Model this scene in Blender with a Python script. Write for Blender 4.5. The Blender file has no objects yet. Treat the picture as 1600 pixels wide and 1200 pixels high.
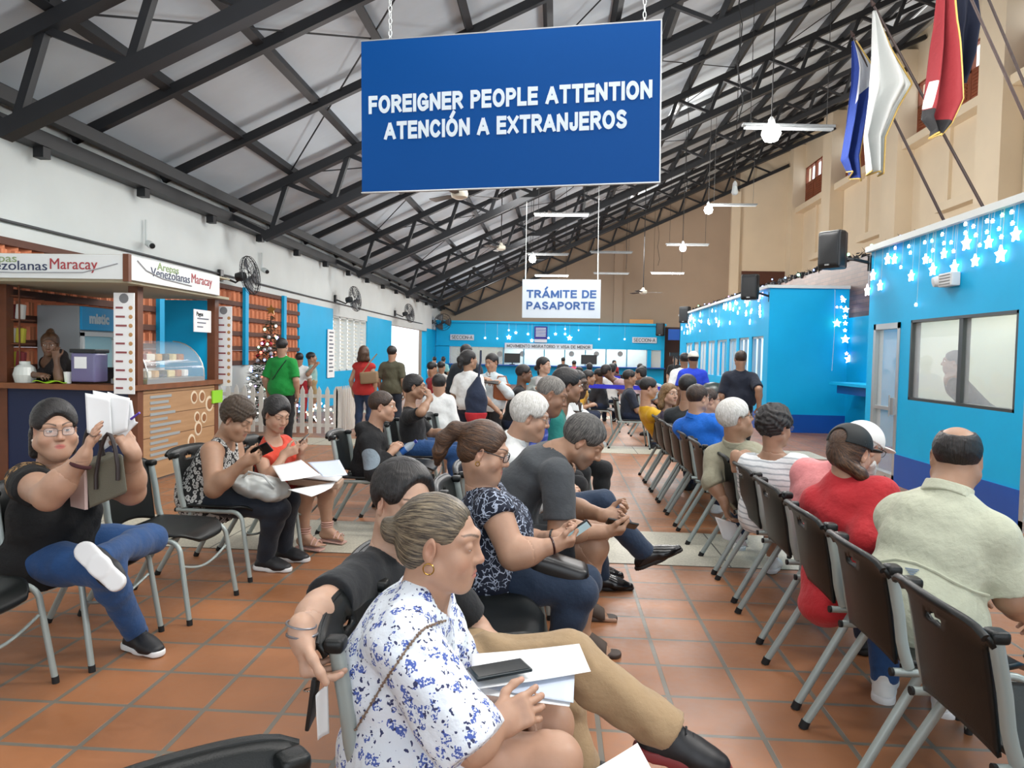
import bpy, bmesh, math, random
import numpy as np
from mathutils import Vector, Matrix, Euler

random.seed(7)
rng = np.random.RandomState(11)
SC = bpy.context.scene
COL = SC.collection

# ------------------------------------------------------------------ camera
F_PX, CAM_H = 1120.0, 1.45
_d = np.array([(870-800)/F_PX, (600-555)/F_PX, 1.0])      # where the hall's long axis runs in the lens
_a = np.array([1.0, -0.02, 0.0])
_up = -np.cross(_a, _d)
EY = _d/np.linalg.norm(_d); EZ = _up/np.linalg.norm(_up); EX = np.cross(EZ, EY)
CAMR = np.array([EX, EY, EZ]).T                            # rows: right, up, forward in world axes
CAMP = np.array([0.0, 0.0, CAM_H])
cam_d = bpy.data.cameras.new('camera'); cam = bpy.data.objects.new('camera', cam_d); COL.objects.link(cam)
cam_d.sensor_width = 36.0; cam_d.lens = F_PX/1600*36.0; cam_d.clip_start = 0.05; cam_d.clip_end = 300
_m = Matrix.Identity(4)
for i in range(3):
    _m[i][0] = CAMR[0][i]; _m[i][1] = CAMR[1][i]; _m[i][2] = -CAMR[2][i]; _m[i][3] = CAMP[i]
cam.matrix_world = _m
SC.camera = cam

def at(u, v, Y):
    """world point that a photo pixel shows on the cross plane y = Y"""
    r = CAMR[0]*(u-800)/F_PX + CAMR[1]*(600-v)/F_PX + CAMR[2]
    return CAMP + r*(Y/r[1])
def at_z(u, v, Z):
    r = CAMR[0]*(u-800)/F_PX + CAMR[1]*(600-v)/F_PX + CAMR[2]
    return CAMP + r*((Z-CAM_H)/r[2])

# ------------------------------------------------------------------ light and exposure
SC.view_settings.view_transform = 'Standard'
SC.view_settings.look = 'None'
SC.view_settings.gamma = 1.0
SC.view_settings.use_curve_mapping = False
SC.view_settings.exposure = 0.0
W = bpy.data.worlds.new('world'); SC.world = W; W.use_nodes = True
_bg = W.node_tree.nodes['Background']; _bg.inputs[0].default_value = (0.86, 0.93, 1.0, 1); _bg.inputs[1].default_value = 2.2

def area(name, loc, size, power, direction=(0,0,-1), color=(1,1,1), spread=math.pi):
    l = bpy.data.lights.new(name, 'AREA'); l.shape = 'RECTANGLE'; l.size = size[0]; l.size_y = size[1]
    l.energy = power; l.color = color; l.spread = spread
    o = bpy.data.objects.new(name, l); COL.objects.link(o); o.location = loc
    o.rotation_euler = Vector(direction).to_track_quat('-Z', 'Y').to_euler()
    return o
# daylight through the clerestory on the right and the openings along the left wall, added fill on top of the hall's own lamps, the open entrance behind
area('clerestory_light', (11.1, 22.0, 9.9), (1.6, 26.0), 420, (-1, 0, -0.55), (1.0, 0.97, 0.92))
area('clerestory_light', (11.1, 5.0, 9.9), (1.3, 6.0), 1150, (-1, -.1, -0.85), (1.0, 0.97, 0.93), 2.4)
area('entrance_light', (0.5, -6.5, 4.2), (9.0, 4.0), 150, (0, 1, -0.25), (0.97, 0.98, 1.0))
def bulb(name, loc, power, r=.35, color=(1.0, 0.98, 0.96)):
    l = bpy.data.lights.new(name, 'POINT'); l.energy = power; l.shadow_soft_size = r; l.color = color
    o = bpy.data.objects.new(name, l); COL.objects.link(o); o.location = loc; return o
for ly, lp in ((1.5, 150), (5.5, 150), (11.0, 215), (17.5, 240), (24.0, 240), (30.5, 250)):
    area('hall_lamp_light', (1.0, ly, 5.4), (5.0, 1.2), lp, (0.0, 0, -1), (1.0, 0.98, 0.95))
    bulb('hall_lamp_light', (-2.6, ly+.6, 3.5), lp*.42); bulb('hall_lamp_light', (2.6, ly, 4.9), lp*.56)  # added fill without fixtures, lifting hall and roof
for ly in (8.0, 20.0, 31.0):
    area('hall_lamp_light', (3.5, ly, 6.0), (1.0, 6.0), 260, (1.0, 0, .25), (1.0, 0.96, 0.9))  # fill added to brighten the right wall, no fixture here

# ------------------------------------------------------------------ helpers
def link(o): COL.objects.link(o); return o
def tag(o, label=None, cat=None, group=None, kind=None):
    if label: o['label'] = label
    if cat: o['category'] = cat
    if group: o['group'] = group
    if kind: o['kind'] = kind
    return o
def thing(name, label, cat, loc=(0,0,0), rz=0.0, group=None, kind=None):
    o = bpy.data.objects.new(name, None); o.empty_display_size = 0.1
    link(o); o.location = Vector(loc); o.rotation_euler = (0, 0, rz)
    return tag(o, label, cat, group, kind)

class MB:
    """collects shapes for ONE mesh object"""
    def __init__(s): s.bm = bmesh.new()
    def box(s, c, d, rot=None, bevel=0.0, seg=2):
        m = Matrix.Translation(Vector(c))
        if rot is not None: m = m @ (rot if isinstance(rot, Matrix) else Euler(rot).to_matrix().to_4x4())
        m = m @ Matrix.Diagonal((d[0], d[1], d[2], 1))
        r = bmesh.ops.create_cube(s.bm, size=1.0, matrix=m)
        if bevel > 0:
            es = list({e for v in r['verts'] for e in v.link_edges})
            bmesh.ops.bevel(s.bm, geom=es, offset=bevel, segments=seg, affect='EDGES', profile=0.6)
        return s
    def mm(s, a, b, bevel=0.0):
        a = Vector(a); b = Vector(b)
        return s.box((a+b)/2, [max(abs(x), 1e-4) for x in (b-a)], None, bevel)
    def beam(s, a, b, w, h, up=(0,0,1), bevel=0.0):
        a = Vector(a); b = Vector(b); d = b-a; L = d.length
        y = d.normalized(); u = Vector(up)
        if abs(u.normalized().dot(y)) > 0.98: u = Vector((1,0,0))
        x = y.cross(u).normalized(); z = x.cross(y)
        m = Matrix(((x.x,y.x,z.x,0),(x.y,y.y,z.y,0),(x.z,y.z,z.z,0),(0,0,0,1)))
        return s.box((a+b)/2, (w, L, h), m, bevel)
    def tube(s, pts, r, seg=8, cap=True, closed=False, sx=1.0, up=None):
        pts = [Vector(p) for p in pts]; n = len(pts)
        rr = r if isinstance(r, (list, tuple)) else [r]*n
        rings = []; nrm = None
        for i, p in enumerate(pts):
            if closed: t = (pts[(i+1) % n]-pts[i-1])
            else: t = (pts[min(i+1, n-1)]-pts[max(i-1, 0)])
            t = t.normalized() if t.length > 1e-9 else Vector((0,0,1))
            if nrm is None:
                u = Vector(up) if up is not None else (Vector((0,0,1)) if abs(t.z) < .9 else Vector((1,0,0)))
                nrm = (u - t*u.dot(t)).normalized()
            else:
                nrm = nrm - t*nrm.dot(t)
                nrm = nrm.normalized() if nrm.length > 1e-6 else t.orthogonal().normalized()
            b = t.cross(nrm)
            rings.append([s.bm.verts.new(p + (nrm*math.cos(q)*sx + b*math.sin(q))*rr[i]) for q in [2*math.pi*k/seg for k in range(seg)]])
        for i in range(n if closed else n-1):
            A = rings[i]; B = rings[(i+1) % n]
            for k in range(seg): s.bm.faces.new((A[k], A[(k+1)%seg], B[(k+1)%seg], B[k]))
        if cap and not closed:
            s.bm.faces.new(list(reversed(rings[0]))); s.bm.faces.new(rings[-1])
        return s
    def lathe(s, prof, c=(0,0,0), axis=(0,0,1), seg=20):
        q = Vector((0,0,1)).rotation_difference(Vector(axis)); c = Vector(c); rings = []
        for r, z in prof:
            rings.append([s.bm.verts.new(c + q @ Vector((max(r,1e-4)*math.cos(2*math.pi*k/seg), max(r,1e-4)*math.sin(2*math.pi*k/seg), z))) for k in range(seg)])
        for A, B in zip(rings, rings[1:]):
            for k in range(seg): s.bm.faces.new((A[k], A[(k+1)%seg], B[(k+1)%seg], B[k]))
        s.bm.faces.new(list(reversed(rings[0]))); s.bm.faces.new(rings[-1])
        return s
    def sph(s, c, r, seg=12):
        m = Matrix.Translation(Vector(c)) @ (Matrix.Diagonal((r,r,r,1)) if not isinstance(r, (tuple, list)) else Matrix.Diagonal((r[0],r[1],r[2],1)))
        bmesh.ops.create_uvsphere(s.bm, u_segments=seg, v_segments=max(4, seg*2//3), radius=1.0, matrix=m); return s
    def poly(s, pts, ext):
        """flat outline pushed out along ext"""
        vs = [s.bm.verts.new(Vector(p)) for p in pts]; f = s.bm.faces.new(vs)
        r = bmesh.ops.extrude_face_region(s.bm, geom=[f])
        bmesh.ops.translate(s.bm, verts=[g for g in r['geom'] if isinstance(g, bmesh.types.BMVert)], vec=Vector(ext)); return s
    def quad(s, a, b, c, d):
        s.bm.faces.new([s.bm.verts.new(Vector(p)) for p in (a,b,c,d)]); return s
    def sheet(s, fn, nu, nv):
        g = [[s.bm.verts.new(Vector(fn(i/nu, j/nv))) for j in range(nv+1)] for i in range(nu+1)]
        for i in range(nu):
            for j in range(nv): s.bm.faces.new((g[i][j], g[i+1][j], g[i+1][j+1], g[i][j+1]))
        return s
    def build(s, name, mat, parent=None, smooth=False, solid=0.0):
        bmesh.ops.recalc_face_normals(s.bm, faces=s.bm.faces)
        me = bpy.data.meshes.new(name); s.bm.to_mesh(me); s.bm.free()
        if mat is not None: me.materials.append(mat)
        if smooth:
            me.polygons.foreach_set('use_smooth', [True]*len(me.polygons))
            if smooth != 'all' and hasattr(me, 'set_sharp_from_angle'): me.set_sharp_from_angle(angle=math.radians(45))
        o = link(bpy.data.objects.new(name, me))
        if solid:
            md = o.modifiers.new('thickness', 'SOLIDIFY'); md.thickness = solid; md.offset = 0
        if parent is not None: o.parent = parent
        return o
def struct(o): o['kind'] = 'structure'; return o

def copy_tree(o, parent=None):
    c = o.copy(); link(c)
    if parent is not None: c.parent = parent; c.matrix_parent_inverse = o.matrix_parent_inverse
    for ch in list(o.children): copy_tree(ch, c)
    return c

def text(body, size, mat, parent=None, loc=(0,0,0), rot=(math.pi/2,0,0), bold=0.0, align='CENTER', name='lettering', ext=0.002, sx=1.0, shear=0.0, spacing=1.0, width=None):
    cu = bpy.data.curves.new(name, 'FONT'); cu.body = body; cu.size = size; cu.align_x = align; cu.align_y = 'CENTER'
    cu.offset = bold; cu.extrude = ext; cu.shear = shear; cu.space_character = spacing; cu.resolution_u = 4
    tmp = bpy.data.objects.new(name, cu); link(tmp)
    bpy.context.view_layer.update()
    me = bpy.data.meshes.new_from_object(tmp.evaluated_get(bpy.context.evaluated_depsgraph_get()))
    bpy.data.objects.remove(tmp); bpy.data.curves.remove(cu)
    if width is not None and len(me.vertices):
        xs = [v.co.x for v in me.vertices]; w = max(xs)-min(xs); sx = width/w
    me.transform(Matrix.Diagonal((sx, 1, 1, 1)))
    me.materials.clear(); me.materials.append(mat)
    o = link(bpy.data.objects.new(name, me)); o.location = loc; o.rotation_euler = rot
    if parent is not None: o.parent = parent
    return o

def _arc(cx, cy, rx, ry, a0, a1, n=10): return [(cx+rx*math.cos(math.radians(a0+(a1-a0)*i/n)), cy+ry*math.sin(math.radians(a0+(a1-a0)*i/n))) for i in range(n+1)]
GLYPH = {  # heavy sans capitals drawn as pen strokes: advance width, strokes
 'A': (.66, [[(0,0),(.33,1),(.66,0)], [(.12,.30),(.54,.30)]]), 'C': (.60, [_arc(.31,.5,.31,.5,42,318,16)]), 'D': (.58, [[(.28,0),(0,0),(0,1),(.28,1)]+_arc(.26,.5,.32,.5,90,-90,12)]),
 'E': (.48, [[(.48,0),(0,0),(0,1),(.48,1)], [(0,.52),(.44,.52)]]), 'F': (.45, [[(0,0),(0,1),(.45,1)], [(0,.50),(.40,.50)]]), 'G': (.62, [_arc(.31,.5,.31,.5,45,300,16)+[(.62,.18),(.62,.46),(.36,.46)]]),
 'I': (.0, [[(0,0),(0,1)]]), 'J': (.40, [[(.40,1),(.40,.25)]+_arc(.21,.22,.19,.22,0,-180,8)+[(.02,.30)]]), 'L': (.44, [[(0,1),(0,0),(.44,0)]]), 'M': (.70, [[(0,0),(0,1),(.35,.12),(.70,1),(.70,0)]]),
 'N': (.58, [[(0,0),(0,1),(.58,0),(.58,1)]]), 'O': (.66, [_arc(.33,.5,.33,.5,90,450,22)]), 'P': (.50, [[(0,0),(0,1),(.26,1)]+_arc(.26,.74,.24,.26,90,-90,10)+[(0,.48)]]),
 'R': (.54, [[(0,0),(0,1),(.28,1)]+_arc(.28,.75,.24,.25,90,-90,10)+[(0,.50)], [(.26,.50),(.54,0)]]), 'S': (.52, [_arc(.26,.755,.235,.245,35,200,9)+[(.14,.57),(.38,.45)]+_arc(.26,.255,.26,.255,25,-150,9)]),
 'T': (.56, [[(0,1),(.56,1)], [(.28,1),(.28,0)]]), 'U': (.56, [[(0,1),(0,.3)]+_arc(.28,.28,.28,.28,180,360,10)+[(.56,1)]]), 'V': (.62, [[(0,1),(.31,0),(.62,1)]]), 'X': (.58, [[(0,0),(.58,1)], [(0,1),(.58,0)]]),
 'Y': (.60, [[(0,1),(.30,.45),(.60,1)], [(.30,.45),(.30,0)]]), '-': (.26, [[(0,.42),(.26,.42)]]), ' ': (.16, [])}
ACC = {'Á': ('A', .33), 'Ó': ('O', .33)}
def block_text(body, cap, width, m, parent, loc, rot=(math.pi/2, 0, 0), sw=.20, name='lettering'):
    """capitals cap high, fitted to width; sw is the pen width in cap heights"""
    b = MB(); x = 0; h = 1-sw; P = []
    for ch in body:
        acc = ACC.get(ch); w, st = GLYPH[acc[0] if acc else ch]
        for s_ in st: P.append([(x+sw/2+px, sw/2+py*h) for px, py in s_])
        if acc: P.append([(x+sw/2+acc[1]-.04, 1.10), (x+sw/2+acc[1]+.12, 1.32)])
        x += w+sw+.085
    k = width/(x-.085)
    for s_ in P:
        pts = [Vector((px, py, 0)) for px, py in s_]; n = len(pts); L = []; R = []; closed = (pts[0]-pts[-1]).length < 1e-4
        dirs = [(pts[i+1]-pts[i]).normalized() for i in range(n-1)]
        for i in range(n-1):
            d = dirs[i]; nn = Vector((-d.y, d.x, 0))
            def end(j, dd, sgn):
                other = dirs[j] if 0 <= j < n-1 else (dirs[-1] if j < 0 else dirs[0]) if closed else None
                P_ = pts[i] if sgn < 0 else pts[i+1]
                if other is not None and other.dot(d) > .45:
                    no = Vector((-other.y, other.x, 0)); mt = (nn+no).normalized(); q = mt*(sw/2/mt.dot(nn)); return P_+q, P_-q
                e_ = d*sgn*(sw*.18 if other is not None and other.dot(d) < -.2 else sw/2); return P_+nn*sw/2+e_, P_-nn*sw/2+e_
            a0, a1 = end(i-1, d, -1); b0, b1 = end(i+1, d, 1)
            cl = lambda q: ((q.x-(x-.085)/2)*k, (min(max(q.y, 0.0), 1.0 if q.y < 1.06 else 9)-.5)*cap, 0)
            b.poly([cl(q) for q in (a1, b1, b0, a0)], (0, 0, .003+.00025*(len(b.bm.faces)//6 % 12)))
    o = b.build(name, m, parent); o.location = loc; o.rotation_euler = rot
    return o

# ------------------------------------------------------------------ materials
MATS = {}
def srgb(h):
    h = h.lstrip('#'); c = [int(h[i:i+2], 16)/255 for i in (0,2,4)]
    return tuple(((x+.055)/1.055)**2.4 if x > .04045 else x/12.92 for x in c)
def mat(name, col, rough=0.6, metal=0.0, emit=0.0, alpha=1.0, trans=0.0, noise=0.0, nscale=8.0, bump=0.0, bscale=60.0, spec=0.5, coat=0.0):
    if name in MATS: return MATS[name]
    if isinstance(col, str): col = srgb(col)
    m = bpy.data.materials.new(name); m.use_nodes = True; nt = m.node_tree; b = nt.nodes['Principled BSDF']
    b.inputs['Base Color'].default_value = (*col, 1); b.inputs['Roughness'].default_value = rough
    b.inputs['Metallic'].default_value = metal; b.inputs['Alpha'].default_value = alpha
    b.inputs['Transmission Weight'].default_value = trans; b.inputs['Specular IOR Level'].default_value = spec
    b.inputs['Coat Weight'].default_value = coat
    if emit: b.inputs['Emission Color'].default_value = (*col, 1); b.inputs['Emission Strength'].default_value = emit
    if noise or bump:
        tc = nt.nodes.new('ShaderNodeTexCoord')
    if noise:
        n = nt.nodes.new('ShaderNodeTexNoise'); n.inputs['Scale'].default_value = nscale; n.inputs['Detail'].default_value = 5
        nt.links.new(tc.outputs['Object'], n.inputs['Vector'])
        r = nt.nodes.new('ShaderNodeMapRange'); r.inputs[1].default_value = 0.25; r.inputs[2].default_value = 0.75
        r.inputs[3].default_value = 1-noise; r.inputs[4].default_value = 1+noise*.6
        nt.links.new(n.outputs[0], r.inputs[0])
        mx = nt.nodes.new('ShaderNodeVectorMath'); mx.operation = 'SCALE'; mx.inputs[0].default_value = col
        nt.links.new(r.outputs[0], mx.inputs['Scale']); nt.links.new(mx.outputs[0], b.inputs['Base Color'])
    if bump:
        n2 = nt.nodes.new('ShaderNodeTexNoise'); n2.inputs['Scale'].default_value = bscale; n2.inputs['Detail'].default_value = 3
        nt.links.new(tc.outputs['Object'], n2.inputs['Vector'])
        bp = nt.nodes.new('ShaderNodeBump'); bp.inputs['Strength'].default_value = bump; bp.inputs['Distance'].default_value = 0.01
        nt.links.new(n2.outputs[0], bp.inputs['Height']); nt.links.new(bp.outputs[0], b.inputs['Normal'])
    MATS[name] = m; return m

class NT:
    """small node-graph writer"""
    def __init__(s, name, rough=0.7):
        s.m = bpy.data.materials.new(name); s.m.use_nodes = True; s.nt = s.m.node_tree; s.b = s.nt.nodes['Principled BSDF']
        s.b.inputs['Roughness'].default_value = rough; MATS[name] = s.m
        s.tc = s.nt.nodes.new('ShaderNodeTexCoord')
    def n(s, t, **kw):
        x = s.nt.nodes.new('ShaderNode'+t)
        for k, v in kw.items(): setattr(x, k, v)
        return x
    def l(s, a, b): s.nt.links.new(a, b)
    def math(s, op, a, b=None, c=None):
        x = s.n('Math', operation=op)
        for i, v in enumerate((a, b, c)):
            if v is None: continue
            if isinstance(v, (int, float)): x.inputs[i].default_value = v
            else: s.l(v, x.inputs[i])
        return x.outputs[0]
    def mix(s, f, a, b):
        x = s.n('Mix', data_type='RGBA')
        for i, v in ((0, f), (6, a), (7, b)):
            if isinstance(v, (int, float)): x.inputs[i].default_value = v
            elif isinstance(v, (tuple, list)): x.inputs[i].default_value = (*v[:3], 1)
            else: s.l(v, x.inputs[i])
        return x.outputs[2]
    def noise(s, scale, detail=3, vec=None, rough=.5):
        x = s.n('TexNoise'); x.inputs['Scale'].default_value = scale; x.inputs['Detail'].default_value = detail; x.inputs['Roughness'].default_value = rough
        s.l(vec if vec is not None else s.tc.outputs['Object'], x.inputs['Vector']); return x.outputs[0]
    def vor(s, scale, feature='F1', vec=None, rand=1.0):
        x = s.n('TexVoronoi', feature=feature); x.inputs['Scale'].default_value = scale
        if 'Randomness' in x.inputs: x.inputs['Randomness'].default_value = rand
        s.l(vec if vec is not None else s.tc.outputs['Object'], x.inputs['Vector']); return x
    def base(s, c): s.l(c, s.b.inputs['Base Color']); return s.m
    def bump(s, h, strength=.3, dist=.01):
        x = s.n('Bump'); x.inputs['Strength'].default_value = strength; x.inputs['Distance'].default_value = dist
        s.l(h, x.inputs['Height']); s.l(x.outputs[0], s.b.inputs['Normal'])
# ------------------------------------------------------------------ room materials
def floor_mat():
    g = NT('terracotta_tiles', .42)
    pos = g.tc.outputs['Object']
    mp = g.n('Mapping'); mp.inputs['Location'].default_value = (.12, .05, 0); g.l(pos, mp.inputs[0])
    br = g.n('TexBrick', offset=0.0, squash=1.0)
    br.inputs['Scale'].default_value = 1.0; br.inputs['Brick Width'].default_value = .315; br.inputs['Row Height'].default_value = .31
    br.inputs['Mortar Size'].default_value = .011; br.inputs['Mortar Smooth'].default_value = .15
    br.inputs['Color1'].default_value = (*srgb('#a26c47'), 1); br.inputs['Color2'].default_value = (*srgb('#93613f'), 1)
    br.inputs['Mortar'].default_value = (*srgb('#6f695e'), 1)
    g.l(mp.outputs[0], br.inputs['Vector'])
    n = g.noise(2.2, 5); r = g.n('MapRange'); r.inputs[1].default_value = .3; r.inputs[2].default_value = .7; r.inputs[3].default_value = .80; r.inputs[4].default_value = 1.14; g.l(n, r.inputs[0])
    n2 = g.noise(26, 4); r2 = g.n('MapRange'); r2.inputs[3].default_value = .86; r2.inputs[4].default_value = 1.12; g.l(n2, r2.inputs[0])
    v = g.n('VectorMath', operation='SCALE'); g.l(br.outputs['Color'], v.inputs[0]); g.l(g.math('MULTIPLY', r.outputs[0], r2.outputs[0]), v.inputs['Scale'])
    g.l(g.math('ADD', g.math('MULTIPLY', n2, .35), .24), g.b.inputs['Roughness'])
    h = g.math('ADD', g.math('MULTIPLY', br.outputs['Fac'], -1.0), g.math('MULTIPLY', n2, .10))
    g.bump(h, .35, .006)
    return g.base(v.outputs[0])
def strip_mat():
    g = NT('terrazzo_strip', .5); v = g.vor(70); n = g.noise(3, 4)
    c = g.mix(v.outputs['Distance'], srgb('#a29e8f'), srgb('#cfcab8')); c = g.mix(g.math('MULTIPLY', n, .5), c, srgb('#9c9887'))
    br = g.n('TexBrick', offset=0.0); br.inputs['Scale'].default_value = 1; br.inputs['Brick Width'].default_value = .62; br.inputs['Row Height'].default_value = 5; br.inputs['Mortar Size'].default_value = .006
    g.l(g.tc.outputs['Object'], br.inputs['Vector'])
    return g.base(g.mix(br.outputs['Fac'], c, srgb('#55534b')))
def brick_mat():
    g = NT('dark_brick', .45); mp = g.n('Mapping'); mp.inputs['Rotation'].default_value = (math.pi/2, 0, math.pi/2)
    sx = g.n('SeparateXYZ'); g.l(g.tc.outputs['Object'], sx.inputs[0]); cx = g.n('CombineXYZ'); g.l(sx.outputs[1], cx.inputs[0]); g.l(sx.outputs[2], cx.inputs[1])
    br = g.n('TexBrick'); br.inputs['Scale'].default_value = 1; br.inputs['Brick Width'].default_value = .30; br.inputs['Row Height'].default_value = .085; br.inputs['Mortar Size'].default_value = .006
    br.inputs['Color1'].default_value = (*srgb('#6b4c40'), 1); br.inputs['Color2'].default_value = (*srgb('#54392f'), 1); br.inputs['Mortar'].default_value = (*srgb('#3a2c26'), 1)
    g.l(cx.outputs[0], br.inputs['Vector']); g.bump(br.outputs['Fac'], -.4, .01)
    return g.base(br.outputs['Color'])
def roof_mat():
    g = NT('roof_sheet', .6); n = g.noise(.6, 4); n2 = g.noise(3.0, 4)
    c = g.mix(n, srgb('#b6c0c9'), srgb('#cad3da')); c = g.mix(g.math('MULTIPLY', n2, .35), c, srgb('#a3a8ad'))
    w = g.n('TexWave', wave_type='BANDS', bands_direction='Y'); w.inputs['Scale'].default_value = 2.4; g.l(g.tc.outputs['Object'], w.inputs['Vector'])
    g.bump(w.outputs['Fac'], .08, .01)
    return g.base(c)
M_floor = floor_mat(); M_strip = strip_mat(); M_brick = brick_mat(); M_roof = roof_mat()
M_white = mat('white_plaster', '#cfd5d4', .8, noise=.06, nscale=1.4, bump=.05, bscale=25)
M_tan = mat('tan_plaster', '#a8937e', .8, noise=.08, nscale=.7)
M_beige = mat('beige_plaster', '#e6d5ba', .8, noise=.06, nscale=.8)
M_cyan = mat('turquoise_paint', '#00a9de', .5, noise=.05, nscale=2.0, spec=.3)
M_navy = mat('blue_base_paint', '#0a4ea6', .45, noise=.10, nscale=3.0)
M_steel = mat('dark_steel', '#191b1f', .55, noise=.2, nscale=3)
M_wood = mat('counter_wood', '#7d4b29', .5, noise=.3, nscale=6)
M_dwood = mat('shutter_wood', '#8a4a2f', .6, noise=.25, nscale=6)
M_terra = mat('terracotta_block', '#d98a63', .8, noise=.15, nscale=5)
M_lintel = mat('brown_lintel', '#5a3527', .7, noise=.15)
M_glass = mat('clear_glass', (.92, .97, 1), .03, alpha=.22, spec=.8)
M_alu = mat('aluminium_frame', '#b9bcbc', .35, .6)
M_blackp = mat('black_plastic', '#17191a', .38)
M_dark = mat('opening_shade', '#1b1512', .8)
M_int = mat('booth_interior', '#e8ead8', .8)
M_paper = mat('white_paper', '#eef0f0', .7)
M_text = mat('black_ink', '#141414', .7)
M_blue_s = mat('sign_blue', '#04468a', .5, spec=.12)
M_wtext = mat('sign_white_letters', '#cfdce4', .5)
M_cream = mat('cream_plastic', '#d8d3c2', .5)
M_wire = mat('cable', '#1a1a1a', .7)

XL, XR, YF = -5.9, 11.57, 36.0
RZ = lambda x: 6.64+.46*x                       # underside of the purlins
CB = lambda x: 5.70+.46*x                       # underside of the trusses

# ------------------------------------------------------------------ floor, walls, roof
struct(MB().mm((-12, -8, -.1), (13, 37.5, 0)).build('floor', M_floor))
for i, (y0, y1) in enumerate(((5.0, 5.95), (10.75, 11.6), (16.6, 17.4), (22.5, 23.3))):
    struct(MB().mm((XL, y0, -.05), (4.03, y1, .004)).build('trim_%d' % (i+1), M_strip))
def wallbox(name, a, b, m): return struct(MB().mm(a, b).build(name, m))
T = .22
wallbox('wall_left', (XL-T, -8, 0), (XL, 7.0, 4.05), M_white)
for i, (y0, y1, z0, z1, m) in enumerate((
    (7.0, 36, 2.55, 4.05, M_white), (7.0, 16.1, 0, 1.18, M_white), (16.1, 18.6, 0, 2.55, M_cyan), (18.6, 22.0, 0, .9, M_cyan),
    (18.6, 22.0, 2.38, 2.55, M_white), (22.0, 25.3, 0, 2.55, M_cyan), (25.3, 32.2, 2.42, 2.55, M_white), (32.2, 36, 0, 2.55, M_cyan))):
    wallbox('wall_left_%d' % (i+1), (XL-T, y0, z0), (XL, y1, z1), m)
# pierced terracotta block wall behind the kiosk and the tree
b = MB()
for r in range(6):
    z = 1.18+r*.272
    b.mm((XL-.20, 7.0, z-.03), (XL+.02, 16.1, z+.05))
lat = struct(b.build('wall_lattice', M_lintel))
b = MB()
for r in range(5):
    z = 1.23+r*.272
    for k in range(46):
        y = 7.1+k*.196
        b.box((XL-.09, y+(r % 2)*.02, z+.095), (.20, .045, .19), (0, 0, math.radians(38)))
        b.box((XL-.03, y+.045+(r % 2)*.02, z+.075), (.05, .085, .15), (0, 0, 0))
blk = b.build('terracotta_blocks', M_terra, lat)
b = MB()
for y in (10.2, 13.1, 15.0): b.mm((XL+.02, y, 1.15), (XL+.08, y+.14, 2.6))
b.build('blue_post', M_cyan, lat)
# far wall, right wall
wallbox('wall_far', (-7, YF, 0), (8.75, YF+.25, 12.6), M_tan)
wallbox('wall_far_2', (8.75, YF, 0), (XR+.6, YF+.25, 12.8), M_beige)
for i, x in enumerate((2.75, 8.35)): wallbox('trim_1%d' % i, (x, YF-.18, 0), (x+.42, YF, RZ(x)-.9), M_beige if i else M_tan)
dr = wallbox('trim_20', (8.95, YF-.06, 0), (11.2, YF, 5.75), M_lintel)
wallbox('door_3', (9.3, YF-.10, 0), (10.9, YF-.05, 5.1), M_dark)  # flat panel, the shade inside the opening is put into its colour
wallbox('wall_right', (XR, -8, 0), (XR+.3, YF, 8.66), M_beige)
wallbox('wall_right_top', (XR, -8, 10.55), (XR+.3, YF, 12.4), M_beige)
pil = [(1.9, 3.0), (7.7, 8.8), (13.4, 14.5), (19.0, 20.1), (24.6, 25.7), (30.4, 31.4), (35.2, 36.0)]
for i, (y0, y1) in enumerate(pil):
    wallbox('trim_2%d' % (i+1), (XR-.55, y0, 0), (XR+.3, y1, RZ(XR)-.3), M_beige)
for i in range(len(pil)-1):
    y0, y1 = pil[i][1], pil[i+1][0]; L = y1-y0
    wallbox('trim_3%d' % (i+1), (XR-.40, y0, 8.42), (XR+.02, y1, 8.68), M_beige)
    wallbox('trim_4%d' % (i+1), (XR-.10, y0+L*.48, 6.2), (XR, y0+L*.52, 8.42), M_beige)
    wallbox('trim_5%d' % (i+1), (XR-.30, y0+L*.0, 5.95), (XR, y0+L*.55, 6.2), M_beige)
    w_ = thing('window_%d' % (i+4), None, None, (XR+.1, y0, 8.68)); w_['kind'] = 'structure'
    for k in range(3):
        a = k*L/3; e = (k+1)*L/3
        b = MB(); b.mm((-.05, a+.06, .0), (.05, e-.06, 1.05))
        for q in range(10): b.mm((-.075, a+.14, .06+q*.098), (-.045, e-.14, .115+q*.098))
        b.build('shutter', M_dwood, w_)
        b = MB()
        for (p, q) in (((-.06, a, 0), (.06, a+.07, 1.87)), ((-.06, e-.07, 0), (.06, e, 1.87)), ((-.06, a, 1.05), (.06, e, 1.12)), ((-.06, a, 1.80), (.06, e, 1.87)), ((-.03, (a+e)/2-.02, 1.1), (.03, (a+e)/2+.02, 1.87))): b.mm(p, q)
        b.build('window_frame', M_dwood, w_)
# roof sheet
b = MB(); x0, x1 = XL-.9, XR+.9
pr = [(x0, -8, RZ(x0)+.17), (x1, -8, RZ(x1)+.17), (x1, -8, RZ(x1)+.25), (x0, -8, RZ(x0)+.25)]
b.poly(pr, (0, 45, 0)); struct(b.build('ceiling', M_roof))
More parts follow.
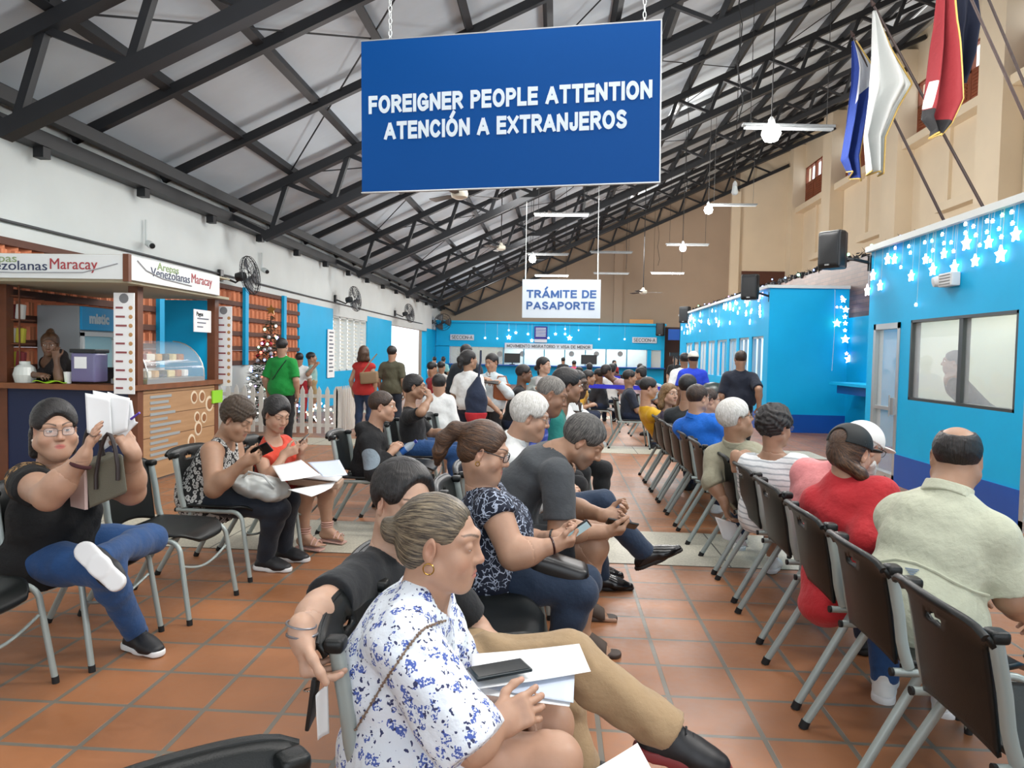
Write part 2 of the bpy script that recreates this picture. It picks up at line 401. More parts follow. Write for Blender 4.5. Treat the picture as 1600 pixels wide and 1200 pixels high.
# purlins along the hall, lighter rafters across, trusses
xs = [XL+.1+1.11*k for k in range(16)]
for x in xs:
    b = MB(); b.beam((x, -8, RZ(x)+.085), (x, YF, RZ(x)+.085), .10, .17, (-.42, 0, .91)); o = struct(b.build('roof_purlin', M_steel))
trY = [.5, 6.4, 12.3, 18.2, 24.1, 30.0, 35.75]
for a, e in zip([-5.4]+trY[:-1], trY):
    for t in (1/3, 2/3):
        y = a+(e-a)*t; b = MB(); b.beam((XL+.05, y, RZ(XL)+.0), (XR, y, RZ(XR)+.0), .09, .12); struct(b.build('roof_rafter', M_steel))
b = MB(); b.beam((XL+.12, -8, 3.72), (XL+.12, YF, 3.72), .2, .16); b.beam((XL+.42, -8, 3.90), (XL+.42, YF, 3.90), .12, .14)
for k in range(22): b.box((XL+.14, -6+k*1.96, 3.60), (.12, .12, .16))
struct(b.build('wall_plate', M_steel))
for i, y in enumerate(trY):
    t = thing('roof_truss', None, None, (XL, y, 0)); t['kind'] = 'structure'
    L = lambda x, z: (x-XL, 0, z)
    b = MB(); b.beam(L(XL+.15, RZ(XL+.15)-.10), L(XR-.05, RZ(XR-.05)-.10), .14, .14); b.build('top_chord', M_steel, t)
    b = MB(); b.beam(L(XL+.75, CB(XL+.75)+.07), L(XR-.6, CB(XR-.6)+.07), .15, .15); b.build('bottom_chord', M_steel, t)
    b = MB(); b.beam(L(XL+.08, RZ(XL)-.12), L(XL+.85, CB(XL+.85)+.07), .09, .09); b.build('end_brace', M_steel, t)
    n = 15
    for k in range(n):
        xa = XL+.9+k*1.08; xb = xa+1.08
        if xb > XR-.6: break
        b = MB(); b.beam(L(xa, CB(xa)+.12), L(xa+.25, RZ(xa+.25)-.16), .08, .08); b.build('web_post', M_steel, t)
        b = MB(); b.beam(L(xa+.30, RZ(xa+.30)-.16), L(xb, CB(xb)+.12), .07, .07); b.build('web_diagonal', M_steel, t)
for a, e in zip(trY[:-1], trY[1:]):
    for x in (XL+1.2, -.2, 5.4):
        for sg in (0, 1):
            p = (x, a if sg else e, RZ(x)+.02); q = (x+4.4, e if sg else a, RZ(x+4.4)+.02)
            b = MB(); b.tube([p, q], .012, 5); struct(b.build('brace_rod', M_steel))

# ------------------------------------------------------------------ left wall: louvred window, doorway, conduit
w_ = thing('window_1', None, None, (XL-.11, 18.6, .9)); w_['kind'] = 'structure'
b = MB()
for k in range(6): b.mm((-.08, k*.68-.045, 0), (.08, k*.68+.045, 1.48))
b.mm((-.08, 0, -.04), (.08, 3.4, .04)); b.mm((-.08, 0, 1.44), (.08, 3.4, 1.5)); b.build('window_frame', M_white, w_)
M_louv = mat('louvre_glass', '#e8e6da', .3, alpha=.75)
for k in range(5):
    b = MB()
    for q in range(13): b.box((0, k*.68+.34, .09+q*.108), (.09, .56, .008), (0, math.radians(40), 0))
    b.build('louvre', M_louv, w_)
b = MB(); b.tube([(XL+.03, -2, 2.76), (XL+.03, 9.5, 2.76), (XL+.03, 16.9, 2.72), (XL+.03, 31, 2.70)], .016, 6); struct(b.build('trim_6', mat('conduit', '#3a3c40', .6)))
# ------------------------------------------------------------------ right: near booth, recess with service window, second booth
XB, XP = 4.03, 5.74
def front_wall(name, y0, y1, top, openings, mats=(M_cyan, M_navy), x=XB, base=.36, t=.10):
    """booth front along y with openings (ya, yb, za, zb)"""
    ys = sorted({y0, y1, *[o[0] for o in openings], *[o[1] for o in openings]})
    up = MB(); lo = MB()
    for a, e in zip(ys, ys[1:]):
        z = [(0, top)]
        for o in openings:
            if o[0] <= a+1e-6 and o[1] >= e-1e-6:
                nz = []
                for p, q in z:
                    if o[2] > p: nz.append((p, min(q, o[2])))
                    if o[3] < q: nz.append((max(p, o[3]), q))
                z = nz
        for p, q in z:
            if p < base: lo.mm((x-.012, a, p), (x+t, e, min(q, base)))
            if q > base: up.mm((x, a, max(p, base)), (x+t, e, q))
    struct(up.build(name, mats[0])); struct(lo.build(name+'_base', mats[1]))
TOP = 2.86
front_wall('wall_booth', 1.2, 9.6, TOP, [(8.72, 9.42, 0, 1.92), (6.56, 8.48, 1.02, 1.93), (5.3, 6.42, 0, 1.98)])
struct(MB().mm((XB+.004, 9.5, .36), (XP, 9.604, TOP-.002)).build('wall_booth_side', M_cyan))
struct(MB().mm((XB-.02, 9.49, 0), (XP, 9.612, .36)).build('baseboard_booth_side', M_navy))
struct(MB().mm((XB-.06, 1.2, TOP), (XP, 9.65, TOP+.07)).build('ceiling_booth', M_white))
struct(MB().mm((XP, -2, 0), (XP+.12, 9.6, 2.6)).build('wall_booth_inside', M_int))
struct(MB().mm((XB+.1, 8.56, 0), (XP, 8.62, TOP)).build('wall_booth_partition', M_int))
struct(MB().mm((XB+.1, 6.50, 0), (XP, 6.54, TOP)).build('wall_booth_partition_2', M_int))
# glazed doors and window
def glazed_door(name, y0, y1, top, pull, swing=0):
    d = thing(name, None, None, (XB+.04, y0, 0)); d['kind'] = 'structure'; w = y1-y0
    b = MB()
    b.mm((-.05, 0, 0), (.05, .06, top)); b.mm((-.05, w-.06, 0), (.05, w, top)); b.mm((-.05, 0, top-.07), (.05, w, top)); b.mm((-.05, 0, .0), (.05, w, .10)); b.mm((-.03, .06, .86), (.03, w-.06, .90))
    b.build('door_frame', M_alu, d)
    b = MB(); b.mm((-.006, .06, .1), (.006, w-.06, top-.07)); b.build('pane', M_glass, d)
    b = MB(); b.mm((-.075, .03, .82), (-.045, .11, 1.02)); b.tube([(-.09, .10, .80), (-.09, .10, 1.05)], .01, 6); b.build('door_handle', M_alu, d)
glazed_door('door_1', 8.72, 9.42, 1.92, 0)
glazed_door('door_2', 5.3, 6.42, 1.98, 0)
w_ = thing('window_2', None, None, (XB+.05, 6.56, 1.02)); w_['kind'] = 'structure'
b = MB()
for (p, q) in (((-.05, 0, 0), (.05, .03, .91)), ((-.05, 1.89, 0), (.05, 1.92, .91)), ((-.05, 0, .88), (.05, 1.92, .91)), ((-.05, 0, 0), (.05, 1.92, .03)), ((-.04, .88, 0), (.04, .95, .91))): b.mm(p, q)
b.build('window_frame', mat('dark_aluminium', '#4a4f50', .4, .4), w_)
b = MB(); b.mm((-.004, .03, .03), (.004, .88, .88)); b.mm((-.012, .95, .03), (-.004, 1.89, .88)); b.build('pane', M_glass, w_)
# brick parapet behind, recess
struct(MB().mm((XP, 9.6, 2.30), (XP+.15, 31, 3.42)).build('wall_brick', M_brick))
struct(MB().mm((XP+.0, 1.0, 2.9), (XP+.15, 9.6, 3.42)).build('wall_brick_2', M_brick))
struct(MB().mm((XP, 9.6, 0), (XP+.15, 10.6, 2.3)).mm((XP, 10.6, 1.95), (XP+.15, 13.6, 2.3)).mm((XP, 10.6, 0), (XP+.15, 13.6, 1.0)).mm((XP, 13.6, 0), (XP+.15, 14.6, 2.3)).build('wall_recess', M_cyan))
cn = thing('service_counter', 'blue counter ledge under the lit service window in the recess', 'counter', (XP, 12.1, 0))
MB().mm((-.55, -1.9, 1.0), (-.005, 1.9, 1.05)).build('worktop', M_cyan, cn); MB().mm((-.42, -1.85, .84), (-.02, 1.85, 1.0)).build('apron', M_navy, cn)
w_ = thing('window_3', None, None, (XP+.05, 10.6, 1.05)); w_['kind'] = 'structure'
b = MB()
for k in range(5): b.mm((-.04, k*.74, 0), (.04, k*.74+.05, .92))
b.mm((-.04, 0, .88), (.04, 3.0, .92)); b.build('window_frame', M_white, w_)
struct(MB().mm((XP+1.2, 10.0, 0), (XP+1.3, 14.6, 2.4)).build('wall_recess_inside', M_int))
area('service_room_light', (XP+.7, 12.1, 2.25), (.8, 3.0), 60, (0, 0, -1))
b = MB(); b.tube([(XP-.05, 12.2, 1.95), (XP-.05, 12.2, 3.2)], .03, 8); struct(b.build('trim_7', M_white))
# second booth
X2 = 4.2; S0, S1 = 14.6, 25.0
op = []; y = S0+.35
for wd in (1.05, 1.05, .9, 1.3, 1.05, 1.05, .9, 1.3):
    op.append((y, y+wd-.18, (.0 if wd == .9 else 1.0), 1.93)); y += wd+.05
front_wall('wall_booth_far', S0, S1, 2.87, op, x=X2)
struct(MB().mm((X2+.004, S0-.004, .36), (XP, S0+.1, 2.868)).build('wall_booth_far_side', M_cyan))
struct(MB().mm((X2-.01, S0-.012, 0), (XP, S0+.1, .36)).build('baseboard_booth_far', M_navy))
struct(MB().mm((X2-.06, S0-.05, 2.87), (XP, S1, 2.93)).build('ceiling_booth_far', M_white))
struct(MB().mm((XP, S0, 0), (XP+.1, S1, 2.3)).build('wall_booth_far_inside', M_int))
struct(MB().mm((X2, S1-.1, 0), (XP, S1, 2.87)).build('wall_booth_far_end', M_cyan))
for i, o_ in enumerate(op):
    n = 'window_%d' % (20+i) if o_[2] > .5 else 'door_%d' % (10+i)
    b = MB(); w = o_[1]-o_[0]
    for (p, q) in (((0, 0), (.05, o_[3])), ((w-.05, 0), (w, o_[3])), ((w/2-.02, 0), (w/2+.02, o_[3]))):
        b.mm((X2+.02, o_[0]+p[0], o_[2]), (X2+.08, o_[0]+q[0], o_[3]))
    b.mm((X2+.02, o_[0], o_[3]-.05), (X2+.08, o_[1], o_[3])); struct(b.build(n, M_alu))
area('booth_room_light', (5.0, 7.6, 2.75), (1.2, 1.6), 26, (0, 0, -1)); area('booth_room_light', (5.0, 9.05, 2.75), (.9, .7), 14, (0, 0, -1)); area('booth_room_light', (5.0, 5.2, 2.75), (1.2, 2.0), 30, (0, 0, -1))
for yy in (16.5, 19.5, 22.5): area('booth_room_light', (5.0, yy, 2.75), (1.2, 2.4), 75, (0, 0, -1))
# far counters
Yc = 34.5
fw = MB(); fw.mm((-5.85, Yc, 1.78), (5.1, Yc+.12, 3.0)); fw.mm((-5.85, Yc, 0), (5.1, Yc+.12, .92))
for x in (-5.85, 4.3): fw.mm((x, Yc, .9), (x+.65 if x < 0 else x+.18, Yc+.12, 1.8))
fw.mm((4.95, Yc, .9), (5.1, Yc+.12, 1.8)); struct(fw.build('wall_counter', M_cyan))
struct(MB().mm((-5.85, Yc-.12, 2.93), (5.15, YF, 3.03)).build('ceiling_counter', M_cyan))
struct(MB().mm((-5.85, Yc-.35, .90), (5.1, Yc+.3, .95)).build('trim_8', M_navy))
b = MB()
for k in range(8): b.mm((-2.6+k*.985, Yc+.02, .95), (-2.55+k*.985, Yc+.10, 1.78))
b.mm((-2.6, Yc+.05, .95), (4.35, Yc+.055, 1.78)) if False else None
struct(b.build('window_30', mat('counter_mullion', '#4f93ad', .5)))
struct(MB().mm((-5.2, Yc+.06, .92), (4.95, Yc+.066, 1.79)).build('window_31', M_glass))
struct(MB().mm((-5.2, Yc+.5, .95), (-2.62, Yc+.55, 1.8)).mm((4.35, Yc+.3, .95), (5.0, Yc+.35, 1.8)).build('wall_counter_inside', mat('tan_blind', '#bdb28e', .7)))
struct(MB().mm((-2.6, Yc+1.2, 0), (4.4, Yc+1.25, 2.8)).build('wall_counter_back', M_int))
for xx in (-1.2, 1.0, 3.2): area('counter_room_light', (xx, Yc+.7, 2.6), (2.0, .7), 60, (0, 0, -1))
area('counter_room_light', (-3.9, Yc+.3, 2.6), (2.0, .3), 25, (0, 0, -1))
struct(MB().mm((5.1, 34.9, 0), (6.2, 35.0, 2.9)).build('wall_passage', mat('brown_dark', '#3a2622', .7)))
struct(MB().mm((5.1, 33.4, 2.25), (6.2, 33.5, 2.75)).build('trim_9', M_navy))
# ------------------------------------------------------------------ chairs
M_tube = mat('grey_tube', '#9ba5a2', .38, .2)
M_seat = mat('chair_plastic', '#141717', .38, bump=.12, bscale=420, noise=.1, nscale=20, spec=.35)
M_cap = mat('rubber_cap', '#0e0f10', .7)
def arc_pts(c, r, a0, a1, n, fx, fz):
    return [Vector(c)+Vector(fx)*r*math.cos(a0+(a1-a0)*i/n)+Vector(fz)*r*math.sin(a0+(a1-a0)*i/n) for i in range(n+1)]
def make_chair():
    t = thing('stacking_chair', 'chair', 'chair')
    # seat: shallow shell with a rolled rounded front, local +y is the way it faces
    def seat(u, v):
        y = -.205+.445*v; hw = .222
        if v > .62: hw *= math.sqrt(max(0.06, 1-((v-.62)/.40)**2*.85))
        if v < .12: hw *= .93+.07*v/.12
        x = (u*2-1)*hw
        z = .447+.010*(abs(u*2-1)**2.5)-.014*math.sin(math.pi*min(1, v*1.1))*(1-(u*2-1)**2)
        if v > .8: z -= .045*((v-.8)/.2)**2
        return (x, y, z)
    b = MB(); b.sheet(seat, 18, 20); s = b.build('seat', M_seat, t, 'all', .016)
    # backrest: wrapped plate with a hand hole near the top
    def bz(v): return .475+.325*v
    def by(v): return -.222-.062*v
    nu, nv = 30, 22; g = {}
    b = MB()
    def bp(u, v):
        X = (u*2-1); q_ = min(1, max(0, (v-.80)/.12)); hw = .197-.012*(1-v)**2+.040*q_*q_*(3-2*q_)
        z = bz(v)-(.020*abs(X)**8 if v > .9 else 0)+(-.035*abs(X)**2.2*(1-v)**3 if v < .5 else 0)-.008*(abs(X)**2)*v
        y = by(v)-.030*(1-X*X)+(-.014*((v-.9)/.1)**2 if v > .9 else 0)
        return Vector((X*hw, y, z))
    for i in range(nu+1):
        for j in range(nv+1):
            u, v = i/nu, j/nv; du, dv = (u-.5)/.11, (v-.80)/.05
            q = math.hypot(du, dv)
            if .55 < q < 1.45 and not (q > 1.0 and q > 1.38):
                u = .5+.11*du/q; v = .80+.05*dv/q
            g[i, j] = (b.bm.verts.new(bp(u, v)), math.hypot((i/nu-.5)/.11, (j/nv-.80)/.05))
    for i in range(nu):
        for j in range(nv):
            qs = [g[i, j], g[i+1, j], g[i+1, j+1], g[i, j+1]]
            if sum(1 for q in qs if q[1] < 1.38) == 4 : continue
            try: b.bm.faces.new([q[0] for q in qs])
            except ValueError: pass
    for v in [v for v in b.bm.verts if not v.link_faces]: b.bm.verts.remove(v)
    bk = b.build('backrest', M_seat, t, 'all', .013)
    # the rolled lip that caps the posts
    b = MB(); b.tube([bp(k/16, 1)+Vector((0, -.004, -.003)) for k in range(17)], .0125, 8)
    for sg in (-1, 1): b.box((sg*.214, -.262, .768), (.052, .050, .034), None, .014, 3)
    b.build('top_lip', M_seat, bk, True)
    for sg in (-1, 1):
        x = sg*.213
        b = MB(); pts = [(x*.985, -.262, .762), (x, -.234, .62), (x, -.222, .53)]+[(x, -.216+.02*k/4, .50-.06*k/4) for k in range(1, 5)]
        b.tube(pts, .0145, 10, sx=1.35, up=(0, 1, 0)); b.build('back_post', M_tube, t, True)
        # front leg with the side rail bent from the same tube
        f = [(x, -.245, .425), (x, .10, .428)]+[Vector((x+sg*.012*k/6, .13+.075*math.sin(k/6*1.25), .353+.075*math.cos(k/6*1.25))) for k in range(7)]+[(x+sg*.025, .262, .012)]
        b = MB(); b.tube(f, .0135, 10, up=(1, 0, 0), sx=1.0); lg = b.build('leg', M_tube, t, True)
        b = MB(); b.tube([(x+sg*.025, .2605, .03), (x+sg*.0255, .2635, 0)], .0150, 10); b.build('foot_cap', M_cap, lg, True)
        b = MB(); b.tube([(x, -.247, .425), (x, -.256, .425)], .0142, 10); b.build('end_plug', M_cap, lg, True)
        b = MB(); b.tube([(x*.93, -.15, .415), (x*1.02, -.375, .012)], .0135, 10, sx=1.25, up=(0, 1, 0)); lg = b.build('leg', M_tube, t, True)
        b = MB(); b.tube([(x*1.018, -.367, .03), (x*1.02, -.379, 0)], .0158, 10, sx=1.2, up=(0, 1, 0)); b.build('foot_cap', M_cap, lg, True)
    b = MB(); b.tube([(-.215+.43*k/12, .205-.0, .30-.05*math.sin(math.pi*k/12)) for k in range(13)], .0075, 8); b.build('crossbar', M_tube, t, True)
    b = MB(); b.tube([(-.205, -.08, .418), (.205, -.08, .418)], .010, 8); b.tube([(-.205, .10, .418), (.205, .10, .418)], .010, 8); b.build('seat_bearer', M_tube, t, True)
    return t
CHAIR0 = make_chair(); _used = [False]
def chair(x, y, face, label, group=None):
    """face: heading in degrees from +X"""
    o = CHAIR0 if not _used[0] else copy_tree(CHAIR0)
    _used[0] = True
    o.location = (x, y, 0); o.rotation_euler = (0, 0, math.radians(face-90)); o['label'] = label
    if group: o['group'] = group
    return o
# ------------------------------------------------------------------ bodies: smooth signed-distance modelling
f32 = np.float32
def V3(*a): return np.array(a if len(a) == 3 else a[0], dtype=float)
def unit(v): v = np.asarray(v, float); return v/max(np.linalg.norm(v), 1e-9)
class SDF:
    def __init__(s): s.p = []
    def _add(s, fn, pts, r, k, op): 
        P = np.array(pts); s.p.append((fn, P.min(0)-r, P.max(0)+r, k, op)); return s
    def cone(s, a, b, ra, rb, k=.02, op='u', w=None, sa=1.0, sb=1.0, cut=None, cuts=None):
        a = V3(a); b = V3(b); ba = b-a; L2 = max(ba@ba, 1e-9)
        cl = list(cuts or []) + ([cut] if cut else [])
        def fn(x, y, z):
            X = x-a[0]; Y = y-a[1]; Z = z-a[2]
            t = np.clip((X*ba[0]+Y*ba[1]+Z*ba[2])/L2, 0, 1)
            X = X-t*ba[0]; Y = Y-t*ba[1]; Z = Z-t*ba[2]
            q = X*X+Y*Y+Z*Z
            if w is not None:
                lat = X*w[0]+Y*w[1]+Z*w[2]; sc = sa+t*(sb-sa)
                q = q-lat*lat*(1-1/(sc*sc))
            d = np.sqrt(np.maximum(q, 0))-(ra+t*(rb-ra))
            for c, n in cl: d = np.maximum(d, (x-c[0])*n[0]+(y-c[1])*n[1]+(z-c[2])*n[2])
            return d
        return s._add(fn, [a, b], max(ra*max(1, sa), rb*max(1, sb)), k, op)
    def ell(s, c, r, R=None, k=.02, op='u', cuts=None):
        c = V3(c); r = V3(r); R = np.eye(3) if R is None else np.asarray(R)
        def fn(x, y, z):
            X = x-c[0]; Y = y-c[1]; Z = z-c[2]
            q0 = 0; q1 = 0
            for i in range(3):
                t = (X*R[i][0]+Y*R[i][1]+Z*R[i][2])/r[i]
                q0 = q0+t*t; q1 = q1+(t/r[i])**2
            k0 = np.sqrt(q0); k1 = np.sqrt(q1)+1e-9
            d = k0*(k0-1)/k1
            for cc, n in (cuts or []): d = np.maximum(d, (x-cc[0])*n[0]+(y-cc[1])*n[1]+(z-cc[2])*n[2])
            return d
        return s._add(fn, [c], r.max(), k, op)
    def box(s, c, h, rad, R=None, k=.01, op='u'):
        c = V3(c); h = V3(h); R = np.eye(3) if R is None else np.asarray(R)
        def fn(x, y, z):
            X = x-c[0]; Y = y-c[1]; Z = z-c[2]; o = 0; m = None
            for i in range(3):
                t = np.abs(X*R[i][0]+Y*R[i][1]+Z*R[i][2])-(h[i]-rad)
                o = o+np.maximum(t, 0)**2; m = t if m is None else np.maximum(m, t)
            return np.sqrt(o)+np.minimum(m, 0)-rad
        return s._add(fn, [c], np.linalg.norm(h), k, op)
    def grid(s, lo, hi, h, folds=None, keep=None, drop=None):
        n = np.maximum(np.ceil((hi-lo)/h).astype(int)+1, 4)
        ax = [(lo[i]+h*np.arange(n[i])).astype(f32) for i in range(3)]
        F = np.full(n, .3, f32)
        for fn, a, b, k, op in s.p:
            pad = (k if op == 'u' else 0)+3*h
            i0 = np.maximum(np.floor((a-pad-lo)/h).astype(int), 0); i1 = np.minimum(np.ceil((b+pad-lo)/h).astype(int)+1, n)
            if (i1 <= i0).any(): continue
            sl = tuple(slice(i0[i], i1[i]) for i in range(3))
            d = fn(ax[0][sl[0]][:, None, None], ax[1][sl[1]][None, :, None], ax[2][sl[2]][None, None, :]).astype(f32)
            A = F[sl]
            if op == 'u':
                g = np.maximum(k-np.abs(A-d), 0)
                F[sl] = np.minimum(A, d)-(g*g/(4*k) if k > 0 else 0)
            else:
                d = -d; g = np.maximum(k-np.abs(A-d), 0)
                F[sl] = np.maximum(A, d)+(g*g/(4*k) if k > 0 else 0)
        x, y, z = ax[0][:, None, None], ax[1][None, :, None], ax[2][None, None, :]
        if folds:
            am, fr, ph = folds
            wv = np.sin(fr*.6*(x*.8-y*.5+z*.6)+ph)*1.6+np.sin(fr*.43*(y*.9+z*.7)+2*ph)*1.3
            F += (am*(np.sin(fr*(z*1.0+x*.45+y*.3)+wv)*.6+np.sin(fr*1.7*(x*.7-z*.8+y*.9)+wv*1.2+ph)*.4)).astype(f32)
        for c, r in (drop or []): F = np.maximum(F, (r-np.sqrt((x-c[0])**2+(y-c[1])**2+(z-c[2])**2)).astype(f32))
        if keep is not None:
            c, r = keep; dd = np.sqrt((x-c[0])**2+(y-c[1])**2+(z-c[2])**2); F = F+(np.clip((dd-r+.010)/.010, 0, 1)*.0016).astype(f32); F = np.maximum(F, (np.sqrt((x-c[0])**2+(y-c[1])**2+(z-c[2])**2)-r).astype(f32))
        return surface_nets(F, lo, h)
    def bounds(s, pad):
        u = [q for q in s.p if q[4] == 'u']
        return np.min([q[1] for q in u], 0)-pad, np.max([q[2] for q in u], 0)+pad
    def mesh(s, h, folds=None, fine=()):
        """fine: (centre, radius, voxel) balls meshed more finely"""
        lo, hi = s.bounds(4*h+(0 if not folds else folds[0]))
        V, Q = s.grid(lo, hi, h, folds, drop=[(c, r) for c, r, _ in fine])
        VV = [V]; QQ = [Q]; n = len(V)
        for c, r, hh in fine:
            l2 = np.maximum(lo, c-r-3*hh); h2 = np.minimum(hi, c+r+3*hh)
            if (h2 <= l2).any(): continue
            v, q = s.grid(l2, h2, hh, folds, keep=(c, r+1.2*h))
            VV.append(v); QQ.append(q+n); n += len(v)
        return np.concatenate(VV), np.concatenate(QQ)

_CO = np.array([(i, j, k) for i in (0,1) for j in (0,1) for k in (0,1)])
_ED = [(a, b) for a in range(8) for b in range(a+1, 8) if np.abs(_CO[a]-_CO[b]).sum() == 1]
def surface_nets(F, o, h):
    ins = F < 0
    c = np.zeros(tuple(np.array(F.shape)-1), np.uint8)
    n = F.shape
    for i, j, k in _CO: c += ins[i:n[0]-1+i, j:n[1]-1+j, k:n[2]-1+k]
    act = (c > 0) & (c < 8)
    ii = np.argwhere(act)
    if len(ii) == 0: return np.zeros((0, 3)), np.zeros((0, 4), int)
    idx = np.full(act.shape, -1, np.int64); idx[act] = np.arange(len(ii))
    Vv = np.stack([F[ii[:,0]+a, ii[:,1]+b, ii[:,2]+d] for a, b, d in _CO], 1)
    pos = np.zeros((len(ii), 3)); cnt = np.zeros(len(ii))
    for a, b in _ED:
        fa, fb = Vv[:, a], Vv[:, b]; m = (fa < 0) != (fb < 0)
        t = fa[m]/(fa[m]-fb[m])
        pos[m] += _CO[a]+t[:, None]*(_CO[b]-_CO[a]); cnt[m] += 1
    pos = (ii+pos/cnt[:, None])*h+o
    Q = []
    for axis in range(3):
        A = np.moveaxis(ins, axis, 0); I = np.moveaxis(idx, axis, 0)
        e = (A[:-1] != A[1:])[:, 1:-1, 1:-1]
        p = np.argwhere(e)
        if len(p) == 0: continue
        i, j, k = p[:,0], p[:,1]+1, p[:,2]+1
        q = np.stack([I[i, j-1, k-1], I[i, j, k-1], I[i, j, k], I[i, j-1, k]], 1)
        s = A[i, j, k]
        if axis == 1: s = ~s
        q[~s] = q[~s][:, ::-1]
        Q.append(q)
    Q = np.concatenate(Q)
    return pos, Q[(Q >= 0).all(1)]

def np_mesh(name, V, Q, material, parent=None, col=None, loc=None):
    me = bpy.data.meshes.new(name)
    me.vertices.add(len(V)); me.vertices.foreach_set('co', np.asarray(V, f32).ravel())
    me.loops.add(Q.size); me.loops.foreach_set('vertex_index', Q.astype(np.int32).ravel())
    me.polygons.add(len(Q)); me.polygons.foreach_set('loop_start', np.arange(0, Q.size, 4, dtype=np.int32))
    me.polygons.foreach_set('use_smooth', np.ones(len(Q), bool))
    if col is not None:
        a = me.attributes.new('col', 'FLOAT_COLOR', 'POINT'); a.data.foreach_set('color', np.concatenate([col, np.ones((len(V), 1))], 1).astype(f32).ravel())
    me.update(calc_edges=True); me.validate()
    me.materials.append(material)
    o = link(bpy.data.objects.new(name, me))
    if parent is not None: o.parent = parent
    return o

def skin_mat():
    if 'skin' in MATS: return MATS['skin']
    g = NT('skin', .5); a = g.n('Attribute'); a.attribute_name = 'col'
    n = g.noise(38, 4); r = g.n('MapRange'); r.inputs[3].default_value = .9; r.inputs[4].default_value = 1.08; g.l(n, r.inputs[0])
    v = g.n('VectorMath', operation='SCALE'); g.l(a.outputs['Color'], v.inputs[0]); g.l(r.outputs[0], v.inputs['Scale'])
    g.b.inputs['Subsurface Weight'].default_value = .12; g.b.inputs['Subsurface Radius'].default_value = (.02, .008, .004)
    g.bump(g.noise(260, 2), .06, .003)
    return g.base(v.outputs[0])
def hair_mat(name, c, streak=None, rough=.42, scale=230, stretch=(1, 1, 1), spec=.5):
    if name in MATS: return MATS[name]
    c = srgb(c) if isinstance(c, str) else c
    st = tuple(min(1, x*2.1+.02) for x in c) if streak is None else (srgb(streak) if isinstance(streak, str) else streak)
    g = NT(name, rough)
    mp = g.n('Mapping'); mp.inputs['Scale'].default_value = stretch; at_ = g.n('Attribute'); at_.attribute_name = 'hco'; g.l(at_.outputs['Vector'], mp.inputs[0])
    n = g.noise(scale, 4, mp.outputs[0], .7); r = g.n('MapRange'); r.inputs[1].default_value = .42; r.inputs[2].default_value = .68; g.l(n, r.inputs[0])
    g.b.inputs['Specular IOR Level'].default_value = spec
    g.bump(n, .7, .006)
    return g.base(g.mix(r.outputs[0], c, st))
def cloth_mat(name, c, rough=.85, bump=.25, scale=28, weave=True):
    if name in MATS: return MATS[name]
    c = srgb(c) if isinstance(c, str) else c
    g = NT(name, rough); n = g.noise(scale, 4); n2 = g.noise(500, 1)
    h = g.math('ADD', n, g.math('MULTIPLY', n2, .12 if weave else 0.0)); g.bump(h, bump, .03)
    r = g.n('MapRange'); r.inputs[3].default_value = .9; r.inputs[4].default_value = 1.08; g.l(n, r.inputs[0])
    v = g.n('VectorMath', operation='SCALE'); v.inputs[0].default_value = c; g.l(r.outputs[0], v.inputs['Scale'])
    g.b.inputs['Sheen Weight'].default_value = .1
    return g.base(v.outputs[0])

def ik(a, c, l1, l2, pole):
    a = V3(a); c = V3(c); d = c-a; L = np.linalg.norm(d); u = d/max(L, 1e-6)
    if L >= (l1+l2)*.999: return a+u*L*l1/(l1+l2)
    x = (L*L+l1*l1-l2*l2)/(2*L); hgt = math.sqrt(max(l1*l1-x*x, 0))
    p = V3(pole); p = unit(p-u*(p@u))
    return a+u*x+p*hgt
def rot(axis, deg):
    return np.array(Matrix.Rotation(math.radians(deg), 3, Vector(axis)))
UP = V3(0, 0, 1)

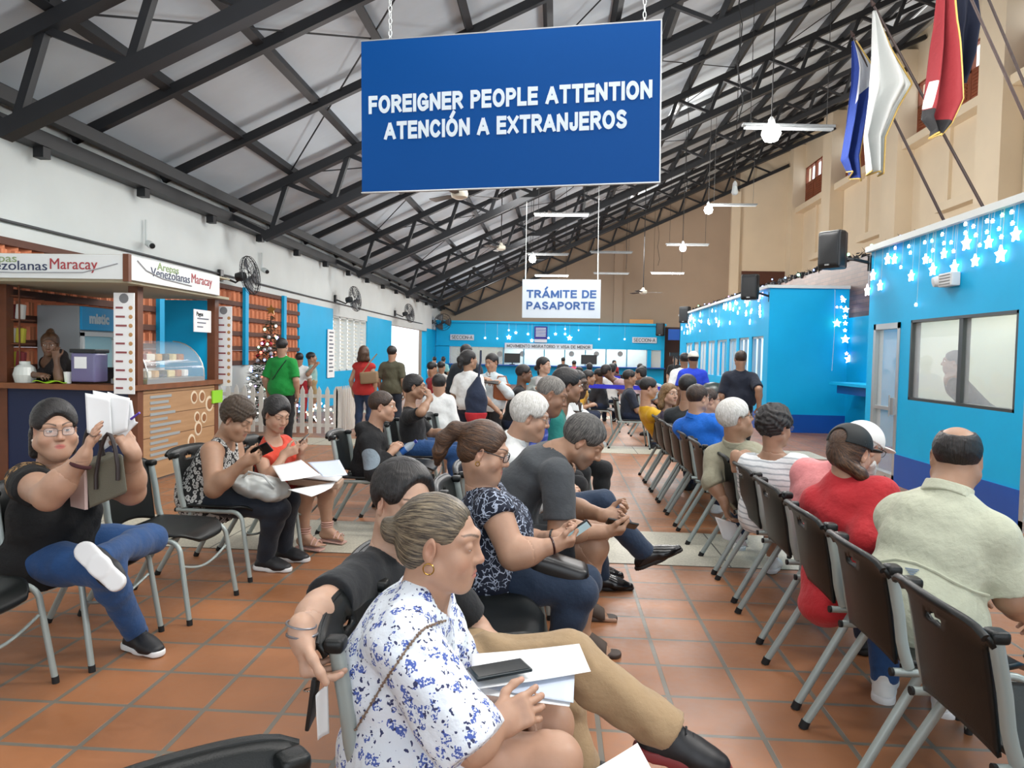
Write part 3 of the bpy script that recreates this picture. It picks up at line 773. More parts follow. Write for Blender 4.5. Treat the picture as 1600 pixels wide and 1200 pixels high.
def pose(pel, face=0, sit=True, lean=0, side=0, s=1.0, twist=0, female=False, curve=None, yaw=0, pitch=0, roll=0, neck=None, **ov):
    """joints in world space. face: heading in degrees from +X; ov: any joint by name, plus handR/handL/ankR/ankL targets"""
    J = {}; pel = V3(pel); a = math.radians(face)
    f = V3(math.cos(a), math.sin(a), 0); w = V3(math.sin(a), -math.cos(a), 0)      # forward, own right
    la = math.radians(lean); u = unit(UP*math.cos(la)+f*math.sin(la)+w*math.tan(math.radians(side)))
    l2 = math.radians(lean*.4); u0 = unit(UP*math.cos(l2)+f*math.sin(l2)+w*math.tan(math.radians(side*.5)))
    J['pel'] = pel
    nb = ov.get('nb'); 
    if nb is None: nb = pel+u0*.24*s+u*.27*s
    nb = V3(nb)
    mid = ov.get('mid'); mid = V3(mid) if mid is not None else pel+(nb-pel)*.46+unit(np.cross(nb-pel, w))*0+f*(-.02*s if lean > 15 else .0)
    ub = unit(nb-mid)
    ws = rot(UP, twist)@w; ws = unit(ws-ub*(ws@ub))
    hw = (.148 if female else .168)*s
    J.update(nb=nb, mid=mid, w=w, f=f, ws=ws, ub=ub, fs=unit(np.cross(UP, ws)) if abs(ub[2]) > .2 else f)
    J['fs'] = unit(np.cross(ub, ws))
    if J['fs']@(rot(UP, twist)@f) < 0: J['fs'] = -J['fs']
    for sd, sg in (('R', 1), ('L', -1)):
        J['s'+sd] = V3(ov['s'+sd]) if 's'+sd in ov else nb-ub*.078*s+ws*sg*hw
        J['h'+sd] = V3(ov['h'+sd]) if 'h'+sd in ov else pel+w*sg*.095*s-UP*.01*s
        J['h'+sd] = J['h'+sd]
    # head
    hy = math.radians(face+yaw); hf = V3(math.cos(hy), math.sin(hy), 0); hw_ = V3(math.sin(hy), -math.cos(hy), 0)
    R = np.array([hw_, hf, UP])
    R = R@rot((0,0,1), 0)
    Rp = rot(hw_, -pitch); Rr = rot(hf, roll)
    R = np.array([Rr@(Rp@v) for v in R])
    J['Rh'] = R
    if 'head' in ov: J['head'] = V3(ov['head'])
    else:
        nd = unit(ub*.7+UP*.3+hf*.25*math.sin(math.radians(max(pitch, 0)))+f*.12) if neck is None else unit(neck)
        J['head'] = nb+nd*.085*s+R[2]*.095*s+R[1]*.015*s
    for sd, sg in (('R', 1), ('L', -1)):
        t = ov.get('hand'+sd)
        if t is None:
            t = (pel+f*.34*s+w*sg*.09*s+UP*.13*s) if sit else J['s'+sd]+V3(0,0,-.50*s)+w*sg*.07*s+f*.04*s
        t = V3(t); J['w'+sd] = t
        pole = ov.get('poleE'+sd); pole = V3(pole) if pole is not None else (w*sg*.55-f*.6-UP*.75)
        J['e'+sd] = V3(ov['e'+sd]) if 'e'+sd in ov else ik(J['s'+sd], t, .285*s, .25*s, pole)
        t = ov.get('ank'+sd)
        if t is None:
            t = (pel+f*.43*s+w*sg*.11*s)*V3(1,1,0)+UP*.085*s if sit else (pel+w*sg*.10*s)*V3(1,1,0)+UP*.085*s
        J['a'+sd] = V3(t)
        pole = ov.get('poleK'+sd); pole = V3(pole) if pole is not None else f*.9+UP*.5+w*sg*.12
        J['k'+sd] = V3(ov['k'+sd]) if 'k'+sd in ov else ik(J['h'+sd], J['a'+sd], .43*s, .415*s, pole)
        fd = ov.get('foot'+sd); fd = f if fd is None else unit(V3(fd)); J['fd'+sd] = fd
        fu = ov.get('sole'+sd); J['fu'+sd] = UP if fu is None else unit(V3(fu))       # up side of the foot
        hd = ov.get('hd'+sd); J['hd'+sd] = unit(J['w'+sd]-J['e'+sd]) if hd is None else unit(V3(hd))
        hn = ov.get('hn'+sd); J['hn'+sd] = V3(hn) if hn is not None else (-UP*.8-w*sg*.6)
    J['s'] = s; J['female'] = female
    return J

def torso_sdf(S, J, g, fat=1.0, belly=0.0, bust=0.0, cuts=None, pelvis=True):
    s = J['s']; w, f, ws, fs, ub = J['w'], J['f'], J['ws'], J['fs'], J['ub']
    pel, mid, nb = J['pel'], J['mid'], J['nb']; fe = J['female']
    um = unit(mid-pel)
    if pelvis:
        S.ell(pel-um*.0*s, (.172*s*(.9+.1*fat)*fat+g, .118*s*fat+g, .115*s+g), np.array([w, unit(np.cross(um, w))*-1, um]), .05, cuts=cuts)
    lw = 1.30 if fe else 1.36
    S.cone(pel+um*.05*s, mid, .112*s*fat+g, .103*s*fat+g, .05, w=w, sa=lw*1.03, sb=lw*.98, cuts=cuts)
    top = nb-ub*.12*s
    S.cone(mid, top, .104*s*(.6*fat+.4)+g, .106*s*(.4*fat+.6)+g, .06, w=ws, sa=lw, sb=1.42 if not fe else 1.34, cuts=cuts)
    S.cone(J['sR']*.9+J['sL']*.1-ub*.015*s, J['sL']*.9+J['sR']*.1-ub*.015*s, .058*s*(.5+.5*fat)+g, .058*s*(.5+.5*fat)+g, .04, cuts=cuts)
    for sd in 'RL': S.cone(nb-ub*.0*s, J['s'+sd]-ub*.006*s, .044*s+g, .043*s+g, .035, cuts=cuts)
    if belly: S.ell(mid-ub*.05*s+fs*.05*s*(1+belly), (.13*s*fat+g, .10*s*(.8+belly)+g, .14*s+g), np.array([ws, fs, ub]), .07, cuts=cuts)
    if bust:
        for sg in (1, -1): S.ell(nb-ub*.20*s+ws*sg*.078*s+fs*.085*s, (.07*s*bust+g, .068*s*bust+g, .075*s*bust+g), np.array([ws, fs, ub]), .045, cuts=cuts)

def arm_sdf(S, J, sd, g, fat=1.0, upto=2.0, k=.03, flare=0.0, frm=0.0):
    s = J['s']*(.93 if J['female'] else 1.0); a, e, wr = J['s'+sd], J['e'+sd], J['w'+sd]
    r0, r1, r2 = .0535*s*fat+g, .042*s*fat+g, .0285*s*(.7+.3*fat)+g
    du = unit(e-a); dl = unit(wr-e)
    if upto <= 1.0:
        c = a+(e-a)*upto; S.cone(a-du*.0, a+(e-a)*min(1, upto+.2), r0+.004, r0+(r1-r0)*upto+flare, k, cut=(c, du))
    else:
        S.cone(a, e, r0+.003, r1+.002, k)
        t = upto-1
        if t < .999: S.cone(e, e+(wr-e)*min(1, t+.15), r1+.003, r1+(r2-r1)*t+flare, k, cut=(e+(wr-e)*t, dl))
        else:
            S.cone(e, e+(wr-e)*.35, r1, r1*1.03, k); S.cone(e+(wr-e)*.3, wr, r1*1.02, r2+flare, k, cut=None if upto >= 2.0 and g == 0 else (wr-dl*.005, dl))

FLEX = {'flat': (8, 8, 6), 'relaxed': (28, 32, 20), 'hold': (45, 55, 35), 'fist': (75, 95, 55), 'grip': (62, 70, 40), 'drape': (55, 30, 15), 'open': (6, 12, 8), 'point': (40, 60, 30)}
def hand_sdf(S, J, sd, pose_='relaxed', hs=1.0, spread=1.0, thumb=1.0, offs=None):
    s = J['s']*hs*(.93 if J['female'] else 1.0); wr = J['w'+sd]; d = J['hd'+sd]; n = J['hn'+sd]; n = unit(n-d*(n@d))
    t = np.cross(d, n)*(1 if sd == 'R' else -1)
    B = lambda x, y, z: wr+(t*x+d*y+n*z)*s
    R = np.array([t, d, n])
    S.cone(B(0, -.02, 0), B(0, .03, 0), .026*s, .027*s, .02, w=t, sa=1.15, sb=1.3)
    S.box(B(0, .052, 0), (.041*s, .044*s, .0145*s), .013*s, R, .014)
    S.ell(B(.024, .032, .008), (.016*s, .028*s, .015*s), R, .012)
    fl = FLEX[pose_]; tips = []
    fx = (.0295, .0100, -.0098, -.0285); ln = (.073, .081, .075, .059); by = (.090, .094, .090, .083)
    for i in range(4):
        p = B(fx[i], by[i]-.012, -.001); sp = math.radians((8, 2, -4, -11)[i]*spread)
        o = (offs[i] if offs else 0)
        ang = 0; rr = (.0092, .0094, .0089, .0080)[i]*s
        for j, (fr, fl_) in enumerate(zip((.48, .29, .23), fl)):
            ang += math.radians(fl_*(1+.09*i if j == 0 else 1)+(o if j == 0 else 0))
            dd = unit((d*math.cos(sp)+t*math.sin(sp))*math.cos(ang)+n*math.sin(ang))
            L = ln[i]*fr*s+(.012*s if j == 0 else 0); q = p+dd*L
            S.cone(p, q, rr, rr*.92, .005 if j else .009); p = q; rr *= .92
        tips.append((p, dd, unit(np.cross(t, dd))))
    p = B(.030, .022, .004)
    for L, dv, ra, rb in ((.042, (.75, .75, .35*thumb), .0135, .0115), (.033, (.32, .9, .38*thumb), .0112, .0102), (.026, (.05, .95, .4*thumb), .0102, .0085)):
        dd = unit(t*dv[0]+d*dv[1]+n*dv[2]); q = p+dd*L*s; S.cone(p, q, ra*s, rb*s, .008); p = q
    tips.append((p, dd, -n))
    J['tips'+sd] = tips
    return tips

def leg_sdf(S, J, sd, g, fat=1.0, upto=2.0, loose=0.0, k=.035, foot=False):
    s = J['s']; h, kn, an = J['h'+sd], J['k'+sd], J['a'+sd]
    r0, r1, r2 = .088*s*fat+g, .058*s*(.6+.4*fat)+g, .037*s+g
    S.cone(h, h+(kn-h)*.5, r0, (r0+r1)*.52, k)
    if upto <= 1.0:
        t = upto; S.cone(h+(kn-h)*.4, h+(kn-h)*min(1.1, t+.2), (r0+r1)*.52, r1+(r0-r1)*.2+loose, k, cut=(h+(kn-h)*t, unit(kn-h))); return
    S.cone(h+(kn-h)*.4, kn, (r0+r1)*.52, r1+loose*.3, k)
    d = unit(an-kn); back = unit(-(unit(kn-h)+d*.2)); back = J['f']*-1 if abs(unit(kn-h)@d) > .95 else unit(unit(h-kn)-d*(unit(h-kn)@d))
    t = upto-1
    if t < .98:
        S.cone(kn, kn+(an-kn)*min(1, t+.2), r1+loose*.3, r1*.98+loose, k, cut=(kn+(an-kn)*t, d)); return
    cf = kn+(an-kn)*.30+back*.018*s
    S.cone(kn, cf, r1, .054*s*(.7+.3*fat)+g+loose*.5, k); S.cone(cf, an, .054*s*(.7+.3*fat)+g+loose*.5, r2+loose*1.2, k, cut=None if g == 0 else (an+d*.018, d))

def foot_axes(J, sd):
    fd = J['fd'+sd]; fu = J['fu'+sd]; fu = unit(fu-fd*(fu@fd)); lat = np.cross(fd, fu)
    return fd, fu, lat
def foot_sdf(S, J, sd, toes=False):
    s = J['s']*(.92 if J['female'] else 1.0); fd, fu, lat = foot_axes(J, sd); a = J['a'+sd]; R = np.array([lat, fd, fu])
    sg = -1 if sd == 'R' else 1
    b = a-fu*.062*s
    S.ell(b-fd*.03*s+fu*.01*s, (.032*s, .045*s, .035*s), R, .02)
    S.cone(a+fd*.0, b+fd*.10*s+fu*.008*s, .038*s, .024*s, .03, w=lat, sa=1, sb=1.5)
    S.cone(b-fd*.02*s, b+fd*.12*s-fu*.004*s, .026*s, .018*s, .02, w=lat, sa=1.1, sb=2.2)
    if toes:
        for i in range(5):
            x = (-.034+.0168*i)*s*sg*-1; L = (.205, .2, .19, .178, .162)[i]*s-.03*s
            p = b+fd*(.115*s)+lat*x-fu*.008*s; q = b+fd*L+lat*x*1.06-fu*.012*s
            S.cone(p, q, .0105*s, (.0125 if i == 0 else .0088)*s, .006)
    else:
        S.cone(b+fd*.11*s-fu*.006*s, b+fd*.158*s-fu*.01*s, .017*s, .013*s, .02, w=lat, sa=2.2, sb=2.4)

def make_shoe(J, sd, parent, upper, sole, style='sneaker', h=.007):
    s = J['s']*(.93 if J['female'] else 1.0)*1.04; fd, fu, lat = foot_axes(J, sd); a = J['a'+sd]; R = np.array([lat, fd, fu])
    b = a-fu*.07*s; cut = [(b+fu*.006*s, -fu)]
    S = SDF()
    S.cone(a-fd*.012*s+fu*.02*s, a-fd*.006*s-fu*.02*s, .043*s, .046*s, .02, w=lat, sa=.9, sb=.85, cuts=[(a+fu*(.03 if style != 'dress' else .02)*s, fu)])
    S.cone(b-fd*.035*s+fu*.02*s, b+fd*.07*s+fu*.022*s, .042*s, .043*s, .02, w=lat, sa=.95, sb=1.08, cuts=cut)
    S.cone(a+fd*.02*s-fu*.015*s, b+fd*.12*s+fu*.018*s, .036*s, .032*s, .03, w=lat, sa=1.0, sb=1.3, cuts=cut)
    S.cone(b+fd*.10*s+fu*.016*s, b+fd*(.158 if style != 'dress' else .18)*s+fu*.012*s, .034*s, (.027 if style != 'dress' else .02)*s, .03, w=lat, sa=1.3, sb=1.35, cuts=cut)
    V, Q = S.mesh(h)
    o = np_mesh('shoe', V, Q, upper, parent)
    S = SDF(); th = .016 if style == 'sneaker' else .008
    c2 = [(b+fu*(.006+th*.6)*s, fu), (b-fu*th*s, -fu)]
    S.cone(b-fd*.038*s, b+fd*.06*s, .049*s, .043*s, .015, w=lat, sa=.92, sb=1.0, cuts=c2)
    S.cone(b+fd*.05*s, b+fd*(.155 if style != 'dress' else .175)*s, .043*s, (.037 if style != 'dress' else .028)*s, .015, w=lat, sa=1.0, sb=1.1, cuts=c2)
    V, Q = S.mesh(h); np_mesh('sole', V, Q, sole, o)
    if style == 'sneaker' and h < .008:
        m = MB()
        for i in range(4):
            p = a+fd*(.03+.022*i)*s-fu*(.0+.013*i)*s+fu*.028*s
            m.tube([p-lat*.022*s-fu*.004*s, p+fu*.006*s, p+lat*.022*s-fu*.004*s], .0028*s, 5)
        m.build('laces', sole if style == 'laceswhite' else mat('laces_dark', '#2a2c30', .9), o, True)
    return o

def head_frame(J): return J['head'], J['Rh'], J.get('hs', 1.0)*J['s']**.5
def head_sdf(S, J, fc):
    c, R, s = head_frame(J); fe = J['female']; fat = fc.get('fat', 0)
    P = lambda x, y, z: c+(R[0]*x+R[1]*y+R[2]*z)*s
    E = lambda x, y, z, a, b, d, k=.02, op='u', cuts=None: S.ell(P(x,y,z), (a*s, b*s, d*s), R, k*s, op, cuts)
    C = lambda p, q, a, b, k=.012, op='u': S.cone(P(*p), P(*q), a*s, b*s, k*s, op)
    E(0, -.014, .036, .0745, .094, .080)
    E(0, .028, -.025, .060+fat*.008, .064, .084, .03)
    for g in (1, -1):
        C((g*(.050+fat*.008), .0, -.058), (g*.016, .066, -.096), .024+fat*.010, .018+fat*.007, .03+fat*.02)
        E(g*(.038+fat*.006), .058, -.032, .025+fat*.010, .024+fat*.004, .028, .025)
        C((g*.046, .064, .030), (g*.008, .085, .034), .010, .012, .016)
        E(g*.0335, .1015, .009, .0205, .0165, .0135, .012, 's')
        E(g*.033, .092, .010, .0150, .014, .0075, .004, 's')
    E(0, .070, -.094, .018, .017, .017, .02)
    # nose
    nl = fc.get('nose', 1.0)
    C((0, .086, .020), (0, .1085*(.3+.7*nl)+.001, -.022), .0078, .0105, .014)
    E(0, .1040, -.0265, .0135*nl, .0125, .0108, .008)
    for g in (1, -1): E(g*.0125*nl, .0945, -.029, .0085*nl, .011, .0085, .006)
    for g in (1, -1): E(g*.006, .1035, -.0375, .0035, .006, .004, .003, 's')
    # mouth
    E(0, .080, -.062, .030, .017, .022, .02)
    lp = fc.get('lips', 1.0)
    for g in (1, -1):
        C((0, .0945, -.0570), (g*.023, .0830, -.0610), .0055*lp, .0028, .004)
        C((0, .0925, -.0675), (g*.021, .0825, -.0635), .0068*lp, .0030, .004)
    for g in (1, -1): C((0, .1010, -.0622), (g*.024, .0885, -.0622), .0012, .0012, .003, 's')
    # eyelids around the eyeballs
    lid = fc.get('lid', .003)
    for g in (1, -1):
        ec = P(g*.0325, .0755, .010)
        S.ell(ec, (.0172*s, .0146*s, .0142*s), R, .004*s, 'u', [(ec+R[2]*lid*s, -R[2])])
        S.ell(ec, (.0168*s, .0142*s, .0140*s), R, .004*s, 'u', [(ec-R[2]*.0062*s, R[2])])
    # ears
    for g in (1, -1):
        er = np.array([unit(R[0]*1+R[1]*-.35*g*g*(1 if g > 0 else -1)*1), R[1], R[2]])
        a = P(g*.0765, -.008, .0)
        Re = np.array([unit(R[0]*g-R[1]*.42), unit(R[1]+R[0]*g*.42), unit(R[2]-R[1]*.12)])
        S.ell(a+R[1]*-.002*s, (.0075*s, .0195*s, .0315*s), Re, .008*s)
        S.ell(a+R[0]*g*.008*s+R[1]*.002*s+R[2]*.002*s, (.0065*s, .0105*s, .0165*s), Re, .004*s, 's')
        S.ell(a+R[1]*.002*s-R[2]*.027*s, (.007*s, .009*s, .010*s), Re, .006*s)
    # neck
    nr = (.050 if fe else .058)*s*(1+fat*.25)
    S.cone(J['nb']-J['ub']*.02, P(0, -.030, -.055), nr*1.10, nr, .035)
    if fat: S.cone(P(0, .01, -.085), P(0, .055, -.1), .045*s, .03*s, .04*s)

def paint(V, base, J, fc):
    col = np.tile(np.asarray(base, float), (len(V), 1)); c, R, s = head_frame(J)
    L = ((V-c)@R.T)/s; x, y, z = np.abs(L[:,0]), L[:,1], L[:,2]
    def blob(c0, r, colr, soft=.35, am=1.0, sel=None):
        q = np.sqrt(((x-c0[0])/r[0])**2+((y-c0[1])/r[1])**2+((z-c0[2])/r[2])**2)
        m = np.clip((1-q)/soft, 0, 1)*am
        if sel is not None: m = m*sel
        col[:] = col*(1-m[:, None])+np.asarray(colr)*m[:, None]
    near = (np.sqrt((L**2).sum(1)) < .2)
    base = np.asarray(base)
    blob((.045, .075, -.035), (.035, .04, .03), base*V3(1.08, .86, .82), 1.0, .55)
    blob((0, .11, -.025), (.02, .02, .02), base*V3(1.06, .85, .82), 1.0, .6)
    blob((.078, -.005, 0), (.02, .03, .04), base*V3(1.07, .82, .8), 1.0, .6)
    blob((.0325, .085, .014), (.024, .03, .017), base*V3(.78, .72, .72), 1.0, .5)
    bc = fc.get('brow', (.03, .02, .015))
    if bc is not None:
        xx = np.clip((x-.012)/.040, 0, 1)
        zc = .0335+.008*np.sin(xx*2.2)
        m = np.clip((.0050*(1-.45*xx)-np.abs(z-zc))/.002, 0, 1)*(x > .011)*(x < .054)*(y > .045)*fc.get('browam', .85)
        col[:] = col*(1-m[:, None])+np.asarray(bc)*m[:, None]
    lc = fc.get('lip', base*V3(.92, .55, .52))
    blob((0, .095, -.0625), (.025, .022, .0135), lc, .35, .9)
    m = np.clip((.0016-np.abs(z+.0618))/.001, 0, 1)*(x < .024)*(y > .075)*.6
    col[:] = col*(1-m[:, None])+base*.25*m[:, None]
    st = fc.get('stubble')
    if st is not None:
        m = np.clip((-.028-z-.0*x)/.02, 0, 1)*np.clip((y-.0)/.03, 0, 1)*np.clip((.25-np.abs(L).max(1))/.1, 0, 1)*fc.get('stubbleam', .45)
        m = m*(1-np.clip(1-np.sqrt((x/.026)**2+((z+.0625)/.011)**2), 0, 1).astype(bool)*(y > .07)*.8)*(z > -.125)
        col[:] = col*(1-m[:, None])+np.asarray(st)*m[:, None]
    for f in ('tipsR', 'tipsL'):
        nail = fc.get('nail', np.minimum(base*V3(1.15, 1.0, 1.0)+.05, 1))
        for p, dd, nn in J.get(f, []):
            k = 1-np.sqrt((((V-(p+nn*.007+dd*.002))/.0085)**2).sum(1)); m = np.clip(k/.3, 0, 1)*.9
            col[:] = col*(1-m[:, None])+np.asarray(nail)*m[:, None]
    return np.clip(col, 0, 1)

def make_eyes(J, parent, look=(0, 0), iris='#2b1a10'):
    c, R, s = head_frame(J)
    wm = mat('eye_white', (.75, .72, .68), .2); im = mat('iris_'+iris[1:], iris, .15); pm = mat('pupil', (.005, .005, .005), .1)
    for g in (1, -1):
        m = MB(); m.sph((0, 0, 0), .0131*s, 24)
        o = m.build('eye', wm, parent, 'all'); o.data.materials.append(im); o.data.materials.append(pm)
        g_ = Vector((math.sin(math.radians(look[0])), math.cos(math.radians(look[0]))*math.cos(math.radians(look[1])), math.sin(math.radians(look[1]))))
        for p in o.data.polygons:
            an = p.center.normalized().dot(g_); p.material_index = 2 if an > .965 else (1 if an > .84 else 0)
        M = Matrix([[*R[:, 0]], [*R[:, 1]], [*R[:, 2]]]).to_4x4()
        M = Matrix(((R[0][0], R[1][0], R[2][0], 0), (R[0][1], R[1][1], R[2][1], 0), (R[0][2], R[1][2], R[2][2], 0), (0, 0, 0, 1)))
        M.translation = Vector(c+(R[0]*g*.0325+R[1]*.0758+R[2]*.010)*s); o.matrix_local = M

def make_hair(J, parent, hc, h=.005, name='hair'):
    c, R, s = head_frame(J); st = hc.get('style', 'short'); th = hc.get('thick', .012); m = hc['mat']
    P = lambda x, y, z: c+(R[0]*x+R[1]*y+R[2]*z)*s
    S = SDF(); fl = None
    E = lambda x, y, z, a, b, d, k=.02, op='u', cuts=None: S.ell(P(x,y,z), (a*s, b*s, d*s), R, k*s, op, cuts)
    C = lambda p, q, a, b, k=.015, op='u', **kw: S.cone(P(*p), P(*q), a*s, b*s, k*s, op, **kw)
    low = hc.get('low', -.075); slope = hc.get('slope', .55)
    pl = unit(R[1]*slope-R[2]); pc = P(0, -.085, low)
    hl = hc.get('hairline', .064)
    E(0, -.018, .036+hc.get('rise', 0)*.5, .0765+th, .096+th, .082+th+hc.get('rise', 0)*.5, .01, 'u', [(pc, pl)])
    if st in ('bun', 'pony', 'braid', 'long', 'tied'): E(0, -.045, -.02, .066+th*.5, .062+th, .06, .03)
    # forehead, face and ears stay free
    E(0, .112, hl-.095, .068, .085, .098, .030, 's')
    if not hc.get('cover_ears'):
        for g in (1, -1):
            E(g*.085, .004, -.012, .030, .021, .033, .014, 's')
            E(g*.08, .062, -.037, .04, .048, .055, .020, 's')
    if hc.get('bald'): E(0, hc['bald'][1], hc['bald'][2], *hc['bald'][3:], .012, 's')
    if st == 'bun':
        x, y, z = hc.get('bun', (0, -.135, .02)); r = hc.get('bunr', .036)
        E(x, y, z, r, r*.9, r, .012); E(x, y-.012, z+.01, r*.6, r*.6, r*.75, .004)
        C((0, -.09, z+.01), (x, y+.02, z), .028, .02, .02)
    if st == 'pony':
        t = hc.get('tail', [(0, -.12, .055, .026), (0, -.165, .02, .036), (0, -.175, -.06, .038), (0, -.165, -.14, .028), (0, -.155, -.19, .012)])
        for p, q in zip(t, t[1:]): C(p[:3], q[:3], p[3], q[3], .02)
    if st == 'long':
        for g in (1, -1):
            C((g*.072, -.02, .0), (g*.085, -.035, -.13), .03, .034, .03); C((g*.085, -.035, -.12), (g*.08, -.045, hc.get('len', -.2)), .034, .018, .03)
        C((0, -.085, -.02), (0, -.09, hc.get('len', -.2)+.02), .055, .045, .04, w=R[0], sa=1.5, sb=1.7)
    for t in hc.get('extra', []): C(t[0], t[1], t[2], t[3], .02)
    h0 = h
    fl = hc.get('folds', (.0009, 230, .3))
    V, Q = S.mesh(h, fl)
    o = np_mesh(name, V-hc['root'], Q, m, parent)
    L = ((V-c)@R.T)/s
    if st in ('bun', 'pony', 'tied', 'braid'):
        zb = hc.get('knot', .03); x, z = L[:, 0], L[:, 2]-zb; H = np.stack([np.arctan2(x, z)*.085, L[:, 1]*.07, np.sqrt(x*x+z*z)*.15], 1)
    elif st == 'long': H = np.stack([L[:, 0], L[:, 1], L[:, 2]*.08], 1)
    elif hc.get('folds'): H = L
    else:
        x, y = L[:, 0]-.012, L[:, 1]+.045; H = np.stack([np.arctan2(x, y)*.085, np.sqrt(x*x+y*y)*.10, L[:, 2]*.12], 1)
    a = o.data.attributes.new('hco', 'FLOAT_VECTOR', 'POINT'); a.data.foreach_set('vector', H.astype(f32).ravel())
    return o

def make_glasses(J, parent, frame='#1a1414', r=.021, thin=.0016, rect=False):
    c, R, s = head_frame(J); fm = mat('glasses_'+frame[1:], frame, .35); lm = mat('lens_glass', (.9, .95, 1), .05, alpha=.18)
    P = lambda x, y, z: Vector(c+(R[0]*x+R[1]*y+R[2]*z)*s)
    m = MB(); ln = MB()
    for g in (1, -1):
        pts = []
        for k in range(20):
            a = 2*math.pi*k/20; ca, sa = math.cos(a), math.sin(a)
            if rect: ca, sa = math.copysign(abs(ca)**.5, ca), math.copysign(abs(sa)**.6, sa)
            pts.append(P(g*.034+ca*r*1.15, .104-.012*((abs(g*.034+ca*r)-.03)/.03), .006+sa*r*.82))
        m.tube(pts, thin*s, 6, closed=True)
        ln.bm.faces.new([ln.bm.verts.new(p) for p in pts])
        m.tube([P(g*(.034+r*1.15), .096, .012), P(g*.074, .080, .014), P(g*.0815, .0, .016), P(g*.081, -.02, .004)], thin*s, 6)
    m.tube([P(-.011, .105, .010), P(0, .108, .013), P(.011, .105, .010)], thin*s, 6)
    o = m.build('glasses', fm, parent, True); ln.build('lens', lm, o)
    return o

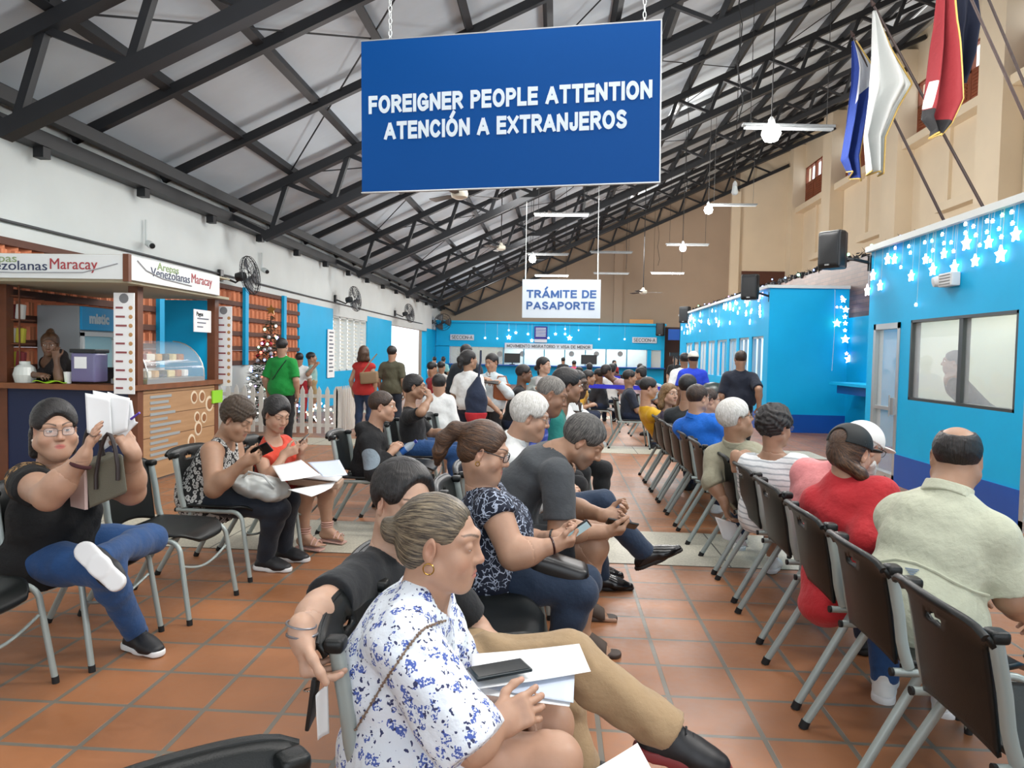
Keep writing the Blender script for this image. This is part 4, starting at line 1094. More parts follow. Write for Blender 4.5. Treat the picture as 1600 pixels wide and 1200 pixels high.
PEOPLE = []
def person(label, J, skin=(.42, .26, .18), top=None, bottom=None, shoes=None, hair=None, face=None, res=(.010, .0045, .0045), fat=1.0, armfat=1.0, belly=0, bust=0, hands=('relaxed', 'relaxed'), legfat=1.0, glasses=None, toes=False, look=(0, 0), iris='#2b1a10', group=None, handkw=({}, {}), eyes=True, name='person', hs=1.0):
    fc = dict(face or {}); J['hs'] = hs; fat_h = fc.get('fat', 0)
    root = thing(name, label, 'person', (J['pel'][0], J['pel'][1], 0), 0, group)
    o = np.array([J['pel'][0], J['pel'][1], 0.0])
    JW = {k: (v.copy() if isinstance(v, np.ndarray) else v) for k, v in J.items()}
    for k, v in list(J.items()):                                     # into the person's own space
        if k in ('pel', 'mid', 'nb', 'head') or (len(k) == 2 and k[0] in 'shewka' and k[1] in 'RL'): J[k] = v-o
    J['root'] = o; J['world'] = JW
    hb, hh, hd = res
    S = SDF(); torso_sdf(S, J, 0, fat, belly, bust)
    for sd, hp, hk in zip('RL', hands, handkw):
        arm_sdf(S, J, sd, 0, armfat*(.55+.45*fat)); 
        if hp: hand_sdf(S, J, sd, hp, **hk)
        leg_sdf(S, J, sd, 0, legfat*(.5+.5*fat)); (foot_sdf(S, J, sd, toes) if not shoes else None)
    head_sdf(S, J, fc)
    fine = [(J['head']-J['Rh'][2]*.0, .155*hs, hh)]
    if hd:
        for sd, hp in zip('RL', hands):
            if hp: fine.append((J['w'+sd]+J['hd'+sd]*.09*J['s'], .135*J['s'], hd))
        if np.linalg.norm(fine[-1][0]-fine[0][0]) < 0.27 or (len(fine) > 2 and np.linalg.norm(fine[1][0]-fine[2][0]) < .27*J['s']):
            # hands close together: one ball for both
            if len(fine) > 2:
                cc = (fine[1][0]+fine[2][0])/2; rr = np.linalg.norm(fine[1][0]-fine[2][0])/2+.135*J['s']; fine = [fine[0], (cc, rr, hd)]
        fine = [fine[0]]+[f for f in fine[1:] if np.linalg.norm(f[0]-fine[0][0]) > f[1]+fine[0][1]]
    V, Q = S.mesh(hb, None, fine)
    np_mesh('body', V, Q, skin_mat(), root, paint(V, skin, J, fc))
    if eyes: make_eyes(J, root, look, iris)
    if hair:
        for hc in (hair if isinstance(hair, list) else [hair]):
            hc = dict(hc); hc['root'] = 0; make_hair(J, root, hc, max(hh*1.0, .004), hc.get('name', 'hair'))
    s = J['s']; um = unit(J['mid']-J['pel'])
    if bottom:
        g = bottom.get('g', .009); S = SDF(); lo = bottom.get('loose', .008)
        wc = [(J['pel']+um*bottom.get('waist', .09)*s, um)]
        S.ell(J['pel'], (.172*s*(.9+.1*fat)*fat+g, .118*s*fat+g, .118*s+g), np.array([J['w'], unit(np.cross(um, J['w']))*-1, um]), .05, cuts=wc)
        S.cone(J['pel'], J['mid'], .112*s*fat+g, .103*s*fat+g, .04, w=J['w'], sa=1.34, sb=1.3, cuts=wc)
        if bottom.get('kind') == 'skirt':
            t = bottom.get('len', .9)
            for q in (0, .25, .5, .75, 1):
                h_ = J['hR']+(J['hL']-J['hR'])*q; k_ = J['kR']+(J['kL']-J['kR'])*q; e = h_+(k_-h_)*t
                S.cone(h_, h_+(k_-h_)*(t+.2), .095*s*fat+g, .075*s+g+lo, .04, cut=(e, unit(k_-h_)))
        else:
            for sd in 'RL': leg_sdf(S, J, sd, g, legfat*(.5+.5*fat), bottom.get('len', 2.0), lo)
        V, Q = S.mesh(max(hb, .008), (bottom.get('fold', .003), 34, 1.0))
        np_mesh(bottom.get('name', 'trousers'), V, Q, bottom['mat'], root)
    if top:
        g = top.get('g', .012); S = SDF()
        hem = top.get('hem', -.06); hc_ = [(J['pel']+um*hem*s, -um)]
        torso_sdf(S, J, g, fat, belly, bust*1.02 if bust else 0, cuts=hc_)
        if top.get('skirting'):
            S.ell(J['pel']-um*.02, (.18*s*fat+g+.02, .135*s*fat+g+.02, .2*s), np.array([J['w'], J['f'], um]), .04, cuts=hc_)
        sl = top.get('sleeve', .6)
        if sl > 0:
            for sd in 'RL': arm_sdf(S, J, sd, g, armfat*(.55+.45*fat), sl, .035, top.get('flare', .008))
        else:
            for sd in 'RL':
                d_ = unit(J['e'+sd]-J['s'+sd]); S.cone(J['s'+sd]+d_*.03*s, J['e'+sd], (.075 if sl == 0 else .095)*s*armfat, .08*s*armfat, .012, 's')
        nk = top.get('neck', .066); nd = unit(J['head']-J['nb'])
        nf = top.get('neckf', .02)
        S.cone(J['nb']+J['fs']*nf-nd*top.get('neckd', .0), J['nb']+nd*.16+J['fs']*nf, nk*s, nk*s*1.1, .008, 's')
        if top.get('vee'): S.cone(J['nb']+J['fs']*.09-J['ub']*top['vee'], J['nb']+J['fs']*.10+J['ub']*.02, .012, .055, .012, 's')
        for b in top.get('extra', []): S.cone(V3(b[0])-o, V3(b[1])-o, b[2], b[3], b[4] if len(b) > 4 else .03)
        V, Q = S.mesh(max(hb*.9, .007), (top.get('fold', .004), top.get('foldf', 30), top.get('ph', 0.5)))
        t = np_mesh(top.get('name', 'shirt'), V, Q, top['mat'], root)
        if top.get('collar'):
            S = SDF(); nb = J['nb']; ca = nb+nd*.012; r = (.066 if not J['female'] else .06)*s*(1+fat_h*.2)
            S.cone(ca-nd*.03+J['fs']*.008, ca+nd*.035+J['fs']*.0, r+.016, r+.006, .01, cuts=[(ca+nd*.028, unit(nd-J['fs']*.25)), (ca-nd*.03, -nd)])
            S.cone(ca-nd*.1+J['fs']*.01, ca+nd*.1+J['fs']*.01, r-.001, r-.001, .003, 's')
            S.cone(ca+J['fs']*.08-nd*.05, ca+J['fs']*.085+nd*.06, .006, .03, .005, 's')
            V, Q = S.mesh(.005 if hb < .012 else .008, (.001, 40, 0)); np_mesh('collar', V, Q, top.get('collar_mat', top['mat']), t)
    if shoes:
        for sd in 'RL': make_shoe(J, sd, root, shoes[0], shoes[1], shoes[2] if len(shoes) > 2 else 'sneaker', .006 if hb <= .011 else .012)
    if glasses: make_glasses(J, root, **glasses)
    J['obj'] = root
    PEOPLE.append(root)
    return root
# ------------------------------------------------------------------ signs
M_grey_s = mat('sign_grey', '#c3ced8', .4)
def board(name, label, u, v, Y, w, h, m, rz=0, roll=0, t=.02, cat='sign', group=None):
    c = at(u, v, Y); s = thing(name, label, cat, c, 0, group)
    s.rotation_euler = (0, math.radians(roll), math.radians(rz))
    MB().box((0, 0, 0), (w, t, h), None, .004).build('panel', m, s)
    return s
s = board('hanging_sign', 'large blue hanging sign lettered FOREIGNER PEOPLE ATTENTION in white', 791, 172, 5.9, 2.46, 1.255, M_blue_s, -5.7, -1.0, .03)
block_text('FOREIGNER PEOPLE ATTENTION', .148, 2.33, M_wtext, s, (.0, -.016, .095), sw=.235)
block_text('ATENCIÓN A EXTRANJEROS', .148, 2.0, M_wtext, s, (-.03, -.016, -.125), sw=.235)
MB().mm((-1.235, -.016, .622), (1.235, .016, .632)).mm((-1.235, -.016, -.632), (1.235, .016, -.622)).mm((1.225, -.017, -.63), (1.236, .016, .63)).build('edge_trim', M_alu, s)
for x in (-.98, 1.10):
    b = MB()
    for k in range(46):
        z = .63+k*.05; pts = [(x+.012*math.cos(q*math.pi/4)*(1 if k % 2 else .35), .012*math.cos(q*math.pi/4)*(.35 if k % 2 else 1), z+.03*math.sin(q*math.pi/4)) for q in range(8)]
        b.tube(pts, .0035, 4, closed=True)
    b.build('chain', M_white, s, True)
s = board('hanging_sign', 'pale grey hanging sign lettered TRÁMITE DE PASAPORTE in blue', 877, 467, 18.0, 1.95, .96, M_grey_s, 0, -.5)
M_btext = mat('sign_blue_letters', '#2d5590', .5)
block_text('TRÁMITE DE', .20, 1.74, M_btext, s, (0, -.0105, .12), sw=.21); block_text('PASAPORTE', .20, 1.70, M_btext, s, (-.02, -.0105, -.17), sw=.21)
for x in (-.9, .9): MB().tube([(x, 0, .48), (x, .1, 1.15)], .014, 5).tube([(x, .1, 1.15), (x, .2, CB(s.location.x+x)+.05-s.location.z)], .006, 5).build('hanging_rod', M_white, s)
for u, lab in ((722, 'SECCION-A sign at the left end of the far blue fascia'), (1007, 'SECCION-A sign at the right end of the far blue fascia')):
    s = board('wall_sign', 'small grey '+lab, u, 527 if u < 900 else 531.5, 34.45, 1.15, .27, M_grey_s)
    block_text('SECCION-A', .17, 1.02, M_text, s, (0, -.0105, 0), sw=.13)
s = board('wall_sign', 'long grey sign lettered MOVIMIENTO MIGRATORIO Y VISA DE MENOR', 857, 541.5, 34.42, 4.2, .28, M_grey_s)
block_text('MOVIMIENTO MIGRATORIO Y VISA DE MENOR', .15, 4.0, M_text, s, (0, -.0105, 0), sw=.16)
s = board('notice_board', 'purple notice with pale lines hung above the far counter sign', 845, 520, 34.4, .62, .62, mat('notice_purple', '#2d2c86', .6), cat='notice')
b = MB()
for k in range(6): b.mm((-.24, -.014, .2-k*.075), (.24, -.011, .235-k*.075))
b.build('text_lines', M_wtext, s); MB().mm((-.3, -.011, -.46), (.3, .01, -.31)).build('lower_sheet', M_grey_s, s)
for i, u in enumerate((781, 816, 893, 932, 969)):
    tag(MB().lathe([(.0, -.01), (.13, -.01), (.13, .01), (0, .01)], at(u, 553, 34.55), (0, -1, 0), 16).build('window_sticker', mat('sticker_grey', '#8b8d8d', .6)), 'round grey number sticker on a far counter window', 'sticker', 'round stickers on the far counter windows')
for u, v, Y in ((800, 571, 34.2), (921, 577, 33.6)):
    m = thing('computer_monitor', 'black monitor on the far counter '+('left of the cardigan woman' if u < 850 else 'right of the person in pink'), 'monitor', (at(u, v, Y)[0], 34.35, .972))
    MB().box((0, 0, .3), (.75, .05, .45), None, .01).build('screen', M_blackp, m); MB().mm((-.03, -.02, 0), (.03, .02, .1)).mm((-.13, -.09, -.02), (.13, .09, .01)).build('stand', M_blackp, m)
MB().box(at(1002, 506, 35.6), (1.15, .04, .42)).build('orange_board', mat('orange_panel', '#e0a060', .7))
tag(bpy.data.objects['orange_board'], 'plain orange board standing above the far counter roof', 'board')
s = thing('paper_banner', 'tall white paper banner with faint lines on the blue pier', 'banner', (XL+.03, 18.35, 1.1))
MB().mm((-.01, -.28, -.35), (.01, .28, .9)).build('sheet', M_paper, s)
b = MB()
for k in range(11): b.mm((.010, -.18, .8-k*.1), (.013, .18-.05*(k % 3), .84-k*.1))
b.build('text_lines', mat('grey_ink', '#6f7480', .7), s)

# ------------------------------------------------------------------ lamps and fans
M_lamp = mat('lamp_glow', (1, .99, .95), .4, emit=22); M_fix = mat('fixture_white', '#cfd2d2', .5)
M_blade = mat('fan_blade', '#4a443e', .5)
def roof_z(x): return RZ(x)-.02
def tube_lamp(u, v, Y, lit, label, L=1.22, yaw=0):
    c = at(u, v, Y); t = thing('tube_lamp', label, 'lamp', c, math.radians(yaw), None)
    MB().box((0, 0, .03), (L+.06, .10, .035), None, .006).build('fixture_body', M_fix if lit else mat('fixture_grey', '#6f7273', .6), t)
    for y in (-.026, .026): MB().tube([(-L/2, y, -.005), (L/2, y, -.005)], .019, 8).build('tube', M_lamp if lit else mat('tube_off', '#8b8e8f', .5), t, True)
    b = MB()
    for x in (-L/2+.08, L/2-.08): b.tube([(x, 0, .045), (x, 0, min(2.4, roof_z(c[0]+x)-c[2]))], .005, 4)
    b.build('hanging_wire', M_wire, t)
    if lit: area('tube_lamp_light', (c[0], c[1], c[2]-.05), (L, .1), 45, (0, 0, -1), (.97, .99, 1))
tube_lamp(877, 336, 16.8, True, 'bright tube lamp hanging above the passport sign')
tube_lamp(1043, 427, 28, True, 'lit tube lamp before the far wall, right of the passport sign')
tube_lamp(862, 431, 27, True, 'lit tube lamp hanging just behind the top of the passport sign')
tube_lamp(955, 395, 22, False, 'unlit tube fixture hanging above another, right of the passport sign')
tube_lamp(955, 428, 26, False, 'unlit tube fixture, lower of the pair right of the passport sign')
def ceiling_fan(u, v, Y, label, lamp=False, a0=8, R=.62, power=0):
    c = at(u, v, Y); t = thing('ceiling_fan', label, 'fan', c)
    top = roof_z(c[0])-c[2]
    MB().tube([(0, 0, .06), (0, 0, top)], .014, 6).lathe([(.0, top-.09), (.06, top-.08), (.07, top), (0, top)]).build('rod', M_wire, t, True)
    MB().lathe([(.02, .16), (.05, .13), (.05, .09), (.115, .07), (.13, .02), (.12, -.03), (.06, -.06), (0, -.06)], seg=20).build('motor', M_cream, t, True)
    for k in range(3):
        a = math.radians(a0+120*k); b = MB(); m = Matrix.Rotation(a, 4, 'Z') @ Matrix.Rotation(math.radians(10), 4, 'X')
        pts = [m @ Vector(p) for p in ((.10, -.025, 0), (.2, -.055, 0), (R, -.07, 0), (R+.02, 0, 0), (R, .07, 0), (.2, .055, 0), (.10, .025, 0))]
        b.poly(pts, (0, 0, .008)); b.build('blade', M_blade, t)
    if lamp:
        MB().lathe([(0, -.06), (.05, -.065), (.12, -.10), (.13, -.14), (.09, -.18), (0, -.19)], seg=18).build('lamp_globe', M_lamp, t, True)
        l = bpy.data.lights.new('fan_lamp_light', 'POINT'); l.energy = power; l.shadow_soft_size = .12; o = link(bpy.data.objects.new('fan_lamp_light', l)); o.location = Vector(c)-Vector((0, 0, .34))
ceiling_fan(718, 305, 10.7, 'cream ceiling fan just under the left half of the blue sign', a0=20)
ceiling_fan(783, 388, 20, 'ceiling fan on a long rod, left of the passport sign', a0=-10)
ceiling_fan(1005, 457, 24, 'small ceiling fan low before the far wall on a long black rod', a0=3)
def pendant(u, v, Y, lit, label, power=0, r=.085):
    c = at(u, v, Y); t = thing('pendant_bulb', label, 'lamp', c); z = roof_z(c[0])-c[2]
    MB().tube([(0, 0, .14), (0, 0, z)], .008, 5).build('cord', M_wire, t)
    MB().lathe([(.02, .10), (.05, .12), (.045, .17), (.015, .22), (0, .22)], seg=14).build('socket', M_fix, t, True)
    MB().lathe([(0, -r), (r*.7, -r*.75), (r, -.01), (r*.8, r*.7), (.045, .115), (0, .115)], seg=18).build('globe', M_lamp if lit else M_white, t, True)
    if power: bulb('pendant_light', (c[0], c[1], c[2]-.25), power, .12)
pendant(1205, 208, 10.1, True, 'brightest pendant bulb, beside the blue and white flag', 90, .13)
pendant(1107, 328, 20, True, 'lit pendant bulb before the beige corner', 120, .12)
pendant(1067, 388, 21.5, True, 'lit pendant bulb right of the two unlit tubes', 60, .10)
pendant(832, 405, 21.5, True, 'lit pendant bulb above the left end of the passport sign', 60, .11)
pendant(1148, 300, 15, False, 'unlit white pendant on a long cord before the lit beige corner', 0, .07)
tube_lamp(1232, 200, 10.3, False, 'unlit tube fixture behind the brightest bulb', yaw=4)
tube_lamp(1146, 321, 20.3, False, 'unlit tube fixture beside the bulb at the beige corner')
tube_lamp(1074, 383, 22, False, 'unlit tube fixture behind the bulb right of the unlit pair')
tube_lamp(856, 398, 22, False, 'unlit tube fixture behind the bulb over the passport sign')
M_cage = mat('fan_cage', '#2b2d31', .4, .5)
def wall_fan(Y, z, label, az, tilt=0, X=XL, reach=.5, r=.30):
    t = thing('wall_fan', label, 'fan', (X, Y, z))
    MB().box((.03, 0, 0), (.06, .12, .2), None, .01).tube([(.05, 0, -.02), (reach*.6, 0, -.12), (reach*.8, 0, -.05)], .018, 6).build('bracket', M_blackp, t)
    h = bpy.data.objects.new('fan_head', None)
    M = Matrix.Translation((reach, 0, 0)) @ Matrix.Rotation(math.radians(az), 4, 'Z') @ Matrix.Rotation(math.radians(tilt), 4, 'Y')
    q = lambda p: M @ Vector(p)
    b = MB(); b.lathe([(0, -.20), (.07, -.19), (.085, -.10), (.07, -.03), (0, -.03)], q((0, 0, 0)), (M.to_3x3() @ Vector((1, 0, 0))), 16); b.build('motor', M_blackp, t, True)
    b = MB()
    for rr, x in ((r, .06), (r*.98, .10), (r*.72, .125), (r*.45, .135), (r*.2, .14), (r*.98, .02), (r*.7, -.005), (r*.4, -.015)):
        b.tube([q((x, rr*math.cos(a*math.pi/14), rr*math.sin(a*math.pi/14))) for a in range(28)], .0045 if rr < r else .010, 4, closed=True)
    for k in range(26):
        a = 2*math.pi*k/26; f = lambda x, rr: q((x, rr*math.cos(a), rr*math.sin(a)))
        b.tube([f(.14, .03), f(.135, r*.45), f(.10, r*.98), f(.06, r), f(.02, r*.98), f(-.015, r*.4)], .0028, 4)
    b.build('cage', M_cage, t)
    for k in range(3):
        b = MB()
        def bl(u, v, k=k):
            rr = .04+u*(r-.07); a = 2*math.pi*k/3+(v-.5)*(1.1 if u > .2 else .8); return q((.06+.05*(v-.5), rr*math.cos(a), rr*math.sin(a)))
        b.sheet(bl, 6, 6); b.build('blade', mat('fan_blade_dark', '#3c3f44', .4), t, 'all', .004)
wall_fan(12.2, 2.72, 'black wall fan nearest the snack kiosk', 0, -8, r=.33)
wall_fan(18.7, 2.82, 'black wall fan above the louvred window', -6, -8, r=.33)
wall_fan(25.7, 2.85, 'black wall fan above the bright doorway', -14, -8, r=.34)
wall_fan(33.6, 2.9, 'dark wall fan in the far left corner turned towards the hall', -75, 0, r=.40)
for Y, z, lab, X in ((9.9, 2.95, 'small white camera on a pipe above the kiosk roof', XL), (13.9, 3.05, 'small white camera hanging under the wall beam, right of the first fan', XL)):
    t = thing('security_camera', lab, 'camera', (X, Y, z))
    MB().tube([(.05, 0, -.05), (.05, 0, .30)], .02 if X == XL else .01, 6).build('mount_pipe', M_white, t, True)
    MB().lathe([(0, 0), (.05, .01), (.05, .16), (0, .17)], (.08, 0, -.03), (.7, -.6, -.3), 12).build('camera_body', M_white, t, True)
    MB().lathe([(0, 0), (.04, 0), (.035, .015), (0, .02)], Vector((.08, 0, -.03))+Vector((.7, -.6, -.3)).normalized()*.165, (.7, -.6, -.3), 12).build('camera_lens', M_blackp, t, True)
# dangling cables before the far wall
for i, (u, v0, v1, Y) in enumerate(((978, 360, 420, 26), (1028, 330, 415, 28), (1072, 195, 300, 17), (1153, 0, 190, 9))):
    b = MB(); p = at(u, v1, Y); z = roof_z(p[0]); n = 14
    b.tube([(p[0]+.04*math.sin(k*1.7)*(i % 2)+.02*math.sin(k), p[1], p[2]+(z-p[2])*k/n) for k in range(n+1)], .008, 5)
    tag(b.build('dangling_cable', M_wire), ['thin cable hanging behind the unlit tube fixtures', 'wavy cable hanging down to the lit tube at the far wall', 'thin cable hanging left of the beige corner fan', 'long cable hanging from the roof left of the flags'][i], 'cable')

# ------------------------------------------------------------------ speakers
def speaker(u, v, Y, label, arm, sc=1.0, face=-140):
    c = at(u, v, Y); t = thing('loudspeaker', label, 'loudspeaker', c, math.radians(face+90)); s = sc
    b = MB()
    prof = [(-.165, -.02), (-.15, -.13), (.15, -.13), (.165, -.02), (.11, .14), (-.11, .14)]
    b.poly([(x*s, y*s, -.24*s) for x, y in prof], (0, 0, .48*s)); o = b.build('cabinet', M_blackp, t)
    md = o.modifiers.new('bevel', 'BEVEL'); md.width = .03*s; md.segments = 3
    b = MB(); b.sheet(lambda p, q: ((p-.5)*.27*s, (-.135-.02*math.sin(math.pi*p)*math.sin(math.pi*q))*s, (q-.5)*.42*s), 8, 10); b.build('grille', mat('speaker_grille', '#2a2d2f', .5, bump=.5, bscale=300), t, True, .004)
    MB().box((0, -.155*s, -.20*s), (.06*s, .01, .02*s)).build('badge', M_alu, t)
    a = Matrix.Rotation(-math.radians(face+90), 3, 'Z') @ (Vector(arm)-Vector(c))
    MB().tube([(0, .12*s, -.1*s), a*.5+Vector((0, 0, -.03)), a], .022, 6).box(a, (.09, .09, .2)).build('wall_bracket', M_blackp, t)
speaker(1303, 391, 9.55, 'black loudspeaker on the corner of the near blue booth', (4.06, 9.62, 2.72))
speaker(1173, 449, 14.6, 'black loudspeaker on the corner of the second blue booth', (4.25, 14.68, 2.7), 1.05, -120)
speaker(1071, 492, 23.5, 'black loudspeaker on the far end of the second booth', (4.25, 23.6, 2.75), 1.1, -125)
speaker(1032, 515, 33.9, 'black loudspeaker on the right end of the far counter', (4.9, 34.45, 2.7), 1.25, -110)
e = thing('emergency_light', 'grey emergency light box on the near booth fascia among stars', 'emergency light', (XB-.05, 7.62, 2.30))
MB().box((0, 0, 0), (.09, .26, .14), None, .015).build('housing', M_fix, e); MB().lathe([(0, 0), (.06, 0), (.05, .05), (0, .06)], (-.02, .17, 0), (-1, .2, -.2)).build('lamp_head', M_fix, e, True)
b = MB()
for k in range(4): b.mm((-.048, -.10, -.05+k*.03), (-.044, .10, -.04+k*.03))
b.build('vent', mat('vent_dark', '#777a7a', .6), e)

# ------------------------------------------------------------------ star lights, garland
M_star = mat('star_glow', (1.0, .93, 1.0), .4, emit=3.5); M_starp = mat('star_glow_violet', (.6, .35, 1.0), .4, emit=5.0); M_starg = mat('star_glow_green', (.35, 1.0, .55), .4, emit=4.0); M_starb = mat('star_glow_blue', (.25, .4, 1.0), .4, emit=5.0)
def star_pts(c, r, ax, up_, n=5, inner=.48):
    return [Vector(c)+Vector(ax)*math.sin(math.pi*k/n)*(r if k % 2 == 0 else r*inner)+Vector(up_)*math.cos(math.pi*k/n)*(r if k % 2 == 0 else r*inner) for k in range(2*n)]
def star(c, r, parent, m, ax=(0, 1, 0), nrm=(-1, 0, 0)):
    b = MB(); b.poly(star_pts(Vector(c)-Vector(nrm)*0, r, ax, (0, 0, 1)), Vector(nrm)*.018); return b.build('star' if r > .025 else 'bulb', m, parent)
def on_x(u, v, X):
    r = CAMR[0]*(u-800)/F_PX+CAMR[1]*(600-v)/F_PX+CAMR[2]; return CAMP+r*(X/r[0])
t = thing('star_light_string', 'white star lights strung across the near booth fascia', 'string light', (0, 0, 0))
big = ((795,500),(752,500),(900,605),(1035,565),(1170,550),(990,500),(1105,465),(1245,400),(1300,510),(1385,395),(1460,470),(1555,345),(625,695),(705,665),(660,600))
small = ((885,420),(985,395),(1030,385),(1095,345),(1150,395),(1105,400),(1240,335),(1240,280),(1290,295),(1305,350),(1375,330),(1375,262),(1450,310),(1465,360),(1470,225),(1530,205),(1535,275),(1165,450),(800,430),(895,460),(1035,445),(835,550),(1020,510),(930,785),(1330,412),(1410,262))
rg = random.Random(3); b = MB()
o0 = Vector(on_x(1470, 430, XB)); t.location = o0
for i, (x, y) in enumerate(big+small):
    p = Vector(on_x(1200+x/4, 280+y/4, XB-.03))-o0; L = i < len(big)
    star(p, rg.uniform(.058, .085) if L else .022, t, M_star if L or rg.random() < .8 else rg.choice((M_starp, M_starg)))
    b.tube([p, (p.x+.01, p.y, TOP-o0.z+.03)], .0022, 3)
b.build('wire', M_white, t)
t = thing('star_light_string', 'dense white star lights along the second booth fascia', 'string light', (X2-.04, 19.5, 2.5)); b = MB()
for k in range(74):
    y = rg.choice((rg.uniform(-4.6, -3.2), rg.uniform(-2.8, .8), rg.uniform(1.5, 4.8))); z = .28-rg.random()**1.2*.55; p = Vector((-.01, y, z)); 
    star(p, rg.choice((.03, .05, .075)), t, M_star if rg.random() < .85 else M_starp); b.tube([p, (p.x, y, .38)], .002, 3)
b.build('wire', M_white, t)
t = thing('star_light_string', 'coloured star lights hanging down the recess pipe', 'string light', (XP-.32, 14.5, 2.0)); b = MB()
for (x, y, r, m) in ((430, 900, .09, M_starg), (470, 755, .06, M_star), (455, 800, .03, M_starp), (485, 815, .07, M_star), (480, 860, .05, M_star), (482, 900, .05, M_star), (480, 945, .04, M_star), (482, 1000, .09, M_star), (490, 1090, .04, M_starp), (505, 1125, .09, M_star), (460, 735, .03, M_starp), (430, 800, .03, M_starp), (540, 760, .035, M_starp), (540, 820, .03, M_starp)):
    p = Vector(at(1200+x/4, 280+y/4, 14.48)); star(p-t.location, r, t, m, (1, 0, 0), (0, -1, 0))
b.tube([(0, 0, .85), (.02, 0, 0), (0, 0, -.75)], .004, 4).build('wire', M_white, t)
t = thing('star_light_string', 'sparse small star lights on the far counter fascia', 'string light', (.5, Yc-.06, 2.7)); b = MB()
for (u, v, r) in ((795, 516, .05), (795, 527, .13), (806, 520, .08), (825, 522, .07), (868, 522, .08), (883, 514, .05), (890, 528, .14), (883, 522, .07), (831, 532, .1), (857, 528, .06), (758, 528, .06), (777, 529, .05), (936, 530, .05), (976, 530, .05), (904, 516, .04)):
    p = Vector(at(u, v, Yc-.06)); star(p-t.location, r, t, M_star, (1, 0, 0), (0, -1, 0)); b.tube([p-t.location, (p.x-.5, 0, .3)], .004, 3)
b.build('wire', M_white, t)
b = MB()
for k in range(900):
    y = 5.0+26*k/900; a = rg.uniform(0, 6.28); c = Vector((XP+.05+rg.uniform(-.07, .05), y, 3.46+rg.uniform(-.05, .08)))
    d = Vector((rg.uniform(-1, 1), rg.uniform(-1, 1), rg.uniform(-.6, 1))).normalized()*.10; e_ = d.orthogonal().normalized()*.022
    b.bm.faces.new([b.bm.verts.new(c+d), b.bm.verts.new(c+e_), b.bm.verts.new(c-d*.6), b.bm.verts.new(c-e_)])
    if k % 3 == 0: b.sph(c, rg.uniform(.03, .055), 6)
tag(b.build('tinsel_garland', mat('garland_dark', '#26262b', .35, .3)), 'dark tinsel garland along the top of the brick parapet', 'garland', kind='stuff')
t = thing('fairy_light_string', 'small coloured lights wound in the dark garland', 'string light', (XP-.05, 8, 3.5))
for k in range(46):
    y = (-2.5+k*.085) if k < 26 else 2.5+(k-26)*1.0; MB().sph((rg.uniform(-.05, .03), y, rg.uniform(-.06, .08)), rg.uniform(.018, .034), 8).build('bulb', rg.choice((M_starg, M_starp, M_starb, M_starb)), t)

# ------------------------------------------------------------------ flags
M_pole = mat('flag_pole', '#3a2c2a', .5)
def flag(label, base, tip, fn, m, nu=26, nv=40, trim=None):
    base = Vector(base); tip = Vector(tip); base = tip+(base-tip)*((tip.z-3.45)/(tip.z-base.z))   # foot of the pole on the parapet
    t = thing('flag', label, 'flag', base); B = base; T = tip-B
    MB().tube([(0, 0, 0), T], [.022, .016], 8).lathe([(0, 0), (.03, .02), (.012, .09), (0, .12)], T, T.normalized(), 10).build('pole', M_pole, t, True)
    b = MB(); uvl = b.bm.loops.layers.uv.new('UVMap'); g = {}
    for i in range(nu+1):
        for j in range(nv+1): g[i, j] = b.bm.verts.new(Vector(fn(i/nu, j/nv))-B)
    for i in range(nu):
        for j in range(nv):
            f = b.bm.faces.new((g[i, j], g[i+1, j], g[i+1, j+1], g[i, j+1]))
            for l, (p, q) in zip(f.loops, ((i, j), (i+1, j), (i+1, j+1), (i, j+1))): l[uvl].uv = (p/nu, q/nv)
    b.build('cloth', m, t, 'all', .004)
    if trim:
        MB().tube([Vector(fn(1, j/nv))-B for j in range(nv+1)], .012, 5).tube([Vector(fn(i/nu, 1))-B for i in range(nu+1)], .012, 5).build('fringe', mat('gold_fringe', '#b89a52', .6), t, True)
    return t
def curve(keys, v):
    for (v0, u0, w0), (v1, u1, w1) in zip(keys, keys[1:]):
        if v <= v1: t = (v-v0)/(v1-v0); t = t*t*(3-2*t)*.5+t*.5; return u0+(u1-u0)*t, w0+(w1-w0)*t
    return keys[-1][1:]
def drape(L, R, Y, n, amp, ph=0):
    def fn(u, v):
        a, b_ = Vector(at(*curve(L, v), Y)), Vector(at(*curve(R, v), Y)); p = a.lerp(b_, u); k = u*n*2*math.pi+ph+v*1.6
        return p+Vector((.25*amp*math.sin(k*.5+1)*min(1, v*3), amp*math.sin(k)*min(1, .15+v*2), 0))
    return fn
g = NT('flag_blue_white', .8); sx = g.n('SeparateXYZ'); g.l(g.tc.outputs['UV'], sx.inputs[0]); U, Vv = sx.outputs[0], sx.outputs[1]
w_ = g.math('MULTIPLY', g.math('GREATER_THAN', g.math('ADD', U, g.math('MULTIPLY', Vv, .35)), .42), g.math('LESS_THAN', g.math('ADD', Vv, g.math('MULTIPLY', U, .16)), .52)); g.bump(g.noise(16, 3), .3, .03)
g.base(g.mix(w_, srgb('#1a3580'), srgb('#b4b8c0')))
tp, bs = at(1334, 58, 10.9), at(1470, 335, 10.9)
flag('blue and white striped flag, leftmost of the wall flags', bs, tp, drape([(0, 1331, 64), (.3, 1330, 130), (.6, 1324, 190), (.85, 1315, 248), (1, 1324, 266)], [(0, 1337, 64), (.2, 1360, 104), (.42, 1356, 145), (.62, 1347, 195), (.85, 1338, 245), (1, 1341, 284)], 10.9, 1.6, .10, .4), g.m, trim=True)
tp, bs = at(1366, 10, 10.2), at(1533, 318, 10.2)
